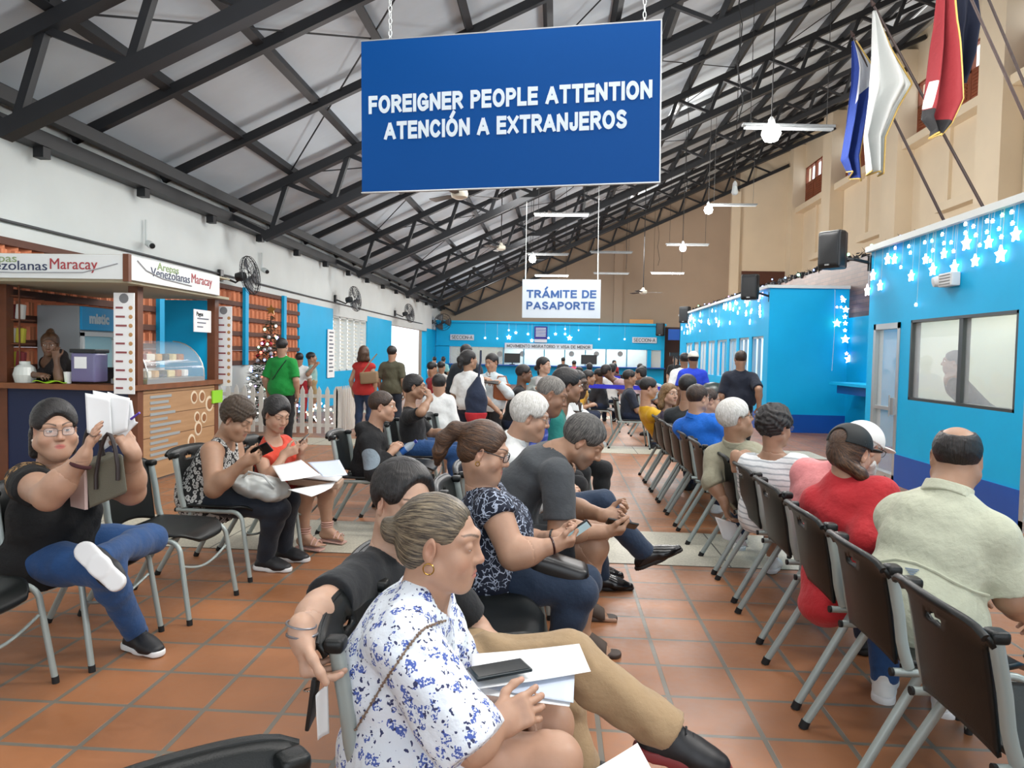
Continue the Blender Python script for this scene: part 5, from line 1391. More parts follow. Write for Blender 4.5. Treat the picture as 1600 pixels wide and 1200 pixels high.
flag('plain white flag with gold edge, between the striped and red flags', bs, tp, drape([(0, 1364, 17), (.25, 1362, 80), (.5, 1357, 150), (.8, 1347, 215), (1, 1356, 270)], [(0, 1369, 17), (.22, 1394, 75), (.44, 1426, 128), (.6, 1402, 168), (.8, 1381, 215), (1, 1377, 272)], 10.2, 2.0, .12, 2.0), mat('flag_white', '#c3c7c6', .8, bump=.2, bscale=16), trim=True)
g = NT('flag_red_black', .8); sx = g.n('SeparateXYZ'); g.l(g.tc.outputs['UV'], sx.inputs[0])
bd_ = g.math('ADD', sx.outputs[1], g.math('MULTIPLY', sx.outputs[0], -.12)); g.bump(g.noise(16, 3), .3, .03)
c = g.mix(g.math('GREATER_THAN', bd_, .78), srgb('#741820'), srgb('#101014'))
lt = g.math('MULTIPLY', g.math('LESS_THAN', g.math('ABSOLUTE', g.math('SUBTRACT', bd_, .70)), .075), g.math('LESS_THAN', g.math('ABSOLUTE', g.math('SUBTRACT', sx.outputs[0], g.math('SUBTRACT', .62, g.math('MULTIPLY', sx.outputs[1], .7)))), .10))
g.base(g.mix(lt, c, srgb('#c8c8c8')))
tp, bs = at(1482, -80, 9.4), at(1652, 296, 9.4)
flag('red and black flag with white lettering, hanging at the upper right', bs, tp, drape([(0, 1470, -62), (.3, 1460, 40), (.6, 1450, 120), (.85, 1441, 184), (1, 1460, 210)], [(0, 1487, -62), (.3, 1490, 40), (.6, 1495, 120), (.78, 1497, 158), (.9, 1480, 195), (1, 1464, 214)], 9.3, 1.5, .11, 1.0), g.m, trim=True)
tp2, bs2 = at(1520, -60, 9.9), at(1665, 285, 9.9)
flag('dark navy flag half hidden behind the red and black one', bs2, tp2, drape([(0, 1500, -50), (.5, 1492, 50), (1, 1497, 120)], [(0, 1524, -50), (.4, 1530, 30), (.7, 1520, 85), (1, 1504, 134)], 9.8, 1.2, .08, 2.0), mat('flag_navy', '#1b2238', .8, bump=.2, bscale=16))

# ------------------------------------------------------------------ snack kiosk
M_wal = mat('kiosk_brown', '#6b3d24', .5, noise=.2); M_fasc = mat('fascia_white', '#dfe3e2', .6); M_soff = mat('soffit_cream', '#a8a18a', .8)
K = thing('snack_kiosk', 'wooden snack kiosk with white lettered fascia and menu posts', 'kiosk', (-4.3, 7.3, 0))
kx0, kx1, ky0, ky1 = -1.52, 0, -.25, 1.6
b = MB(); b.mm((kx0, ky0+.08, 0), (kx1-.06, ky0+.14, 1.0)); b.build('front_panel', mat('kiosk_navy', '#101f45', .5), K)
g = NT('plank_print', .6); mp = g.n('Mapping'); g.l(g.tc.outputs['Object'], mp.inputs[0]); mp.inputs['Scale'].default_value = (1, .25, 3.0)
w = g.noise(7, 5, mp.outputs[0]); sz = g.n('SeparateXYZ'); g.l(g.tc.outputs['Object'], sz.inputs[0])
ln = g.math('LESS_THAN', g.math('FRACT', g.math('MULTIPLY', sz.outputs[2], 4.2)), .035)
g.base(g.mix(ln, g.mix(w, srgb('#96704c'), srgb('#bd9870')), srgb('#5c3c22')))
MB().mm((kx1-.06, ky0+.171, .03), (kx1-.004, ky1-.111, .99)).build('side_panel', g.m, K)
b = MB()
for k in range(12): b.mm((kx1-.006, ky0+.30, .90-k*.062), (kx1+.002, ky0+.30+(.42, .36, .40, .5, .34, .62, .4, .6, .35, .55, .8, .5)[k], .93-k*.062))
b.build('menu_lines', mat('menu_ink', '#98a0a2', .7), K)
for (y, z, r) in ((.98, .86, .08), (1.17, .86, .08), (1.36, .76, .10), (1.05, .62, .07), (1.22, .60, .07), (1.08, .48, .09), (.92, .34, .09)):
    MB().lathe([(0, 0), (r, 0), (r*.95, .004), (0, .006)], (kx1-.005, y, z), (1, 0, 0), 16).build('printed_plate', mat('plate_print', '#d8c8ae', .6), K)
    MB().lathe([(0, 0), (r*.68, 0), (r*.62, .004), (0, .005)], (kx1+.001, y, z), (1, 0, 0), 12).build('printed_food', mat('food_print', '#8f5f38', .6), K)
for (x, y) in ((kx1-.05, ky0+.12), (kx1-.05, ky1-.06), (kx0+.06, ky0+.12)): MB().mm((x-.05, y-.05, 0), (x+.05, y+.05, 2.14)).build('post', M_wal, K)
b = MB(); b.mm((kx0, ky0-.06, 1.0), (kx1+.03, ky0+.34, 1.055)); b.mm((kx1-.36, ky0+.34, 1.0), (kx1+.03, ky1+.05, 1.055)); b.build('counter', M_wood, K)
b = MB(); fx = .15; fy = -.585
b.mm((kx0-.05, fy, 2.10), (fx, fy+.03, 2.335)); b.build('front_fascia', M_fasc, K)
b = MB(); b.mm((fx-.03, fy+.03, 2.10), (fx, 1.30, 2.335)); b.build('side_fascia', M_fasc, K)
MB().mm((kx0-.05, fy+.03, 2.07), (fx-.03, 1.62, 2.10)).build('soffit', M_soff, K)
b = MB(); b.mm((kx0-.05, fy+.02, 2.32), (fx-.02, 1.62, 2.34)); b.build('roof', M_soff, K)
b = MB(); b.mm((fx-.05, fy-.005, 2.08), (fx+.008, fy+.045, 2.345)); b.build('corner_trim', M_wal, K)
M_gn = mat('logo_green', '#8aa070', .6); M_nv = mat('logo_navy', '#2b3556', .6); M_rd = mat('logo_red', '#a33a3f', .6)
text('Arepas', .11, M_gn, K, (-1.18, fy-.003, 2.285), bold=.0, width=.42); text('Venezolanas', .13, M_nv, K, (-1.06, fy-.003, 2.215), bold=.0, width=.80); text('Maracay', .15, M_rd, K, (-.40, fy-.003, 2.235), bold=.0, width=.48)
R90 = (math.pi/2, 0, math.pi/2)
text('Arepas', .11, M_gn, K, (fx+.002, fy+.72, 2.285), R90, bold=.001, width=.42); text('Venezolanas', .13, M_nv, K, (fx+.002, fy+.78, 2.215), R90, bold=.0, width=.78); text('Maracay', .15, M_rd, K, (fx+.002, fy+1.44, 2.235), R90, bold=.0, width=.48)
b = MB(); b.tube([(fx+.004, fy+.15, 2.30), (fx+.004, fy+.3, 2.22), (fx+.004, fy+.6, 2.17), (fx+.004, fy+1.2, 2.15)], .008, 4).tube([(-1.5, fy-.004, 2.16), (-1.0, fy-.004, 2.15), (-.3, fy-.004, 2.16), (.05, fy-.004, 2.25)], .006, 4).build('logo_swoosh', mat('logo_grey', '#a9adb2', .6), K)
def menu_post(x, y, label):
    m = thing('menu_board', label, 'menu', (x, y, .97))
    MB().box((0, 0, .51), (.215, .012, 1.02)).build('sheet', M_paper, m)
    b = MB(); c = MB()
    for k in range(10):
        z = .86-k*.09; b.mm((-.085, -.009, z), (-.085+.075+.02*(k % 3), -.006, z+.02))
        c.lathe([(0, 0), (.022, 0), (.02, .003), (0, .003)], (.07, -.006, z+.01), (0, -1, 0), 10)
    b.build('item_lines', mat('menu_red', '#8d4a4e', .6), m); c.build('item_pictures', mat('menu_pic', '#b98d5a', .6), m)
    MB().lathe([(0, 0), (.05, 0), (.045, .003), (0, .003)], (0, -.006, .965), (0, -1, 0), 14).build('badge', mat('menu_badge', '#7b7d80', .6), m)
menu_post(-4.36, 6.99, 'tall white menu strip on the near kiosk corner post')
menu_post(-4.27, 8.965, 'tall white menu strip on the far kiosk corner post')
s = thing('price_sign', 'white payment sign hung at the kiosk side opening', 'sign', (-4.34, 8.55, 1.78)); MB().box((0, 0, 0), (.012, .42, .27)).build('sheet', M_paper, s)
text('Pagos', .07, M_text, s, (.008, -.08, .08), R90, bold=.001)
b = MB()
for k in range(3): b.mm((.006, -.14, .02-k*.05), (.009, .14-.07*k, .035-k*.05))
b.build('text_lines', mat('grey_ink', '#6f7480'), s)
MB().mm((-.66, 1.50, 1.0), (-.10, 1.53, 2.05)).build('blue_panel', M_cyan, K)
# fridge in the kiosk
fr = thing('drinks_fridge', 'grey drinks fridge with blue lit header inside the kiosk', 'fridge', (-5.60, 8.05, 0))
MB().box((0, 0, .95), (.50, .62, 1.9), None, .015).build('cabinet', mat('fridge_grey', '#8f9496', .5), fr)
MB().box((.262, 0, 1.76), (.03, .60, .26), None, .004).build('header', mat('fridge_header', '#1182b4', .35, emit=.15), fr)
text('mistic', .16, M_wtext, fr, (.279, 0, 1.76), R90, bold=.008, width=.36)
MB().mm((.25, -.30, .2), (.28, -.26, 1.6)).mm((.25, .26, .2), (.28, .30, 1.6)).mm((.25, -.3, 1.56), (.28, .3, 1.61)).build('door_frame', M_fix, fr)
MB().box((.258, 0, .9), (.01, .52, 1.36)).build('door_glass', mat('fridge_glass', '#9fc4cc', .06, alpha=1), fr)
# display case and the goods on the counter
dc = thing('display_case', 'curved glass display case of pastries on the kiosk counter', 'display case', (-4.52, 7.95, 1.055))
MB().mm((-.20, -.62, 0), (.20, .62, .05)).build('base', M_alu, dc); MB().mm((-.18, -.60, .22), (.12, .60, .235)).build('shelf', M_glass, dc)
b = MB(); b.sheet(lambda u, v: (-.2+.4*math.sin(u*math.pi/2)**1.0, (v-.5)*1.22, .05+.42*math.cos(u*math.pi/2)), 10, 4); b.build('glass', M_glass, dc, 'all')
for y in (-.61, .61): MB().tube([(-.2+.4*math.sin(k/8*math.pi/2), y, .05+.42*math.cos(k/8*math.pi/2)) for k in range(9)], .008, 5).build('edge_trim', M_alu, dc)
pal = ['#7a2f2b', '#e6e0d0', '#c9a063', '#2f3a34', '#d9c892', '#a86b3d', '#efefea', '#8c4a3a']
for k in range(14):
    y = 7.47+(k % 7)*.16; up_ = k >= 7; o = MB().box((0, 0, .04), (.11, .12, .08), (0, 0, rg.uniform(-.3, .3)), .018).build('food_package', mat('food_%d' % (k % 8), pal[k % 8], .6))
    o.location = (-4.55+(.02 if not up_ else -.04), y, 1.055+(.052 if not up_ else .24)); tag(o, ('%s packet on the upper shelf of the display case' if up_ else '%s packet on the floor of the display case') % ('dark red', 'off-white', 'golden brown', 'dark green', 'pale yellow', 'brown', 'white', 'russet')[k % 8], 'food', 'food in the display case')
for k, (x, y, c, lab) in enumerate(((-4.40, 7.24, '#c9c31f', 'bright yellow snack bag at the near end of the display case'), (-4.55, 7.22, '#b8a81c', 'second yellow snack bag beside the display case'))):
    o = MB().sph((0, 0, .05), (.06, .08, .05), 12).build('snack_bag', mat('snack_'+c[1:], c, .4)); o.location = (x, y, 1.056); tag(o, lab, 'snack')
o = MB().sheet(lambda u, v: (.30*(u-.5), .16*(v-.5), .012+.012*math.sin(u*9+v*5)), 14, 8).build('green_cloth', mat('lime_cloth', '#9fd524', .7), None, 'all', .006); o.location = (-5.20, 7.09, 1.06); tag(o, 'lime green cloth lying on the kiosk counter', 'cloth')
o = MB().lathe([(0, 0), (.03, 0), (.042, .12), (.036, .12), (0, .01)], seg=16).build('paper_cup', M_paper); o.location = (-5.06, 7.14, 1.056); tag(o, 'white paper cup on the kiosk counter by the lime cloth', 'cup')
db = thing('drink_dispenser', 'clear drink dispenser box with a label on the kiosk counter', 'dispenser', (-4.86, 7.19, 1.056)); MB().box((0, 0, .17), (.26, .22, .30), None, .02).build('tank', mat('tank_violet', '#7c76a0', .2, alpha=.75), db); MB().box((0, 0, .34), (.28, .24, .04), None, .01).build('lid', M_blackp, db); MB().box((-.02, -.116, .22), (.13, .006, .12)).build('tank_label', M_paper, db)
o = MB().lathe([(0, 0), (.09, 0), (.11, .08), (.09, .16), (.05, .19), (.05, .22), (0, .22)], seg=18).build('glass_jar', mat('jar_white', '#c9cfca', .25)); o.location = (-5.52, 7.13, 1.056); tag(o, 'pale round jar at the left end of the kiosk counter', 'jar')
sh = thing('snack_rack', 'hanging snack rack at the left edge of the kiosk', 'rack', (-5.72, 7.3, 1.1))
b = MB()
for z in (.1, .35, .6, .85): b.mm((-.1, -.12, z), (.1, .12, z+.015))
for x in (-.1, .1): b.mm((x-.006, -.12, 0), (x+.006, -.108, 1.0))
b.build('shelf', M_wal, sh)
for k in range(6):
    o = MB().box((0, 0, .08), (.09, .05, .16), (0, .1*(k % 2), 0), .015).build('snack_packet', mat('packet_%d' % (k % 3), ('#b8b13a', '#7d2b2e', '#d9d9d2')[k % 3], .5)); o.location = (-5.77+.1*(k % 2), 7.27, 1.215+.25*(k//2)); tag(o, 'small snack packet on the rack at the kiosk edge', 'snack', 'packets on the kiosk rack')
o = MB().box((0, 0, 0), (.02, .26, .16), None, .003).build('green_sign', mat('lime_sign', '#8fd12a', .6)); o.location = (-4.288, 8.83, .84); tag(o, 'small lime green card under the far menu strip', 'card')

# ------------------------------------------------------------------ christmas tree and picket fence
tr = thing('christmas_tree', 'decorated christmas tree with coloured lights behind the picket fence', 'christmas tree', (-5.14, 12.62, 0))
MB().tube([(0, 0, 0), (0, 0, 2.05)], [.045, .012], 8).build('trunk', M_wal, tr, True)
b = MB()
for k in range(3600):
    z = .25+1.85*(1-math.sqrt(rg.random())*.98); R_ = .60*(2.2-z)/1.9; a = rg.uniform(0, 6.28); r = R_*math.sqrt(rg.uniform(.1, 1))
    c = Vector((r*math.cos(a), r*math.sin(a), z-.12*r)); d = Vector((math.cos(a), math.sin(a), rg.uniform(-.5, .4))).normalized()*rg.uniform(.05, .10); e_ = Vector((-math.sin(a), math.cos(a), rg.uniform(-.5, .5)))*.013
    b.bm.faces.new([b.bm.verts.new(c-d*.4), b.bm.verts.new(c+e_), b.bm.verts.new(c+d), b.bm.verts.new(c-e_)])
fo = b.build('foliage', mat('fir_green', '#22381f', .8), tr); fo['kind'] = 'stuff'
for k in range(84):
    z = .3+1.75*(1-math.sqrt(rg.random())*.97); R_ = .60*(2.2-z)/1.9; a = rg.uniform(3.3, 6.6)
    MB().sph((R_*math.cos(a), R_*math.sin(a), z-.1*R_), rg.uniform(.014, .026), 8).build('bulb', rg.choice((M_starp, M_starp, M_starg, M_starb, mat('bulb_red', (1, .15, .1), .4, emit=4), mat('bulb_white', (1, .95, .9), .4, emit=5))), tr)
for k in range(14):
    z = .4+1.4*rg.random(); R_ = .55*(2.14-z)/1.9; a = rg.uniform(3.6, 6.2); MB().sph((R_*math.cos(a), R_*math.sin(a), z-.1*R_), .036, 12).build('bauble', mat('bauble_%d' % (k % 2), ('#a11f2a', '#c9ccd4')[k % 2], .2, .4), tr, True)
b = MB(); b.poly(star_pts((0, 0, 2.16), .10, (1, 0, 0), (0, 0, 1)), (0, .02, 0)); b.build('tree_star', mat('gold_star', '#a07a3c', .3, .6), tr)
M_pick = mat('picket_white', '#d9d6cf', .6)
pf = thing('picket_fence', 'white picket fence round the christmas tree', 'fence', (-3.7, 12.0, 0))
def picket(x, y, dx, dy):
    b = MB(); w = .075; u_ = Vector((dx, dy, 0)); n_ = Vector((-dy, dx, 0))
    b.poly([Vector((x, y, 0))+u_*a+Vector((0, 0, z)) for a, z in ((-w/2, .03), (w/2, .03), (w/2, .76), (0, .84), (-w/2, .76))], n_*.016); b.build('picket', M_pick, pf)
for k in range(15): picket(-.05-k*.145, 0, 1, 0)
for k in range(10): picket(0, .08+k*.125, 0, 1)
for z in (.14, .64): MB().mm((-2.14, .018, z), (0, .036, z+.06)).build('rail', M_pick, pf); MB().mm((-.036, .02, z), (-.018, 1.25, z+.06)).build('rail', M_pick, pf)
b = MB(); b.mm((-.04, .0, 0), (.03, .06, .84)).build('post', M_pick, pf)
t = thing('fairy_light_string', 'warm white fairy lights glowing behind the picket fence', 'string light', (-4.3, 12.35, 0))
for k in range(34): MB().sph((rg.uniform(-.1, .5), rg.uniform(0, .3), rg.uniform(.05, .5)), rg.uniform(.012, .024), 8).build('bulb', mat('bulb_warm', (1, .75, .45), .4, emit=7) if k % 2 else M_star, t)
# ------------------------------------------------------------------ bin, barrier, tape
bn = thing('litter_bin', 'black drum litter bin with domed lid beside the second booth', 'bin', (2.46, 11.4, 0))
MB().lathe([(0, 0), (.23, 0), (.25, .03), (.25, .82), (0, .82)], seg=24).build('drum', M_blackp, bn, True); MB().lathe([(.26, .82), (.26, .87), (.22, .98), (.12, 1.06), (0, 1.08)], seg=24).build('lid', mat('bin_lid', '#22302e', .35), bn, True)
M_belt = mat('belt_blue', '#2a2cc0', .5)
def stanchion(x, y, label):
    t = thing('barrier_post', label, 'post', (x, y, 0)); MB().lathe([(0, 0), (.17, 0), (.17, .02), (.03, .04), (.03, .04), (0, .04)], seg=20).build('base', M_blackp, t, True); MB().tube([(0, 0, .03), (0, 0, .98)], .028, 10).build('pole', M_alu, t, True); MB().tube([(0, 0, .88), (0, 0, .99)], .036, 10).build('belt_head', M_blackp, t, True)
def belt(a, c, label): tag(MB().beam(Vector((*a, .935)), Vector((*c, .92)), .004, .07).build('barrier_belt', M_belt), label, 'belt')
P_ = [(.36, 12.4), (1.82, 12.2), (.05, 18.0), (1.65, 18.2)]
for (x, y), lab in zip(P_, ('steel barrier post left of the woman in the yellow top', 'steel barrier post right of the man in the yellow tee', 'barrier post behind the white cardigan woman', 'barrier post far behind the yellow tee')): stanchion(x, y, lab)
belt((.40, 12.4), (1.78, 12.2), 'blue barrier belt across the middle aisle, nearer one'); belt((.09, 18.0), (1.61, 18.2), 'blue barrier belt across the middle aisle, farther one')
for i, (y0, y1) in enumerate(((3.0, 6.3), (7.0, 8.6))): struct(MB().mm((3.62, y0, .004), (3.74, y1, .007)).build('trim_6%d' % i, mat('yellow_tape', '#d8a824', .6)))
# ------------------------------------------------------------------ seats placed in the hall
for x, y, a, lab in (
    (1.40, 1.46, -4, 'grey-legged chair at the lower right corner, nearest of the right row'),
    (1.38, 2.06, 0, 'empty chair with its bare seat showing, nearest whole one in the right row'),
    (1.38, 2.62, 0, 'chair under the bald man in the beige shirt'),
    (1.40, 3.21, 0, 'chair under the woman in the red shirt and cap'),
    (1.44, 3.89, 0, 'chair under the white capped man in pink'),
    (1.46, 4.50, 0, 'chair under the curly-haired woman in the striped white top'),
    (1.46, 5.05, 0, 'chair under the grey-haired man in the vest'),
    (1.42, 5.80, 0, 'empty chair between the vest man and the bright blue shirt'),
    (1.42, 6.40, 0, 'chair under the man in the bright blue shirt'),
    (1.42, 6.95, 0, 'chair under the person in white with glasses'),
    (1.42, 7.50, 0, 'chair under the black-haired man in the dark top'),
    (1.42, 8.05, 0, 'chair under the woman in purple'),
    (1.42, 8.60, 0, 'chair under the man in the yellow tee'),
    (-.238, 1.83, 0, 'chair under the woman in the floral blouse'),
    (-.30, 2.26, 0, 'chair under the man in black with khaki trousers'),
    (-.27, 2.70, 0, 'empty chair between the khaki trousers and the navy blouse'),
    (-.29, 3.14, 0, 'chair under the woman in the navy patterned blouse'),
    (-.27, 3.64, 0, 'chair under the man in the grey tee'),
    (-.25, 4.20, 0, 'chair under the white-haired man with glasses'),
    (-.25, 4.75, 0, 'chair under the man in the blue plaid shirt'),
    (-.20, 5.32, 0, 'chair under the man in the teal shirt'),
    (-2.27, 3.28, -6, 'chair under the woman holding up papers'),
    (-2.13, 3.84, -4, 'empty chair between the two women at the left, seat showing'),
    (-2.12, 4.56, -4, 'chair under the woman in the black and white top'),
    (-2.00, 5.14, -4, 'chair under the woman in the orange-red top'),
    (-2.38, 2.66, 0, 'empty chair cut by the left edge, its dark seat showing'),
    (-2.33, 2.14, 0, 'chair at the lower left edge, only its front legs in view'),
    (-1.48, 5.72, 0, 'chair under the boy in the black hoodie'),
    (-1.30, 6.33, 0, 'empty chair just behind the boy in the hoodie'),
    (-1.34, 6.95, 0, 'chair under the woman holding her head'),
    (-1.05, 7.6, 0, 'empty chair beyond the woman holding her head'),
    (.30, 11.6, -5, 'chair under the woman in the yellow top'),
    (1.22, 11.5, 0, 'chair under the seated person in navy and white'),
    (-.55, 9.6, 0, 'chair under the dark-clothed man by the cardigan woman'),
    (.02, 6.2, -30, 'chair under the man in the white polo')):
    chair(x, y, a, lab)
c = chair(-.40, .80, -47, 'empty chair whose rounded dark back cuts the bottom edge')
for i, (x, y) in enumerate(((1.75, 13.3), (2.2, 13.2), (.9, 13.6), (-.2, 14.2), (.5, 15.2), (1.2, 15.6), (1.9, 15.4), (-2.3, 13.8), (-1.7, 14.6), (-2.6, 16.2), (-1.9, 17.2), (.9, 19.6), (1.6, 19.8), (2.3, 20))):
    chair(x, y, (0, 15, -20)[i % 3], 'chair among the far seats beyond the blue barrier belts', 'far chairs beyond the barrier')
# ------------------------------------------------------------------ people: materials
SK = dict(pale=(.52, .325, .23), light=(.45, .265, .178), tan=(.36, .205, .128), brown=(.27, .145, .088), dark=(.15, .078, .046), deep=(.07, .036, .022))
H_black = hair_mat('hair_black', '#0b0a0a', '#2c2828'); H_brown = hair_mat('hair_brown', '#21150f', '#4b3423'); H_blond = hair_mat('hair_dark_blonde', '#2f2720', '#97886e', rough=.33)
H_white = hair_mat('hair_white', '#b9b6ae', '#f0eeea', rough=.5); H_grey = hair_mat('hair_grey', '#2a2928', '#77736e', rough=.55); H_salt = hair_mat('hair_salt', '#5a5652', '#9a958d', rough=.6)
H_curl = hair_mat('hair_curly', '#141211', '#3a3634', rough=.6, stretch=(1, 1, 1), scale=60); H_honey = hair_mat('hair_honey', '#5c4128', '#a88758'); H_auburn = hair_mat('hair_auburn', '#2b1a10', '#6b4a30', scale=210)
SHOE_K = (mat('shoe_black', '#15161a', .5, noise=.2, nscale=60), mat('sole_white', '#d9dada', .6)); SHOE_D = (mat('shoe_leather', '#0b0b0d', .22), mat('sole_dark', '#15110f', .6), 'dress'); SHOE_W = (mat('shoe_white', '#d8dad8', .6), mat('sole_white', '#d9dada', .6)); SHOE_B = (mat('shoe_black', '#15161a', .5), mat('sole_dark', '#15110f', .6))
D_navy = cloth_mat('denim_navy', '#16233c', .85, .3); D_blue = cloth_mat('denim_blue', '#1d4678', .85, .3); C_black = cloth_mat('cloth_black', '#101115'); C_khaki = cloth_mat('cloth_khaki', '#a08766'); C_white = cloth_mat('cloth_white', '#e4e6e4'); C_grey = cloth_mat('cloth_charcoal', '#3d4145')
def surf(obs, u, v, off=.004):
    """first point of some meshes along the ray of a photo pixel"""
    from mathutils.bvhtree import BVHTree
    d = Vector(CAMR[0]*(u-800)/F_PX+CAMR[1]*(600-v)/F_PX+CAMR[2]).normalized(); best = None
    for o in obs:
        k = 'bvh_'+o.name
        if k not in MATS: MATS[k] = BVHTree.FromPolygons([q.co for q in o.data.vertices], [tuple(p.vertices) for p in o.data.polygons])
        org = Vector(CAMP)-(o.parent.location if o.parent else o.location)
        h = MATS[k].ray_cast(org, d)
        if h[0] is not None and (best is None or h[3] < best[1]): best = (h[0]+h[1]*off+(o.parent.location if o.parent else o.location), h[3], h[1])
    return best
def kid(root, nm): return [c for c in root.children if c.name.split('.')[0] == nm][0]
def floral():
    g = NT('floral_cotton', .8); d = g.noise(30, 2); tx = g.tc.outputs['Object']
    va = g.n('VectorMath', operation='ADD'); sc = g.n('VectorMath', operation='SCALE'); nz = g.n('TexNoise'); nz.inputs['Scale'].default_value = 60; g.l(tx, nz.inputs['Vector'])
    sb = g.n('VectorMath', operation='SUBTRACT'); g.l(nz.outputs['Color'], sb.inputs[0]); sb.inputs[1].default_value = (.5, .5, .5); sc.inputs['Scale'].default_value = .034; g.l(sb.outputs[0], sc.inputs[0]); g.l(tx, va.inputs[0]); g.l(sc.outputs[0], va.inputs[1])
    a = g.math('LESS_THAN', g.vor(27, vec=va.outputs[0], rand=.75).outputs['Distance'], .37); b = g.math('LESS_THAN', g.vor(52, vec=va.outputs[0]).outputs['Distance'], .24)
    hole = g.math('GREATER_THAN', g.noise(170, 1), .46); a = g.math('MULTIPLY', a, hole)
    g.bump(g.noise(26, 4), .3, .03)
    return g.base(g.mix(b, g.mix(a, srgb('#dfe6ee'), srgb('#4c62ad')), srgb('#343a62')))
def squiggle(name, base, line, scale=34, w=.055):
    g = NT(name, .8); nz = g.n('TexNoise'); nz.inputs['Scale'].default_value = 18; g.l(g.tc.outputs['Object'], nz.inputs['Vector'])
    sc = g.n('VectorMath', operation='SCALE'); sc.inputs['Scale'].default_value = .09; g.l(nz.outputs['Color'], sc.inputs[0]); va = g.n('VectorMath', operation='ADD'); g.l(g.tc.outputs['Object'], va.inputs[0]); g.l(sc.outputs[0], va.inputs[1])
    m = g.math('LESS_THAN', g.vor(scale, 'DISTANCE_TO_EDGE', va.outputs[0]).outputs['Distance'], w)
    m = g.math('MULTIPLY', m, g.math('GREATER_THAN', g.noise(22, 2), .45)); g.bump(g.noise(26, 4), .3, .03)
    return g.base(g.mix(m, srgb(base), srgb(line)))
def rings(name):
    g = NT(name, .8); d = g.vor(40).outputs['Distance']
    m = g.math('MULTIPLY', g.math('GREATER_THAN', d, .22), g.math('LESS_THAN', d, .52)); m2 = g.math('LESS_THAN', d, .10); g.bump(g.noise(26, 4), .3, .03)
    return g.base(g.mix(g.math('MAXIMUM', m, m2), srgb('#1a1a1c'), srgb('#b9b9b6')))
def patched(name, base, patch, centres, pattern=None):
    """cloth with differently coloured panels around given places of the garment"""
    g = NT(name, .85); f = None
    for c, r in centres:
        v = g.n('VectorMath', operation='DISTANCE'); g.l(g.tc.outputs['Object'], v.inputs[0]); v.inputs[1].default_value = tuple(c)
        t = g.math('LESS_THAN', v.outputs['Value'], r); f = t if f is None else g.math('MAXIMUM', f, t)
    pc = srgb(patch)
    if pattern == 'leopard':
        d = g.vor(46).outputs['Distance']; n = g.math('GREATER_THAN', g.noise(40, 1), .44)
        pc = g.mix(g.math('MULTIPLY', g.math('GREATER_THAN', d, .22), n), srgb('#a07d4e'), srgb('#2a1d12'))
    g.bump(g.noise(28, 4), .3, .03)
    return g.base(g.mix(f, srgb(base), pc))
def stripes_mat(name, a, b, per=26, axis=2):
    g = NT(name, .85); sx = g.n('SeparateXYZ'); g.l(g.tc.outputs['Object'], sx.inputs[0])
    w = g.math('ADD', sx.outputs[axis], g.math('MULTIPLY', g.noise(9, 2), .02)); m = g.math('LESS_THAN', g.math('FRACT', g.math('MULTIPLY', w, per)), .28); g.bump(g.noise(26, 4), .25, .03)
    return g.base(g.mix(m, srgb(a), srgb(b)))
def plaid():
    g = NT('plaid_blue', .85); sx = g.n('SeparateXYZ'); g.l(g.tc.outputs['Object'], sx.inputs[0]); c = srgb('#2b3f95')
    for ax, per in ((2, 24), (0, 24)): c = g.mix(g.math('MULTIPLY', g.math('LESS_THAN', g.math('FRACT', g.math('MULTIPLY', sx.outputs[ax], per)), .35), .5), c, srgb('#7f90d8') if ax else srgb('#161d50'))
    return g.base(c)
NEAR, MID, FAR = (.0072, .0026, .003), (.010, .0042, .005), (.015, .0075, .008)
TINY = (.024, .014, None)
def torus(c, n, r, t, m, name, parent, seg=26, sx=1.0):
    q = Vector((0, 0, 1)).rotation_difference(Vector(n)); b = MB(); b.tube([Vector(c)+q @ Vector((r*math.cos(2*math.pi*k/seg)*sx, r*math.sin(2*math.pi*k/seg), 0)) for k in range(seg)], t, 6, closed=True); return b.build(name, m, parent, True)
def phone(J, sd, label, tilt=0, lit=True, up=.0, cat='phone'):
    j = J['world']; d, n = j['hd'+sd], j['hn'+sd]; n = unit(n-d*(n@d)); c = j['w'+sd]+d*.095+n*.034+V3(0, 0, up)
    lx = unit(d*.9-n*.25+UP*tilt); nz = -n; nz = unit(nz-lx*(nz@lx)); wy = np.cross(nz, lx)
    t = thing('smartphone', label, cat, c); M = Matrix(((wy[0], lx[0], nz[0], c[0]), (wy[1], lx[1], nz[1], c[1]), (wy[2], lx[2], nz[2], c[2]), (0, 0, 0, 1))); t.matrix_world = M
    MB().box((0, 0, 0), (.072, .15, .009), None, .004).build('phone_body', M_blackp, t, True); MB().box((0, 0, .0048), (.064, .138, .0012)).build('screen', mat('screen_lit', '#9fc0c8', .2, emit=.5) if lit else mat('screen_dark', '#0d1417', .1), t)
    return t
def paper(name, label, corners, m=None, bend=.0, group=None, t=.0012, cat='paper'):
    a, b_, c, d = [Vector(q) for q in corners]; o0 = (a+b_+c+d)/4; nn = (b_-a).cross(d-a).normalized()
    o = MB().sheet(lambda u, v: a.lerp(b_, u).lerp(d.lerp(c, u), v)+nn*bend*math.sin(math.pi*u)*math.sin(.6+2*v)-o0, 10, 10).build(name, m or M_paper, None, 'all', t); o.location = o0
    return tag(o, label, cat, group)
DBG = {}
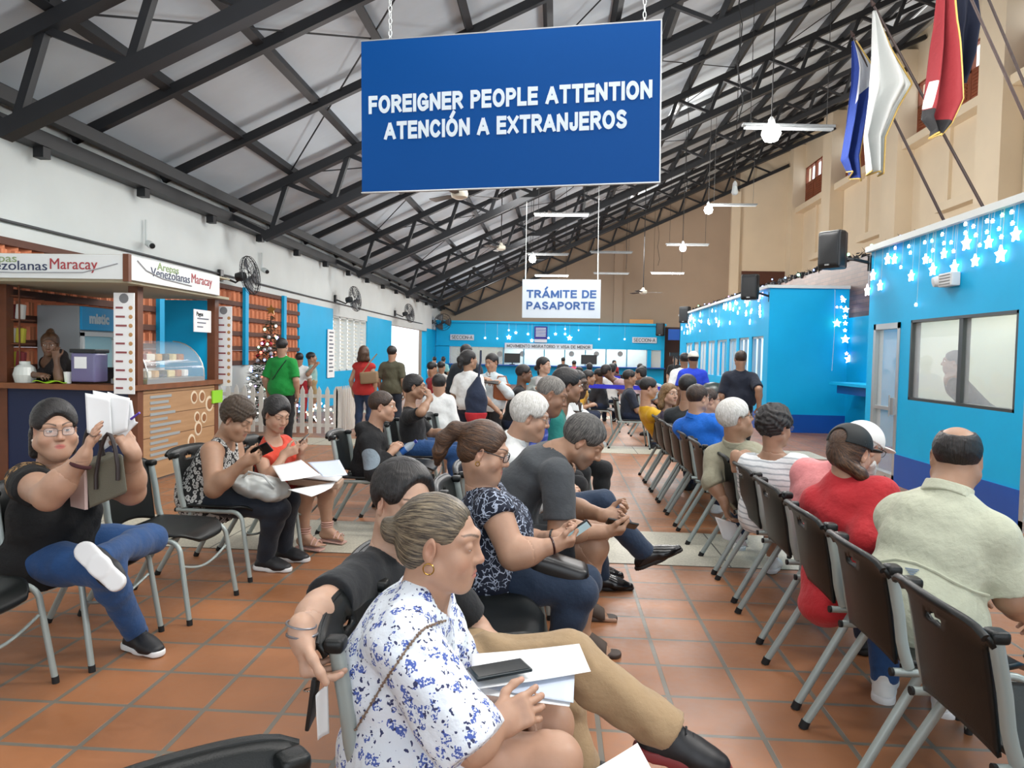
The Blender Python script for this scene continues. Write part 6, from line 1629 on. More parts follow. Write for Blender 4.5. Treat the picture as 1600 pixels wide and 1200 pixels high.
def info(nm, J):
    L = lambda a, b: round(float(np.linalg.norm(J[a]-J[b])), 2)
    print('BONES', nm, 'torso', L('pel', 'nb'), 'neck', L('nb', 'head'), 'uaR', L('sR', 'eR'), 'faR', L('eR', 'wR'), 'uaL', L('sL', 'eL'), 'faL', L('eL', 'wL'), 'thR', L('hR', 'kR'), 'shR', L('kR', 'aR'), 'thL', L('hL', 'kL'), 'shL', L('kL', 'aL'), 'hip', [round(float(q), 2) for q in J['pel']])

# ------------------------------------------------------------------ the middle row
J = pose(at(630, 1152, 1.76), 0, s=.96, female=True, nb=at(668, 922, 1.75), mid=at(612, 1036, 1.76), head=at(688, 848, 1.74), pitch=6, yaw=-4,
    eR=at(738, 1165, 1.55), handR=at(776, 1130, 1.60), hdR=(.9, .28, .35), hnR=(-.3, .8, -.5), eL=at(735, 1120, 1.98), handL=at(772, 1118, 1.82), hdL=(.95, -.25, .1), hnL=(-.2, -.6, -.75),
    kR=at(868, 1188, 1.62), kL=at(860, 1130, 1.88), ankR=(.05, 1.62, .085), ankL=(.06, 1.90, .085))
info('floral', J)
fl_m = floral(); pf_ = []
for sd in 'RL': pf_.append((J['s'+sd]+(J['e'+sd]-J['s'+sd])*.25, J['s'+sd]+(J['e'+sd]-J['s'+sd])*.80, .066, .078, .04))
o = person('woman with dark blonde bun in white blouse with blue flowers', J, SK['light'], top=dict(mat=fl_m, sleeve=.98, flare=.03, g=.013, fold=.006, foldf=34, neck=.066, neckf=.03, extra=pf_, hem=-.10, skirting=True, name='blouse'),
    bottom=dict(mat=fl_m, kind='skirt', len=.50, name='skirt'), shoes=SHOE_B, hair=dict(style='bun', mat=H_blond, thick=.004, hairline=.078, bun=(0, -.128, .012), bunr=.032, rise=.004, extra=[((0, -.10, .03), (0, -.12, .015), .03, .02)]),
    face=dict(lid=-.0035, nose=.92, lips=1.05, lip=(.50, .20, .17), brow=(.045, .03, .022), browam=.8), res=NEAR, bust=.9, hands=('relaxed', 'relaxed'), look=(0, -12), name='person')
hd_ = J['head']; Rr = J['Rh']; e_ = hd_+(Rr[0]*.083-Rr[1]*.004-Rr[2]*.043)
torus(e_, Rr[0], .013, .0016, mat('gold', '#b8924a', .25, 1.0), 'earring', o)
for k in range(2): torus(J['wR']-J['hdR']*(.006+.03*k), unit(J['hdR']+V3(0, .25, .2*k)), .032, .0016, mat('red_thread', '#a01620', .7), 'bracelet', o)
torus(J['head']+Rr[1]*-.108+Rr[2]*.013, Rr[1], .019, .004, mat('hair_tie', '#1d3a40', .7), 'hair_tie', o)
bl = kid(o, 'blouse'); pts = [surf([bl], u, v, .005) for u, v in ((694, 970), (676, 977), (660, 985), (646, 1000), (632, 1020), (618, 1042), (604, 1062), (590, 1084), (576, 1108), (560, 1136), (546, 1160))]
b = MB(); pts = [p[0] for p in pts if p]
for p, q in zip(pts, pts[1:]):
    for k in range(4): b.box(p.lerp(q, (k+.5)/4), (.008, .005, .004), (k*1.3, k*.7, .5), .001)
if len(pts) > 2: b.tube(pts, .0022, 5)
tag(b.build('bag_strap', mat('chain_bronze', '#8d7a6a', .35, .7)), 'thin chain strap crossing the back of the floral blouse', 'strap')

J = pose(at(655, 1030, 2.26), 0, s=1.0, nb=at(606, 868, 2.22), mid=at(622, 960, 2.26), head=at(630, 786, 2.18), yaw=-42, pitch=12, roll=-4, sR=at(562, 905, 2.07), sL=at(680, 893, 2.38), eR=at(500, 950, 1.83), handR=at(472, 988, 1.60), hdR=(.16, -.10, -1), hnR=(.9, .35, .1), eL=at(745, 985, 2.45), handL=at(800, 1062, 2.30), hdL=(1, -.2, -.1), hnL=(0, -.3, -1),
    kR=at(892, 1022, 2.16), ankR=at(1042, 1140, 2.10), footR=(.95, -.15, -.12), soleR=(.25, 0, 1), kL=at(872, 1052, 2.40), ankL=(.10, 2.36, .085))
info('blackman', J)
o = person('man in black tee and khaki trousers, arm hanging over a chair back', J, SK['pale'], top=dict(mat=cloth_mat('tee_black', '#14171b'), sleeve=.78, flare=.012, neck=.07, name='tee'), bottom=dict(mat=C_khaki, loose=.020, fold=.0075, name='trousers'), shoes=(mat('shoe_black', '#15161a', .5), mat('sole_red', '#7d2b2c', .6)),
    hair=dict(style='short', mat=H_black, thick=.017, rise=.006, hairline=.104, low=-.06), face=dict(lid=-.002, brow=(.01, .008, .007), stubble=(.12, .08, .06), stubbleam=.3), res=NEAR, hands=('drape', 'relaxed'), look=(0, -20))
for k in range(2): torus(J['wR']-J['hdR']*(-.004+.022*k), unit(V3(.15*k, .1, 1)), .034, .0035-.001*k, mat('bangle_grey', '#8f9096', .3, .8), 'bracelet', o)
torus(J['wR']+J['hdR']*.118+unit(V3(.8, .5, -.1))*.012-V3(0, .03, 0), J['hdR'], .011, .0018, mat('silver_ring', '#c9c3b8', .2, 1), 'ring', o, 16)
p = J['world']['wR']; t = thing('smartphone', 'dark phone hanging from the fingers over the chair back', 'phone', p+V3(.035, -.02, -.145)); MB().box((0, 0, 0), (.010, .068, .12), (0, .12, .1), .004).build('phone_body', M_blackp, t, True)
paper('folded_paper', 'small folded white paper pinched under the hanging hand', [p+V3(.052, -.055, -.12), p+V3(.062, .0, -.12), p+V3(.066, .0, -.235), p+V3(.056, -.05, -.225)], bend=.006)
# the papers and phone on the khaki lap
for k, (c4, lab) in enumerate((([(738, 1022), (905, 1006), (923, 1049), (735, 1078)], 'top blank sheet of the paper stack on the khaki lap'), ([(738, 1060), (898, 1052), (896, 1098), (744, 1072)], 'printed sheet under the blank one on the khaki lap'), ([(742, 1070), (896, 1068), (890, 1104), (750, 1084)], 'lowest white sheet of the stack on the khaki lap'))):
    dz = (.0, .012, .02)[k]; z0 = .648-dz
    paper('paper_sheet', lab, [at_z(u, v, z0+(.0 if i in (0, 3) else -.012)-(.012 if v > 1070 else 0)) for i, (u, v) in enumerate(c4)], mat('printed_paper', '#c4cede', .7) if k == 1 else M_paper, .004)
c = at_z(781, 1046, .657); t = thing('smartphone', 'black phone lying on the paper stack', 'phone', c, math.radians(-62)); MB().box((0, 0, 0), (.072, .15, .009), None, .004).build('phone_body', mat('phone_slate', '#16262b', .3), t, True); MB().box((0, 0, .005), (.062, .138, .001)).build('screen', mat('screen_dark', '#0d1417', .1), t)
paper('paper_sheet', 'white paper corner rising at the bottom edge of the view', [at_z(905, 1215, .66), at_z(996, 1161, .64), at_z(1030, 1225, .62), at_z(930, 1290, .64)], None, .004)

J = pose(at(766, 886, 3.12), 0, s=.97, female=True, nb=at(750, 764, 3.08), mid=at(768, 832, 3.12), head=at(757, 706, 3.05), pitch=16, yaw=-3, sR=at(773, 797, 2.93), eR=at(802, 868, 2.86), handR=at(866, 852, 2.86), hdR=(.95, .25, .18), hnR=(-.2, .6, .75), eL=at(815, 850, 3.32), handL=at(866, 840, 3.12), hdL=(.95, -.3, .15), hnL=(-.2, -.5, .8), kR=at(908, 925, 2.99), kL=at(915, 908, 3.22), ankR=(.02, 3.0, .085), ankL=(.06, 3.24, .085))
info('navy', J)
o = person('woman with brown ponytail, glasses and navy patterned blouse', J, SK['light'], top=dict(mat=squiggle('navy_squiggle', '#10182c', '#a9b4c8'), sleeve=.16, flare=.0, neck=.07, neckf=.025, hem=-.12, skirting=True, fold=.005, name='blouse'), bottom=dict(mat=cloth_mat('trouser_slate', '#1c2e45'), loose=.012), shoes=SHOE_B, fat=1.16, armfat=1.32, bust=1.15, belly=.25,
    hair=dict(style='pony', mat=H_auburn, thick=.012, rise=.01, hairline=.075, tail=[(0, -.105, .065, .034), (0, -.150, .055, .034), (0, -.185, .0, .036), (0, -.19, -.06, .030), (0, -.185, -.11, .016)]), face=dict(fat=.5, lid=-.003, lip=(.42, .16, .15)), glasses=dict(frame='#101014', rect=True, r=.020, thin=.002), res=NEAR, hands=('hold', 'hold'), look=(0, -20), handkw=({}, {}))
torus(J['wR']-J['hdR']*.008, J['hdR'], .033, .005, mat('beads_dark', '#3a1c1a', .3), 'bracelet', o); torus(J['wL']-J['hdL']*.008, J['hdL'], .033, .005, mat('watch_black', '#0f1012', .3), 'wristband', o)
e_ = J['head']+(J['Rh'][0]*.083-J['Rh'][1]*.004-J['Rh'][2]*.043)*1; torus(e_, J['Rh'][0], .009, .002, mat('gold', '#b8924a', .25, 1.0), 'earring', o)
phone(J, 'R', 'phone with a lit screen held by the woman in the navy blouse', .7)
c = at(872, 888, 2.98); hb = thing('handbag', 'black handbag in the lap of the woman in the navy blouse', 'bag', c); MB().box((0, .05, -.02), (.26, .16, .11), (0, .28, 0), .045, 4).build('bag_body', mat('leather_black', '#121214', .35), hb, True); MB().tube([(-.10, .05, .04), (-.16, .04, .12), (-.22, .06, .22)], .010, 6).build('strap', mat('leather_black', '#121214', .35), hb, True)

J = pose(at(797, 838, 3.64), 0, s=1.03, nb=at(869, 706, 3.60), mid=at(805, 770, 3.63), head=at(911, 690, 3.58), pitch=36, yaw=-4, sR=at(872, 745, 3.42), eR=at(874, 830, 3.36), handR=at(944, 831, 3.40), hdR=(.97, .22, .05), hnR=(-.1, .5, .8), eL=at(885, 790, 3.86), handL=at(945, 806, 3.68), hdL=(.97, -.15, .12), hnL=(-.1, -.5, .8), kR=at(930, 855, 3.46), ankR=(.15, 3.46, .085), kL=at(935, 830, 3.88), ankL=(.17, 3.92, .085), footR=(1, -.12, 0), footL=(1, 0, 0))
info('grey', J)
o = person('man in charcoal tee and shorts bending over his phone', J, SK['tan'], top=dict(mat=C_grey, sleeve=.80, flare=.014, neck=.080, neckf=.035, hem=-.06, name='tee'), bottom=dict(mat=cloth_mat('shorts_grey', '#2f3236'), len=.80, loose=.02, name='shorts'), hair=dict(style='short', mat=H_grey, thick=.015, rise=.006, hairline=.070, low=-.07), fat=1.06, armfat=1.12,
    face=dict(lid=-.004, stubble=(.16, .13, .11), stubbleam=.5, nose=1.05), res=NEAR, hands=('hold', 'hold'), look=(0, -25), toes=True)
for sd in 'RL':
    fd, fu, lat = foot_axes(J, sd); a = J['a'+sd]; S = SDF(); b0 = a-fu*.075
    S.cone(b0-fd*.045, b0+fd*.06, .046, .042, .015, w=lat, sa=.9, sb=1.0, cuts=[(b0+fu*.012, fu), (b0-fu*.012, -fu)]); S.cone(b0+fd*.05, b0+fd*.16, .042, .036, .015, w=lat, sa=1.0, sb=1.2, cuts=[(b0+fu*.012, fu), (b0-fu*.012, -fu)])
    V, Q = S.mesh(.006); sn = np_mesh('sandal', V, Q, mat('sandal_brown', '#3b2d25', .6), o)
    S = SDF(); k0 = .044
    S.cone(a+fd*.03-fu*.02, b0+fd*.115+fu*.012, .045, .036, .02, w=lat, sa=1.0, sb=1.45, cuts=[(b0+fd*.125, fd), (b0, -fu)]); V, Q = S.mesh(.006); np_mesh('strap', V, Q, mat('sandal_strap', '#43362d', .7), sn)
phone(J, 'R', 'phone held low by the man in the charcoal tee', .0, False)

J = pose(at(787, 797, 4.22), 0, s=1.0, nb=at(804, 688, 4.18), head=at(829, 652, 4.15), pitch=14, yaw=0, kR=at(942, 785, 4.10), ankR=at(1006, 862, 4.16), footR=(.88, 0, .42), soleR=(-.4, 0, 1), kL=at(930, 805, 4.42), ankL=(.30, 4.44, .085))
info('white', J)
person('white-haired man with glasses in a white shirt, legs crossed', J, SK['light'], top=dict(mat=C_white, sleeve=1.7, collar=True), bottom=dict(mat=cloth_mat('denim_dark', '#1c2f47'), loose=.014), shoes=SHOE_D, hair=dict(style='short', mat=H_white, thick=.022, rise=.012, hairline=.075), face=dict(fat=.35, lid=-.002, brow=(.45, .42, .4)), glasses=dict(frame='#6d6a66', thin=.0012), res=MID, fat=1.1)
J = pose((-.33, 4.77, .53), 0, s=1.0, nb=at(840, 655, 4.76), head=at(862, 617, 4.74), pitch=24, ankR=(.26, 4.66, .085))
person('balding man in a blue plaid shirt looking down', J, SK['brown'], top=dict(mat=plaid(), sleeve=1.9, collar=True), bottom=dict(mat=C_black, loose=.014), shoes=SHOE_D, hair=dict(style='short', mat=H_salt, thick=.004, hairline=.085), face=dict(fat=.35, lid=-.003), res=MID, fat=1.12)
J = pose((-.26, 5.34, .53), 4, s=1.0, nb=at(874, 640, 5.32), head=at(887, 603, 5.3), pitch=4, yaw=6, handR=at(905, 690, 5.2))
person('black-haired man in a teal shirt seen from behind', J, SK['brown'], top=dict(mat=cloth_mat('tee_teal', '#0f7169'), sleeve=.85, flare=.016), bottom=dict(mat=C_black), shoes=SHOE_B, hair=dict(style='short', mat=H_black, thick=.016, rise=.008), res=MID)
J = pose((.02, 6.24, .53), -45, s=1.0, lean=5, head=at(901, 600, 6.2), nb=at(896, 636, 6.22), yaw=10, pitch=8)
person('dark-skinned man in a white polo beyond the teal shirt', J, SK['deep'], top=dict(mat=C_white, sleeve=.85, collar=True), bottom=dict(mat=C_black), shoes=SHOE_B, hair=dict(style='short', mat=H_black, thick=.006), res=MID)

# ------------------------------------------------------------------ the right row
J = pose(at(1436, 950, 2.70), 64, s=1.03, nb=at(1480, 772, 2.74), head=at(1494, 716, 2.80), yaw=4, pitch=6, sL=at(1402, 806, 2.86), sR=at(1556, 836, 2.64), handR=at(1612, 968, 2.92), eR=at(1578, 935, 2.62), handL=at(1500, 930, 3.15))
info('beige', J)
o = person('bald-topped man in a beige shirt seen from behind', J, SK['tan'], top=dict(mat=cloth_mat('shirt_beige', '#b9bca6', .85, .35), sleeve=.92, flare=.02, g=.014, hem=-.15, skirting=True, collar=True, fold=.005, foldf=22, neck=.075, name='shirt'), bottom=dict(mat=D_blue), shoes=SHOE_W, fat=1.06, armfat=1.08, hair=dict(style='short', mat=hair_mat('hair_balding', '#100e0d', '#2a2320'), thick=.005, low=-.088, hairline=.085, bald=(0, -.045, .150, .066, .088, .080)), res=NEAR, face=dict(fat=.4))
sh_ = kid(o, 'shirt'); h_ = surf([sh_], 1425, 890)
if h_:
    q = Vector(h_[2]).to_track_quat('Z', 'Y'); b = MB()
    for k in range(4): w_ = .022-.005*k; b.box((0, -k*.007, 0), (w_*2, .004, .001))
    bd = b.build('badge', mat('badge_slate', '#5b6f86', .6), o); bd.rotation_mode = 'QUATERNION'; bd.rotation_quaternion = q; bd.location = h_[0]-o.location
    cr = [surf([sh_], u, v, .003) for u, v in ((1375, 878), (1400, 874), (1430, 880), (1460, 893), (1490, 910), (1520, 924), (1545, 930))]
    b = MB(); pp = [x[0]-o.location for x in cr if x]
    if len(pp) > 2: b.tube(pp, .006, 6); b.build('vent_flap', cloth_mat('shirt_beige', '#b9bca6'), sh_, True)
def cap(J, root, m, hole=None, brim=None, name='cap'):
    c, R, s = J['head'], J['Rh'], J['hs']*J['s']**.5; P = lambda x, y, z: c+(R[0]*x+R[1]*y+R[2]*z)*s; S = SDF()
    cut = [(P(0, 0, .028), -unit(R[2]+R[1]*.10))]
    S.ell(P(0, -.014, .040), (.092*s, .114*s, .098*s), R, .01, cuts=cut); S.ell(P(0, -.014, .036), (.086*s, .107*s, .091*s), R, .003, 's')
    if hole: S.ell(P(*hole[:3]), (hole[3]*s,)*3, R, .004, 's')
    V, Q = S.mesh(.0045); o_ = np_mesh(name, V, Q, m, root)
    S = SDF(); S.ell(P(0, .115, .036), (.074*s, .075*s, .010*s), R, .01, cuts=[(P(0, .07, .03), -R[1])]); V, Q = S.mesh(.005); np_mesh('brim', V, Q, brim or m, o_)
    return o_
J = pose((1.39, 3.25, .53), 50, s=.96, female=True, nb=at(1318, 752, 3.32), head=at(1328, 708, 3.32), yaw=-16, pitch=12, handR=at(1352, 790, 3.35), eR=at(1350, 845, 3.1))
info('red', J)
o = person('woman in a red shirt with a braid under a dark cap', J, SK['light'], top=dict(mat=cloth_mat('shirt_red', '#b8242c', .85, .35), sleeve=1.9, g=.018, hem=-.30, skirting=True, collar=True, fold=.006, foldf=26, extra=[(np.array([1.36, 3.2, .50]), np.array([1.22, 3.20, .38]), .15, .10, .06), (np.array([1.26, 3.3, .48]), np.array([1.2, 3.26, .36]), .12, .08, .06)], name='shirt'), bottom=dict(mat=D_navy), shoes=SHOE_B, fat=1.12,
    hair=dict(style='tied', mat=H_auburn, thick=.010, extra=[((.03, -.08, -.05), (.075, -.02, -.085), .036, .030), ((.075, -.02, -.085), (.10, .03, -.13), .026, .027), ((.10, .03, -.13), (.112, .05, -.175), .024, .022), ((.112, .05, -.175), (.118, .062, -.22), .022, .012)]), res=NEAR)
cap(J, o, mat('cap_black', '#15191a', .7), (0, -.125, .062, .046))
J = pose((1.43, 3.93, .53), 38, s=1.03, nb=at(1312, 738, 3.86), head=at(1348, 700, 3.80), yaw=-14, pitch=20, handR=at(1352, 768, 3.62), eR=at(1310, 800, 3.6), hdR=(.9, .3, .3))
o = person('white-bearded man in pink behind the red shirt, with a white cap', J, SK['light'], top=dict(mat=cloth_mat('shirt_pink', '#d98788', .85, .3), sleeve=1.85, g=.018, collar=True, name='shirt'), bottom=dict(mat=cloth_mat('shorts_dark', '#34383c'), len=.95, loose=.02, name='shorts'), shoes=SHOE_W, fat=1.2, hair=[dict(style='short', mat=H_white, thick=.010), dict(style='short', mat=H_white, thick=.0, name='beard', bald=(0, 0, .06, .16, .2, .11), cover_ears=True, extra=[((0, .075, -.085), (0, .085, -.135), .040, .026), ((.05, .03, -.07), (.01, .07, -.11), .026, .034), ((-.05, .03, -.07), (-.01, .07, -.11), .026, .034)])], glasses=dict(frame='#202024'), res=MID)
cap(J, o, mat('cap_white', '#e4e2dc', .7))
phone(J, 'R', 'dark phone in the hand of the white-bearded man in pink', .2, False)
J = pose((1.40, 4.53, .53), 62, s=.97, female=True, nb=at(1207, 711, 4.48), head=at(1211, 668, 4.48), yaw=-34, pitch=4)
o = person('curly-haired woman in a striped white top seen from behind', J, SK['tan'], top=dict(mat=stripes_mat('top_striped', '#e2e4e4', '#aeb4b8', 30), sleeve=.85, flare=.016, g=.016, neck=.10, hem=-.12, skirting=True, name='top'), bottom=dict(mat=cloth_mat('pants_pink', '#c58f88'), len=1.0, loose=.02, name='shorts'), shoes=SHOE_W, fat=1.2, armfat=1.2, hair=dict(style='short', mat=H_curl, thick=.026, rise=.012, low=-.10, slope=.3, folds=(.006, 110, .3)), glasses=dict(frame='#77706a', thin=.0012), res=MID)
J = pose((1.40, 5.08, .53), 72, s=1.02, nb=at(1147, 694, 5.02), head=at(1150, 654, 5.0), yaw=-66, pitch=-12, twist=0, sR=at(1175, 722, 4.95), sL=at(1117, 712, 5.08), eR=at(1172, 716, 4.68), handR=at(1150, 714, 4.60), hdR=(.12, -.25, -.95), hnR=(.5, .8, 0), eL=at(1112, 752, 4.98), handL=at(1132, 786, 4.92), hdL=(.25, 0, -.95), hnL=(.9, -.3, 0))
info('vest', J)
o = person('white-haired man in a khaki vest with an arm over the next chair', J, SK['tan'], top=dict(mat=cloth_mat('vest_khaki', '#9a9680', .85, .3), sleeve=1.15, flare=.012, g=.016, collar=True, name='vest'), bottom=dict(mat=D_navy), shoes=SHOE_W, fat=1.1, hair=dict(style='short', mat=H_white, thick=.02, rise=.012, hairline=.062, low=-.10), glasses=dict(frame='#2a2420'), res=(.010, .004, .0045), hands=('fist', 'relaxed'), face=dict(fat=.3))
p = J['world']['wL']+J['hdL']*.15; paper('paper_sheet', 'white sheet held low behind the chair by the vest man', [p+V3(-.10, 0, .05), p+V3(.05, .03, .0), p+V3(.14, .03, -.16), p+V3(-.04, 0, -.10)], bend=.01)
J = pose((1.37, 6.43, .53), 52, s=1.0, nb=at(1085, 651, 6.4), head=at(1091, 622, 6.4), yaw=-18)
person('man in a bright blue shirt seen from behind in the right row', J, SK['light'], top=dict(mat=cloth_mat('shirt_blue', '#1269cf', .85, .3), sleeve=.9, flare=.014, g=.016, collar=True), bottom=dict(mat=D_navy), shoes=SHOE_W, hair=dict(style='short', mat=H_brown, thick=.008), glasses=dict(frame='#202024'), res=MID, fat=1.05)
J = pose((1.42, 6.98, .53), 40, s=1.0, head=at(1108, 626, 6.95), yaw=-30, nb=at(1104, 660, 6.97))
person('person in white with glasses beyond the bright blue shirt', J, SK['light'], top=dict(mat=C_white, sleeve=.8), bottom=dict(mat=D_navy), shoes=SHOE_W, hair=dict(style='short', mat=H_brown, thick=.008), glasses=dict(frame='#202024'), res=MID)
J = pose((1.38, 7.53, .53), 62, s=1.0, head=at(1075, 604, 7.5), nb=at(1071, 637, 7.5))
person('black-haired man in a dark top, back turned, in the right row', J, SK['tan'], top=dict(mat=cloth_mat('tee_ink', '#23282b'), sleeve=.8), bottom=dict(mat=D_navy), shoes=SHOE_B, hair=dict(style='short', mat=H_black, thick=.016), res=MID)
J = pose((1.36, 8.07, .53), 20, s=.96, female=True, head=at(1046, 616, 8.0), nb=at(1041, 646, 8.02), yaw=-78)
person('honey-haired woman in purple looking back over her shoulder', J, SK['pale'], top=dict(mat=cloth_mat('top_mauve', '#5a5063'), sleeve=.9), bottom=dict(mat=D_navy), shoes=SHOE_B, hair=dict(style='long', mat=H_honey, thick=.012, len=-.16, hairline=.07), res=MID)
J = pose((1.30, 8.62, .53), 8, s=1.0, head=at(1014, 606, 8.55), nb=at(1007, 638, 8.57), yaw=-6, pitch=8)
person('man in a yellow tee in profile in the right row', J, SK['light'], top=dict(mat=cloth_mat('tee_yellow', '#d3a413'), sleeve=.8), bottom=dict(mat=C_black), shoes=SHOE_B, hair=dict(style='short', mat=H_black, thick=.012), res=MID)

# ------------------------------------------------------------------ the left row
J = pose(at(78, 862, 3.27), -14, s=.99, female=True, nb=at(80, 738, 3.2), head=at(86, 672, 3.12), yaw=-30, pitch=2, roll=2, sR=at(42, 752, 3.04), eR=at(76, 775, 2.80), handR=at(130, 716, 2.78), hdR=(.30, .12, .95), hnR=(.75, .6, -.2), sL=at(150, 745, 3.30), eL=at(205, 768, 3.12), handL=at(207, 706, 2.98), hdL=(-.40, -.25, .85), hnL=(-.75, .3, -.45),
    kR=at(168, 892, 3.02), ankR=(-1.98, 3.26, .085), footR=(.92, -.38, 0), kL=at(236, 842, 3.46), ankL=at(156, 872, 2.90), footL=(.75, -.08, -.62), soleL=(-.15, .95, -.25))
info('jeans', J)
pm = patched('tee_leopard', '#0f0f10', '#a07d4e', [(J['sR']-np.array([J['pel'][0], J['pel'][1], 0])+V3(0, 0, .01), .10), (J['sL']-np.array([J['pel'][0], J['pel'][1], 0]), .10)], 'leopard')
o = person('woman in black top with leopard shoulders holding up papers', J, SK['light'], top=dict(mat=pm, sleeve=.42, flare=.008, neck=.085, neckf=.03, hem=-.08, skirting=True, name='top'), bottom=dict(mat=D_blue, loose=.006), shoes=SHOE_K, fat=1.24, armfat=1.3, bust=1.2, belly=.3, hair=dict(style='tied', mat=H_black, thick=.018, rise=.012, hairline=.082, extra=[((.062, -.05, -.02), (.07, -.07, -.11), .034, .026), ((-.062, -.05, -.02), (-.07, -.07, -.11), .034, .026), ((0, -.10, .02), (0, -.12, -.05), .045, .04)]), face=dict(fat=.9, lid=.001, lip=(.45, .10, .09), nail=(.12, .03, .05)), glasses=dict(frame='#4a4648', rect=True, thin=.0012, r=.022), res=NEAR, hands=('open', 'hold'), look=(4, -4))
for g_ in (1, -1): MB().sph(J['head']+(J['Rh'][0]*g_*.086-J['Rh'][2]*.040), .007, 10).build('earring', mat('pearl', '#d9d2c4', .2), o, True)
w_ = J['wR']; torus(w_-J['hdR']*.03, J['hdR'], .034, .008, mat('scrunchie', '#3a1216', .8), 'bracelet', o)
for k, (cs, lab) in enumerate((([(133, 614), (172, 622), (176, 690), (136, 676)], 'white sheet at the left of the fan of papers held up'), ([(145, 610), (203, 622), (199, 672), (150, 690)], 'middle white sheet of the papers held up'), ([(168, 612), (206, 626), (212, 662), (176, 704)], 'right white sheet of the papers held up'), ([(160, 640), (216, 660), (200, 676), (160, 705)], 'lowest white sheet of the papers held up'))):
    paper('paper_sheet', lab, [at(u, v, 2.93+.012*k) for u, v in cs], None, .004)
pn = at(218, 645, 2.93); tag(MB().tube([pn, pn+V3(-.05, .02, -.03)], .005, 8).build('pen', mat('pen_violet', '#5b3fb0', .4)), 'violet pen held with the papers by the woman in leopard shoulders', 'pen')
# grey handbag with pale sides
Yb = 2.86; q = lambda u, v, d=0: at(u, v, Yb+d); bc = Vector(q(155, 755)); t = thing('handbag', 'olive grey handbag with pale pink ends on the arms of the woman with papers', 'bag', bc)
L_ = lambda u, v, d=0: Vector(q(u, v, d))-bc
b = MB(); fr_ = [L_(135, 728), L_(192, 708), L_(200, 770), L_(140, 795)]; bk_ = [L_(118, 722, .17), L_(172, 704, .17), L_(188, 768, .17), L_(128, 788, .17)]
vs = [b.bm.verts.new(p) for p in fr_+bk_]
for f in ((0,1,2,3), (7,6,5,4), (1,5,6,2), (3,2,6,7), (0,4,5,1)): b.bm.faces.new([vs[i] for i in f])
bb = b.build('bag_body', mat('bag_olive', '#5f5c4e', .5, bump=.1, bscale=200), t); md = bb.modifiers.new('bevel', 'BEVEL'); md.width = .012; md.segments = 3
b = MB(); vs = [b.bm.verts.new(p) for p in (fr_[0]+Vector((-.004, 0, 0)), bk_[0]+Vector((-.03, 0, 0)), bk_[3]+Vector((-.045, 0, -.01)), fr_[3]+Vector((-.014, 0, -.004)))]; b.bm.faces.new(vs); b.build('end_panel', mat('bag_pink', '#c7ada6', .55), t, False, .012)
for (ua, va, ub, vb, um, vm, d) in ((150, 742, 184, 728, 168, 678, -.012), (128, 722, 162, 712, 142, 665, .10)):
    b = MB(); A_, B_, M_ = L_(ua, va, d), L_(ub, vb, d), L_(um, vm, d); b.tube([A_+Vector((0, 0, -.06)), A_]+[A_.lerp(B_, k/8)+(M_-A_.lerp(B_, .5))*math.sin(math.pi*k/8)**.8 for k in range(1, 8)]+[B_, B_+Vector((0, 0, -.06))], .0085, 8); b.build('handle', mat('leather_brown', '#2a2120', .5), t, True)

J = pose(at(324, 772, 4.60), -6, s=1.0, female=True, nb=at(348, 690, 4.54), head=at(371, 655, 4.50), pitch=28, yaw=-6, sR=at(331, 706, 4.36), eR=at(334, 764, 4.24), handR=at(382, 722, 4.24), hdR=(.92, .1, .35), hnR=(-.2, .8, .3), handL=at(388, 716, 4.52), hdL=(.92, -.25, .3), hnL=(-.2, -.7, .5), kR=at(436, 795, 4.48), kL=at(452, 782, 4.72), ankR=(-1.88, 4.55, .085), ankL=(-1.84, 4.78, .085))
info('pattern', J)
o = person('short-haired woman in a black and white sleeveless top with phone', J, SK['tan'], top=dict(mat=rings('ring_print'), sleeve=0, neck=.075, hem=-.10, skirting=True, name='top'), bottom=dict(mat=cloth_mat('trouser_ink', '#141c28')), shoes=SHOE_K, fat=1.1, armfat=1.25, bust=1.0, belly=.2, hair=dict(style='short', mat=hair_mat('hair_highlights', '#1a120d', '#5f4931', stretch=(1, 1, 1)), thick=.024, rise=.014, hairline=.070, folds=(.003, 150, .3)), face=dict(fat=.3, lid=-.004), res=(.0095, .004, .0042), hands=('hold', 'hold'))
phone(J, 'R', 'phone held by the woman in the black and white top', .2, False, .02)
c = at(405, 762, 4.45); hb = thing('handbag', 'silver white slouchy handbag in the lap of the patterned-top woman', 'bag', c); S = SDF(); S.ell((0, .05, -.01), (.17, .13, .075), None, .03); S.ell((-.10, .0, .03), (.08, .1, .05), None, .05); S.ell((.10, .02, -.04), (.08, .1, .05), None, .04); V, Q = S.mesh(.009, (.006, 36, .4)); np_mesh('bag_body', V, Q, mat('bag_silver', '#b5b9b6', .35, .2), hb); MB().tube([(-.10, -.04, .06), (-.04, -.07, .11), (.06, -.07, .09), (.12, -.06, .02)], .009, 6).build('strap', mat('bag_silver', '#b5b9b6', .35, .2), hb, True)
J = pose((-2.06, 5.18, .52), -14, s=.96, female=True, nb=at(424, 688, 5.12), head=at(433, 648, 5.08), yaw=-24, pitch=22, handR=at(446, 708, 4.95), hdR=(.9, .15, .3), hnR=(-.2, .7, .5), handL=at(470, 705, 5.12), hdL=(.5, -.6, .4), hnL=(-.6, -.1, .6), kR=at(478, 775, 5.02), kL=at(512, 768, 5.22), ankR=(-1.80, 5.05, .11), ankL=(-1.70, 5.26, .11))
info('redw', J)
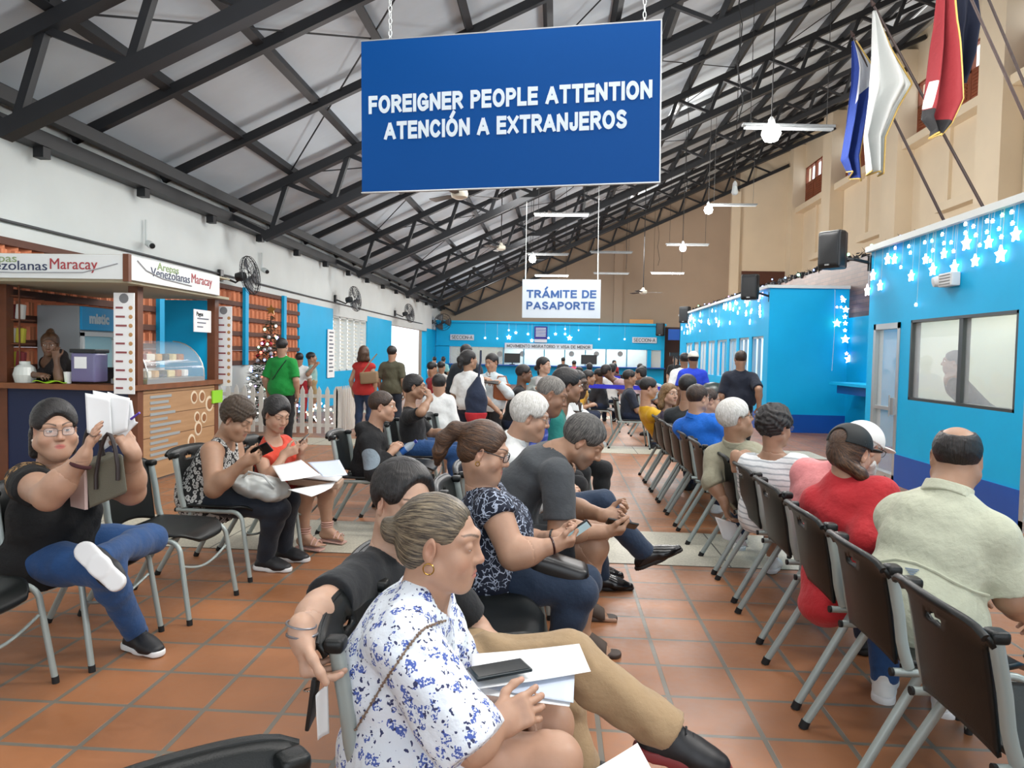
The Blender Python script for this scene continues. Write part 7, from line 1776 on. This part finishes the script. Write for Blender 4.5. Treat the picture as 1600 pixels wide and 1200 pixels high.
o = person('young woman in an orange-red top with heeled sandals and phone', J, SK['light'], top=dict(mat=cloth_mat('top_coral', '#c9402a'), sleeve=.22, flare=.008, neck=.075, name='top'), bottom=dict(mat=cloth_mat('skirt_red', '#a8322a'), kind='skirt', len=.75, name='skirt'), bust=1.0, hair=dict(style='pony', mat=H_black, thick=.017, rise=.016, hairline=.078, low=-.10, tail=[(.0, -.10, .08, .03), (0, -.135, .03, .035), (0, -.135, -.05, .035), (0, -.12, -.13, .02)]), face=dict(lid=-.003, lip=(.45, .12, .1)), res=(.010, .004, .0045), hands=('hold', 'hold'), toes=True, look=(0, -20))
for sd in 'RL':
    fd, fu, lat = foot_axes(J, sd); a = J['a'+sd]; b = MB(); pk = mat('strap_pink', '#cfa79c', .5)
    for z, rr in ((.03, .044), (.055, .045), (.08, .046)): b.tube([a+(J['k'+sd]-a)*(z/.42)+(lat*math.cos(k*.5236)+fd*math.sin(k*.5236))*rr for k in range(12)], .004, 5, closed=True)
    b.tube([a-fu*.055+fd*.12+lat*(-.045+.0075*k)+fu*(.028*math.sin(math.pi*k/12)) for k in range(13)], .005, 5); b.tube([a-fu*.055+fd*.085+lat*(-.043+.0072*k)+fu*(.042*math.sin(math.pi*k/12)) for k in range(13)], .005, 5); sn = b.build('sandal', pk, o, True)
    MB().beam(a-fu*.085-fd*.05, a-fu*.093+fd*.15, .075, .012).box(a-fu*.09-fd*.035, (.02, .02, .05)).build('sole', pk, sn)
phone(J, 'L', 'phone held by the woman in the orange-red top', .3, False, .02)
for cs, lab, z, m_ in (([(425, 728), (470, 718), (500, 742), (440, 752)], 'white printed sheet lying on the orange-red woman lap papers', .66, M_paper), ([(450, 765), (525, 752), (518, 762), (487, 776)], 'white sheet sticking out under the beige folder', .60, M_paper), ([(480, 722), (530, 718), (543, 742), (505, 745)], 'curled printed sheet on the right of the folder', .655, mat('printed_paper', '#c4cede', .7))):
    paper('paper_sheet', lab, [at_z(u, v, z) for u, v in cs], m_, .006)
c = at(490, 752, 5.0); t = thing('paper_folder', 'beige folder in the lap of the woman in orange-red', 'folder', c); MB().box((0, .06, -.01), (.36, .22, .05), (0, .1, .12), .012).build('folder', mat('folder_beige', '#b59a86', .6), t); MB().box((.02, .055, .024), (.30, .20, .006), (0, .1, .12)).build('sheets', M_paper, t)
J = pose((-1.52, 5.74, .50), 4, s=.92, nb=at(585, 668, 5.70), head=at(598, 635, 5.69), pitch=4, handR=at(612, 706, 5.60), handL=at(615, 702, 5.8), hs=1.05)
hm_ = patched('hoodie_panel', '#101114', '#7d8b95', [(J['sR']+(J['eR']-J['sR'])*.55-np.array([J['pel'][0], J['pel'][1], 0])+V3(0, -.06, 0), .085)])
o = person('boy in a black hoodie with a grey sleeve panel', J, SK['light'], top=dict(mat=hm_, sleeve=1.85, g=.022, name='hoodie', extra=[(J['nb']-J['f']*.09+V3(0, .07, .0), J['nb']-J['f']*.09+V3(0, -.07, .0), .05, .05, .04)]), bottom=dict(mat=C_black, loose=.012), shoes=SHOE_W, hair=dict(style='short', mat=H_brown, thick=.010), res=MID, hs=1.04)
bt = thing('water_bottle', 'clear water bottle with blue label held by the hoodie boy', 'bottle', J['world']['wR']+V3(.10, .08, .02)); MB().lathe([(0, -.09), (.03, -.09), (.031, .04), (.012, .08), (.012, .09), (0, .09)], axis=(.8, 0, .6), seg=14).build('bottle_body', mat('bottle_clear', '#b7c6cf', .1, alpha=.6), bt, True); MB().lathe([(.0315, -.05), (.0315, .0)], axis=(.8, 0, .6), seg=14).build('bottle_label', mat('label_blue', '#1f5fae', .5), bt, True); MB().lathe([(0, .085), (.015, .085), (.015, .105), (0, .105)], axis=(.8, 0, .6), seg=12).build('bottle_cap', mat('cap_blue', '#1a2f8a', .5), bt, True)
J = pose((-1.38, 6.97, .53), 6, s=.97, female=True, nb=at(640, 637, 6.95), head=at(648, 604, 6.92), yaw=0, pitch=8, handR=at(672, 622, 6.8), hdR=(-.3, .1, .95), hnR=(-.9, .3, 0), handL=(-1.02, 7.1, .66))
person('woman in black resting her head on her hand', J, SK['tan'], top=dict(mat=C_black, sleeve=.85), bottom=dict(mat=D_blue), shoes=SHOE_B, hair=dict(style='tied', mat=H_black, thick=.012), res=MID)
o = bpy.data.objects

# ------------------------------------------------------------------ people standing
def stand(label, u, v, Y, s, face, skin, top, bottom, shoes, hair, female=False, hs=1.0, res=FAR, **kw):
    ex = {k: kw.pop(k) for k in list(kw) if k in ('fat', 'armfat', 'glasses', 'bust', 'hands', 'legfat')}
    h = at(u, v, Y); J = pose((h[0], Y, .93*s), face, False, s=s, female=female, nb=V3(h[0], Y, h[2]-.185*s), head=h, **kw)
    p_ = person(label, J, skin, top=top, bottom=bottom, shoes=shoes, hair=hair, res=res, hs=hs, **ex); return p_, J
HB = dict(style='short', mat=H_black, thick=.012); HT = dict(style='tied', mat=H_black, thick=.012)
stand('boy in a white tee and grey shorts walking away', 686, 600, 8.0, .715, 92, SK['light'], dict(mat=C_white, sleeve=.85, flare=.016, g=.02, hem=-.16, skirting=True), dict(mat=cloth_mat('shorts_cargo', '#8a8478'), len=.98, loose=.03, name='shorts', g=.018), SHOE_K, dict(style='short', mat=H_black, thick=.008), hs=1.12, res=MID, handR=at(719, 705, 7.95), handL=at(650, 716, 7.85))
o, J = stand('woman in a white tee with a navy and red drawstring bag', 733, 562, 8.5, .90, 62, SK['tan'], dict(mat=C_white, sleeve=.75, g=.016), dict(mat=cloth_mat('shorts_navy', '#20283c'), len=.8, loose=.015, name='shorts'), SHOE_K, dict(style='pony', mat=H_black, thick=.012, tail=[(0, -.10, .05, .03), (0, -.13, .0, .04), (0, -.13, -.07, .03), (0, -.12, -.11, .012)]), True, res=MID, yaw=-25, handR=at(776, 640, 8.3))
c = at(744, 632, 8.22); t = thing('drawstring_bag', 'navy drawstring bag with red bottom on the white-teed woman', 'bag', c); S = SDF(); S.ell((0, 0, 0), (.13, .075, .26), None, .03); S.cone((0, 0, .1), (.02, 0, .30), .09, .03, .05); V, Q = S.mesh(.012, (.006, 26, 0)); np_mesh('bag_body', V, Q, cloth_mat('bag_navy', '#1f2a40'), t); S = SDF(); S.ell((0, 0, -.02), (.137, .082, .265), None, .03, cuts=[((0, 0, -.09), (0, 0, 1))]); V, Q = S.mesh(.012, (.004, 26, 0)); np_mesh('bag_bottom', V, Q, cloth_mat('bag_red', '#b8232c'), t); MB().tube([(.02, 0, .28), (.04, .02, .5), (.03, .12, .62)], .013, 6).build('strap', cloth_mat('bag_navy', '#1f2a40'), t, True)
stand('dark-jacketed person mostly hidden behind the ponytailed woman', 729, 551, 10.2, .93, 75, SK['tan'], dict(mat=cloth_mat('jacket_ink', '#1b252e'), sleeve=1.9, g=.03), dict(mat=C_black), SHOE_B, HB, fat=1.2)
o, J = stand('woman in a pale blue-white shirt reading a document', 768, 566, 9.4, .90, -105, SK['light'], dict(mat=cloth_mat('shirt_pale', '#cfdadd'), sleeve=1.9, g=.02, collar=True, hem=-.16, skirting=True), dict(mat=C_black), SHOE_B, dict(style='tied', mat=H_black, thick=.010), True, res=MID, yaw=-15, pitch=14, handR=at(756, 592, 9.15), handL=at(778, 597, 9.15), hdR=(.7, -.5, 0), hdL=(-.7, -.5, 0))
c = at(784, 612, 9.3); t = thing('handbag', 'tan brown handbag on the arm of the pale-shirted woman', 'bag', c); MB().box((0, 0, 0), (.22, .12, .22), (0, .05, 0), .03, 3).build('bag_body', mat('leather_tan', '#9a5a34', .5), t, True); MB().tube([(-.08, 0, .10), (-.05, 0, .2), (.05, 0, .2), (.08, 0, .10)], .009, 6).build('handle', mat('leather_tan', '#9a5a34', .5), t, True)
c = at(768, 597, 9.08); t = thing('document_case', 'dark document wallet held by the pale-shirted woman', 'document', c); MB().box((0, 0, 0), (.18, .10, .012), (.35, .1, 0), .003).build('wallet', M_blackp, t)
h_ = at(850, 571, 10.0); cv = patched('cardigan_grey', '#9aa09c', '#121314', [((.06, -.13, h_[2]-.36), .15), ((.05, -.13, h_[2]-.50), .14)])
o, J = stand('woman in a grey cardigan over black holding white papers', 850, 571, 10.0, .90, -62, SK['pale'], dict(mat=cv, sleeve=1.9, g=.022, neck=.08, hem=-.2, skirting=True, name='cardigan'), dict(mat=C_black), SHOE_B, dict(style='bun', mat=H_black, thick=.014, bun=(0, -.13, -.04), bunr=.042), True, res=MID, yaw=30, handR=at(840, 606, 9.75), handL=at(858, 608, 9.72))
paper('paper_sheet', 'white papers held by the woman in the grey cardigan', [at(838, 588, 9.66), at(866, 592, 9.6), at(863, 606, 9.62), at(836, 602, 9.68)])
o, J = stand('man in a green tee with a black strap, back turned', 441, 541, 10.6, .965, 86, SK['light'], dict(mat=cloth_mat('tee_green', '#0f8f3a'), sleeve=.85, flare=.012, g=.018, hem=-.14, skirting=True, name='tee'), dict(mat=C_black, loose=.012), SHOE_B, dict(style='short', mat=H_black, thick=.012), res=MID, fat=1.06)
te = kid(o, 'tee'); pts = [surf([te], u, v, .006) for u, v in ((452, 556), (447, 563), (441, 571), (435, 579), (430, 587), (426, 593))]; b = MB(); pp = [x[0] for x in pts if x]
if len(pp) > 2: b.tube(pp, .016, 6, sx=.3); tag(b.build('bag_strap', C_black), 'black bag strap slung across the green tee', 'strap')
stand('person in white and red standing beside the christmas tree', 468, 560, 14.2, .86, 100, SK['tan'], dict(mat=C_white, sleeve=.8), dict(mat=cloth_mat('pants_red', '#a3222c')), SHOE_B, HB)
stand('person in pale teal with a hand at the mouth by the blue pier', 487, 559, 14.4, .87, 20, SK['tan'], dict(mat=cloth_mat('tee_mint', '#8fb5b0'), sleeve=.8), dict(mat=cloth_mat('pants_sand', '#9a8660'), len=.95, name='shorts'), SHOE_B, HB, handR=at(492, 572, 14.1))
o, J = stand('woman in a red top with a tan shoulder bag, back turned', 569, 551, 12.0, .90, 84, SK['light'], dict(mat=cloth_mat('top_red', '#b52a28'), sleeve=.1, g=.016, hem=-.14, skirting=True), dict(mat=cloth_mat('denim_mid', '#20314f')), SHOE_B, dict(style='long', mat=H_auburn, thick=.012, len=-.14), True, bust=.8)
c = at(577, 590, 11.82); t = thing('shoulder_bag', 'tan shoulder bag on the woman in red', 'bag', c); MB().box((0, 0, 0), (.30, .12, .20), (0, -.1, 0), .03, 3).build('bag_body', mat('leather_taupe', '#8d7458', .6), t, True); MB().tube([(-.12, 0, .08), (.0, .04, .26), (.10, .10, .40)], .011, 6).build('strap', mat('leather_taupe', '#8d7458', .6), t, True)
stand('man in an olive tee standing beside the woman in red, back turned', 613, 551, 12.2, .91, 80, SK['light'], dict(mat=cloth_mat('tee_olive', '#4c4a38'), sleeve=.85, g=.018, hem=-.12, skirting=True), dict(mat=cloth_mat('pants_ink', '#1a2230')), SHOE_B, HB)
o, J = stand('man in a royal blue tee and cap walking along the second booth', 1083, 561, 11.9, .94, 92, SK['brown'], dict(mat=cloth_mat('tee_royal', '#1437b8'), sleeve=.85, g=.02), dict(mat=D_navy), SHOE_B, HB, fat=1.1)
cap(J, o, mat('cap_pale', '#c9c6bc', .7))
stand('person in white just ahead of the royal blue tee', 1069, 562, 12.8, .94, 95, SK['brown'], dict(mat=C_white, sleeve=.9, g=.02), dict(mat=D_navy), SHOE_B, HB)
stand('man in a navy tee walking past the litter bin', 1157, 561, 10.2, .985, 86, SK['tan'], dict(mat=cloth_mat('tee_navy', '#131a2b'), sleeve=.9, g=.02, hem=-.12, skirting=True), dict(mat=C_black), SHOE_B, dict(style='short', mat=H_brown, thick=.006), res=MID, fat=1.1, handR=at(1186, 636, 10.0), poleER=(.1, -1, -.3))
J = pose((-4.98, 7.50, .96), -75, False, s=.94, female=True, lean=24, nb=at(72, 566, 7.32), head=at(78, 538, 7.22), yaw=10, pitch=12, handR=at(60, 586, 7.08), eR=at(42, 585, 7.16), handL=at(88, 560, 7.14), hdL=(-.2, .1, 1), hnL=(-.3, .9, 0), eL=at(92, 592, 7.12))
person('kiosk attendant leaning on the counter, hand at her chin', J, SK['dark'], top=dict(mat=patched('blouse_kiosk', '#221c1c', '#6a5c58', [((0, -.1, 1.3), .06)]), sleeve=.8, g=.016), bottom=dict(mat=C_black), shoes=SHOE_B, hair=dict(style='bun', mat=H_auburn, thick=.012, bun=(0, -.05, .12), bunr=.04), res=MID)
J = pose((4.95, 7.95, .55), 150, s=1.0, head=at(1490, 566, 7.9), nb=at(1484, 592, 7.92))
person('person in dark uniform sitting behind the near booth window', J, SK['brown'], top=dict(mat=cloth_mat('uniform_dark', '#1d2430'), sleeve=.9), bottom=dict(mat=C_black), shoes=SHOE_B, hair=HB, res=FAR)
t = thing('notice_sheet', 'blue-headed notice pinned inside the near booth', 'notice', (XP-.02, 7.15, 1.55)); MB().box((0, 0, 0), (.02, .55, .75)).build('sheet', M_paper, t); MB().box((-.012, 0, .27), (.01, .45, .06)).build('heading', mat('notice_blue', '#3f92b8', .6), t)

# ------------------------------------------------------------------ seated people farther off
def sit(label, x, y, u, v, face, skin, topc, hair=HB, female=False, yaw=0, res=FAR, seat=True, bot=D_navy, pitch=5, **kw):
    h = at(u, v, y); J = pose((x, y+.03, .53), face, s=.98, female=female, head=h, nb=V3(x+(h[0]-x)*.8, y+(.02), h[2]-.175), yaw=yaw, pitch=pitch)
    return person(label, J, skin, top=dict(mat=cloth_mat('top_'+topc[1:], topc), sleeve=.85), bottom=dict(mat=bot), shoes=SHOE_W if kw.pop('ws', 0) else SHOE_B, hair=hair, res=res, eyes=res != TINY, **kw)
sit('dark-clothed man in profile sitting before the cardigan woman', -.60, 9.6, 819, 584, 0, SK['dark'], '#15161a')
sit('woman in a yellow top and navy trousers sitting beyond the barrier belt', .24, 11.6, 920, 590, -4, SK['tan'], '#c9992a', HT, True, ws=1)
sit('seated person in navy and white right of the yellow top woman', 1.16, 11.5, 984, 590, 0, SK['tan'], '#1c2434')
BG = [(1.72, 13.3, 948, 580, 20, 'dark', '#b59a9a', 1), (2.16, 13.2, 1000, 584, 160, 'tan', '#9fb5c2', 1), (.86, 13.6, 935, 586, 150, 'brown', '#27282c', 0), (-.24, 14.2, 846, 584, 90, 'tan', '#1c2a3a', 0), (.46, 15.2, 905, 582, 80, 'tan', '#d6d6d2', 0), (1.16, 15.6, 956, 577, 85, 'light', '#d9d9d6', 1), (1.86, 15.4, 1004, 580, 90, 'brown', '#32363c', 1), (-2.34, 13.8, 676, 575, 40, 'tan', '#a82f35', 0), (-1.74, 14.6, 737, 579, 30, 'brown', '#8a8d8e', 0), (-2.64, 16.2, 690, 573, 60, 'tan', '#c9c9c6', 0), (-1.94, 17.2, 742, 573, 60, 'light', '#26242a', 0), (.86, 19.6, 921, 574, 90, 'tan', '#3a3a44', 1), (1.56, 19.8, 959, 574, 88, 'brown', '#4a2a30', 1), (2.26, 20.0, 1000, 575, 90, 'light', '#b8b8bc', 0)]
BL = ['pale pink top, sitting right of the yellow top woman', 'light blue top, sitting near the right counter end', 'dark top, just right of the yellow top woman', 'dark blue top, hidden behind the cardigan woman', 'off-white top, sitting below the pink standing figure', 'white top, second row beyond the belt', 'dark grey top, sitting before the tan counter window', 'red top, sitting at the bright doorway', 'grey top, sitting behind the drawstring bag woman', 'whitish top, farthest seat by the doorway', 'black top, sitting beyond the pale-shirted woman', 'slate top, far row left of three', 'maroon top, far row middle of three', 'pale grey top, far row right of three']
for (x, y, u, v, fc_, sk, tc_, fe), lab in zip(BG, BL): sit('distant seated person in a '+lab, x, y, u, v, fc_, SK[sk], tc_, HT if fe else HB, bool(fe), 0, TINY)
def far_stand(label, u, v, Y, s, face, sk, tc_, bot=C_black, female=False): return stand(label, u, v, Y, s, face, SK[sk], dict(mat=cloth_mat('top_'+tc_[1:], tc_), sleeve=.9, g=.02), dict(mat=bot), SHOE_B, HT if female else HB, female, res=TINY, eyes_=None) if False else stand(label, u, v, Y, s, face, SK[sk], dict(mat=cloth_mat('top_'+tc_[1:], tc_), sleeve=.9, g=.02), dict(mat=bot), SHOE_B, HT if female else HB, female, res=TINY)
far_stand('person in a pink shirt standing at the far counter, back turned', 897, 568, 27, .93, 90, 'tan', '#c4486e')
far_stand('person in dark grey standing at the far counter left of the pink shirt', 880, 563, 29, .95, 90, 'tan', '#25272b')
far_stand('person in red standing at the far counter under the last sticker', 960, 567, 31, .92, -60, 'tan', '#b8262e', female=True)
far_stand('person in black near the brown passage beside a tripod', 1055, 562, 23.5, .93, -110, 'light', '#141416')
far_stand('person in pale clothes in the far left corner by the blue wall', 679, 562, 28, .92, 90, 'tan', '#dfe3e2')
far_stand('person in white with dark hair left of the tan counter window', 693, 562, 26, .88, 80, 'tan', '#7fb5b5', female=True)
tp = thing('tripod', 'dark tripod standing by the brown passage', 'tripod', (3.75, 23.2, 0)); MB().tube([(0, 0, .9), (0, 0, 1.5)], .025, 6).box((0, 0, 1.55), (.3, .12, .12)).build('camera_head', M_blackp, tp)
for k in range(3): MB().tube([(0, 0, 1.1), (.3*math.cos(2.1*k), .3*math.sin(2.1*k), 0)], .018, 6).build('leg', M_blackp, tp)
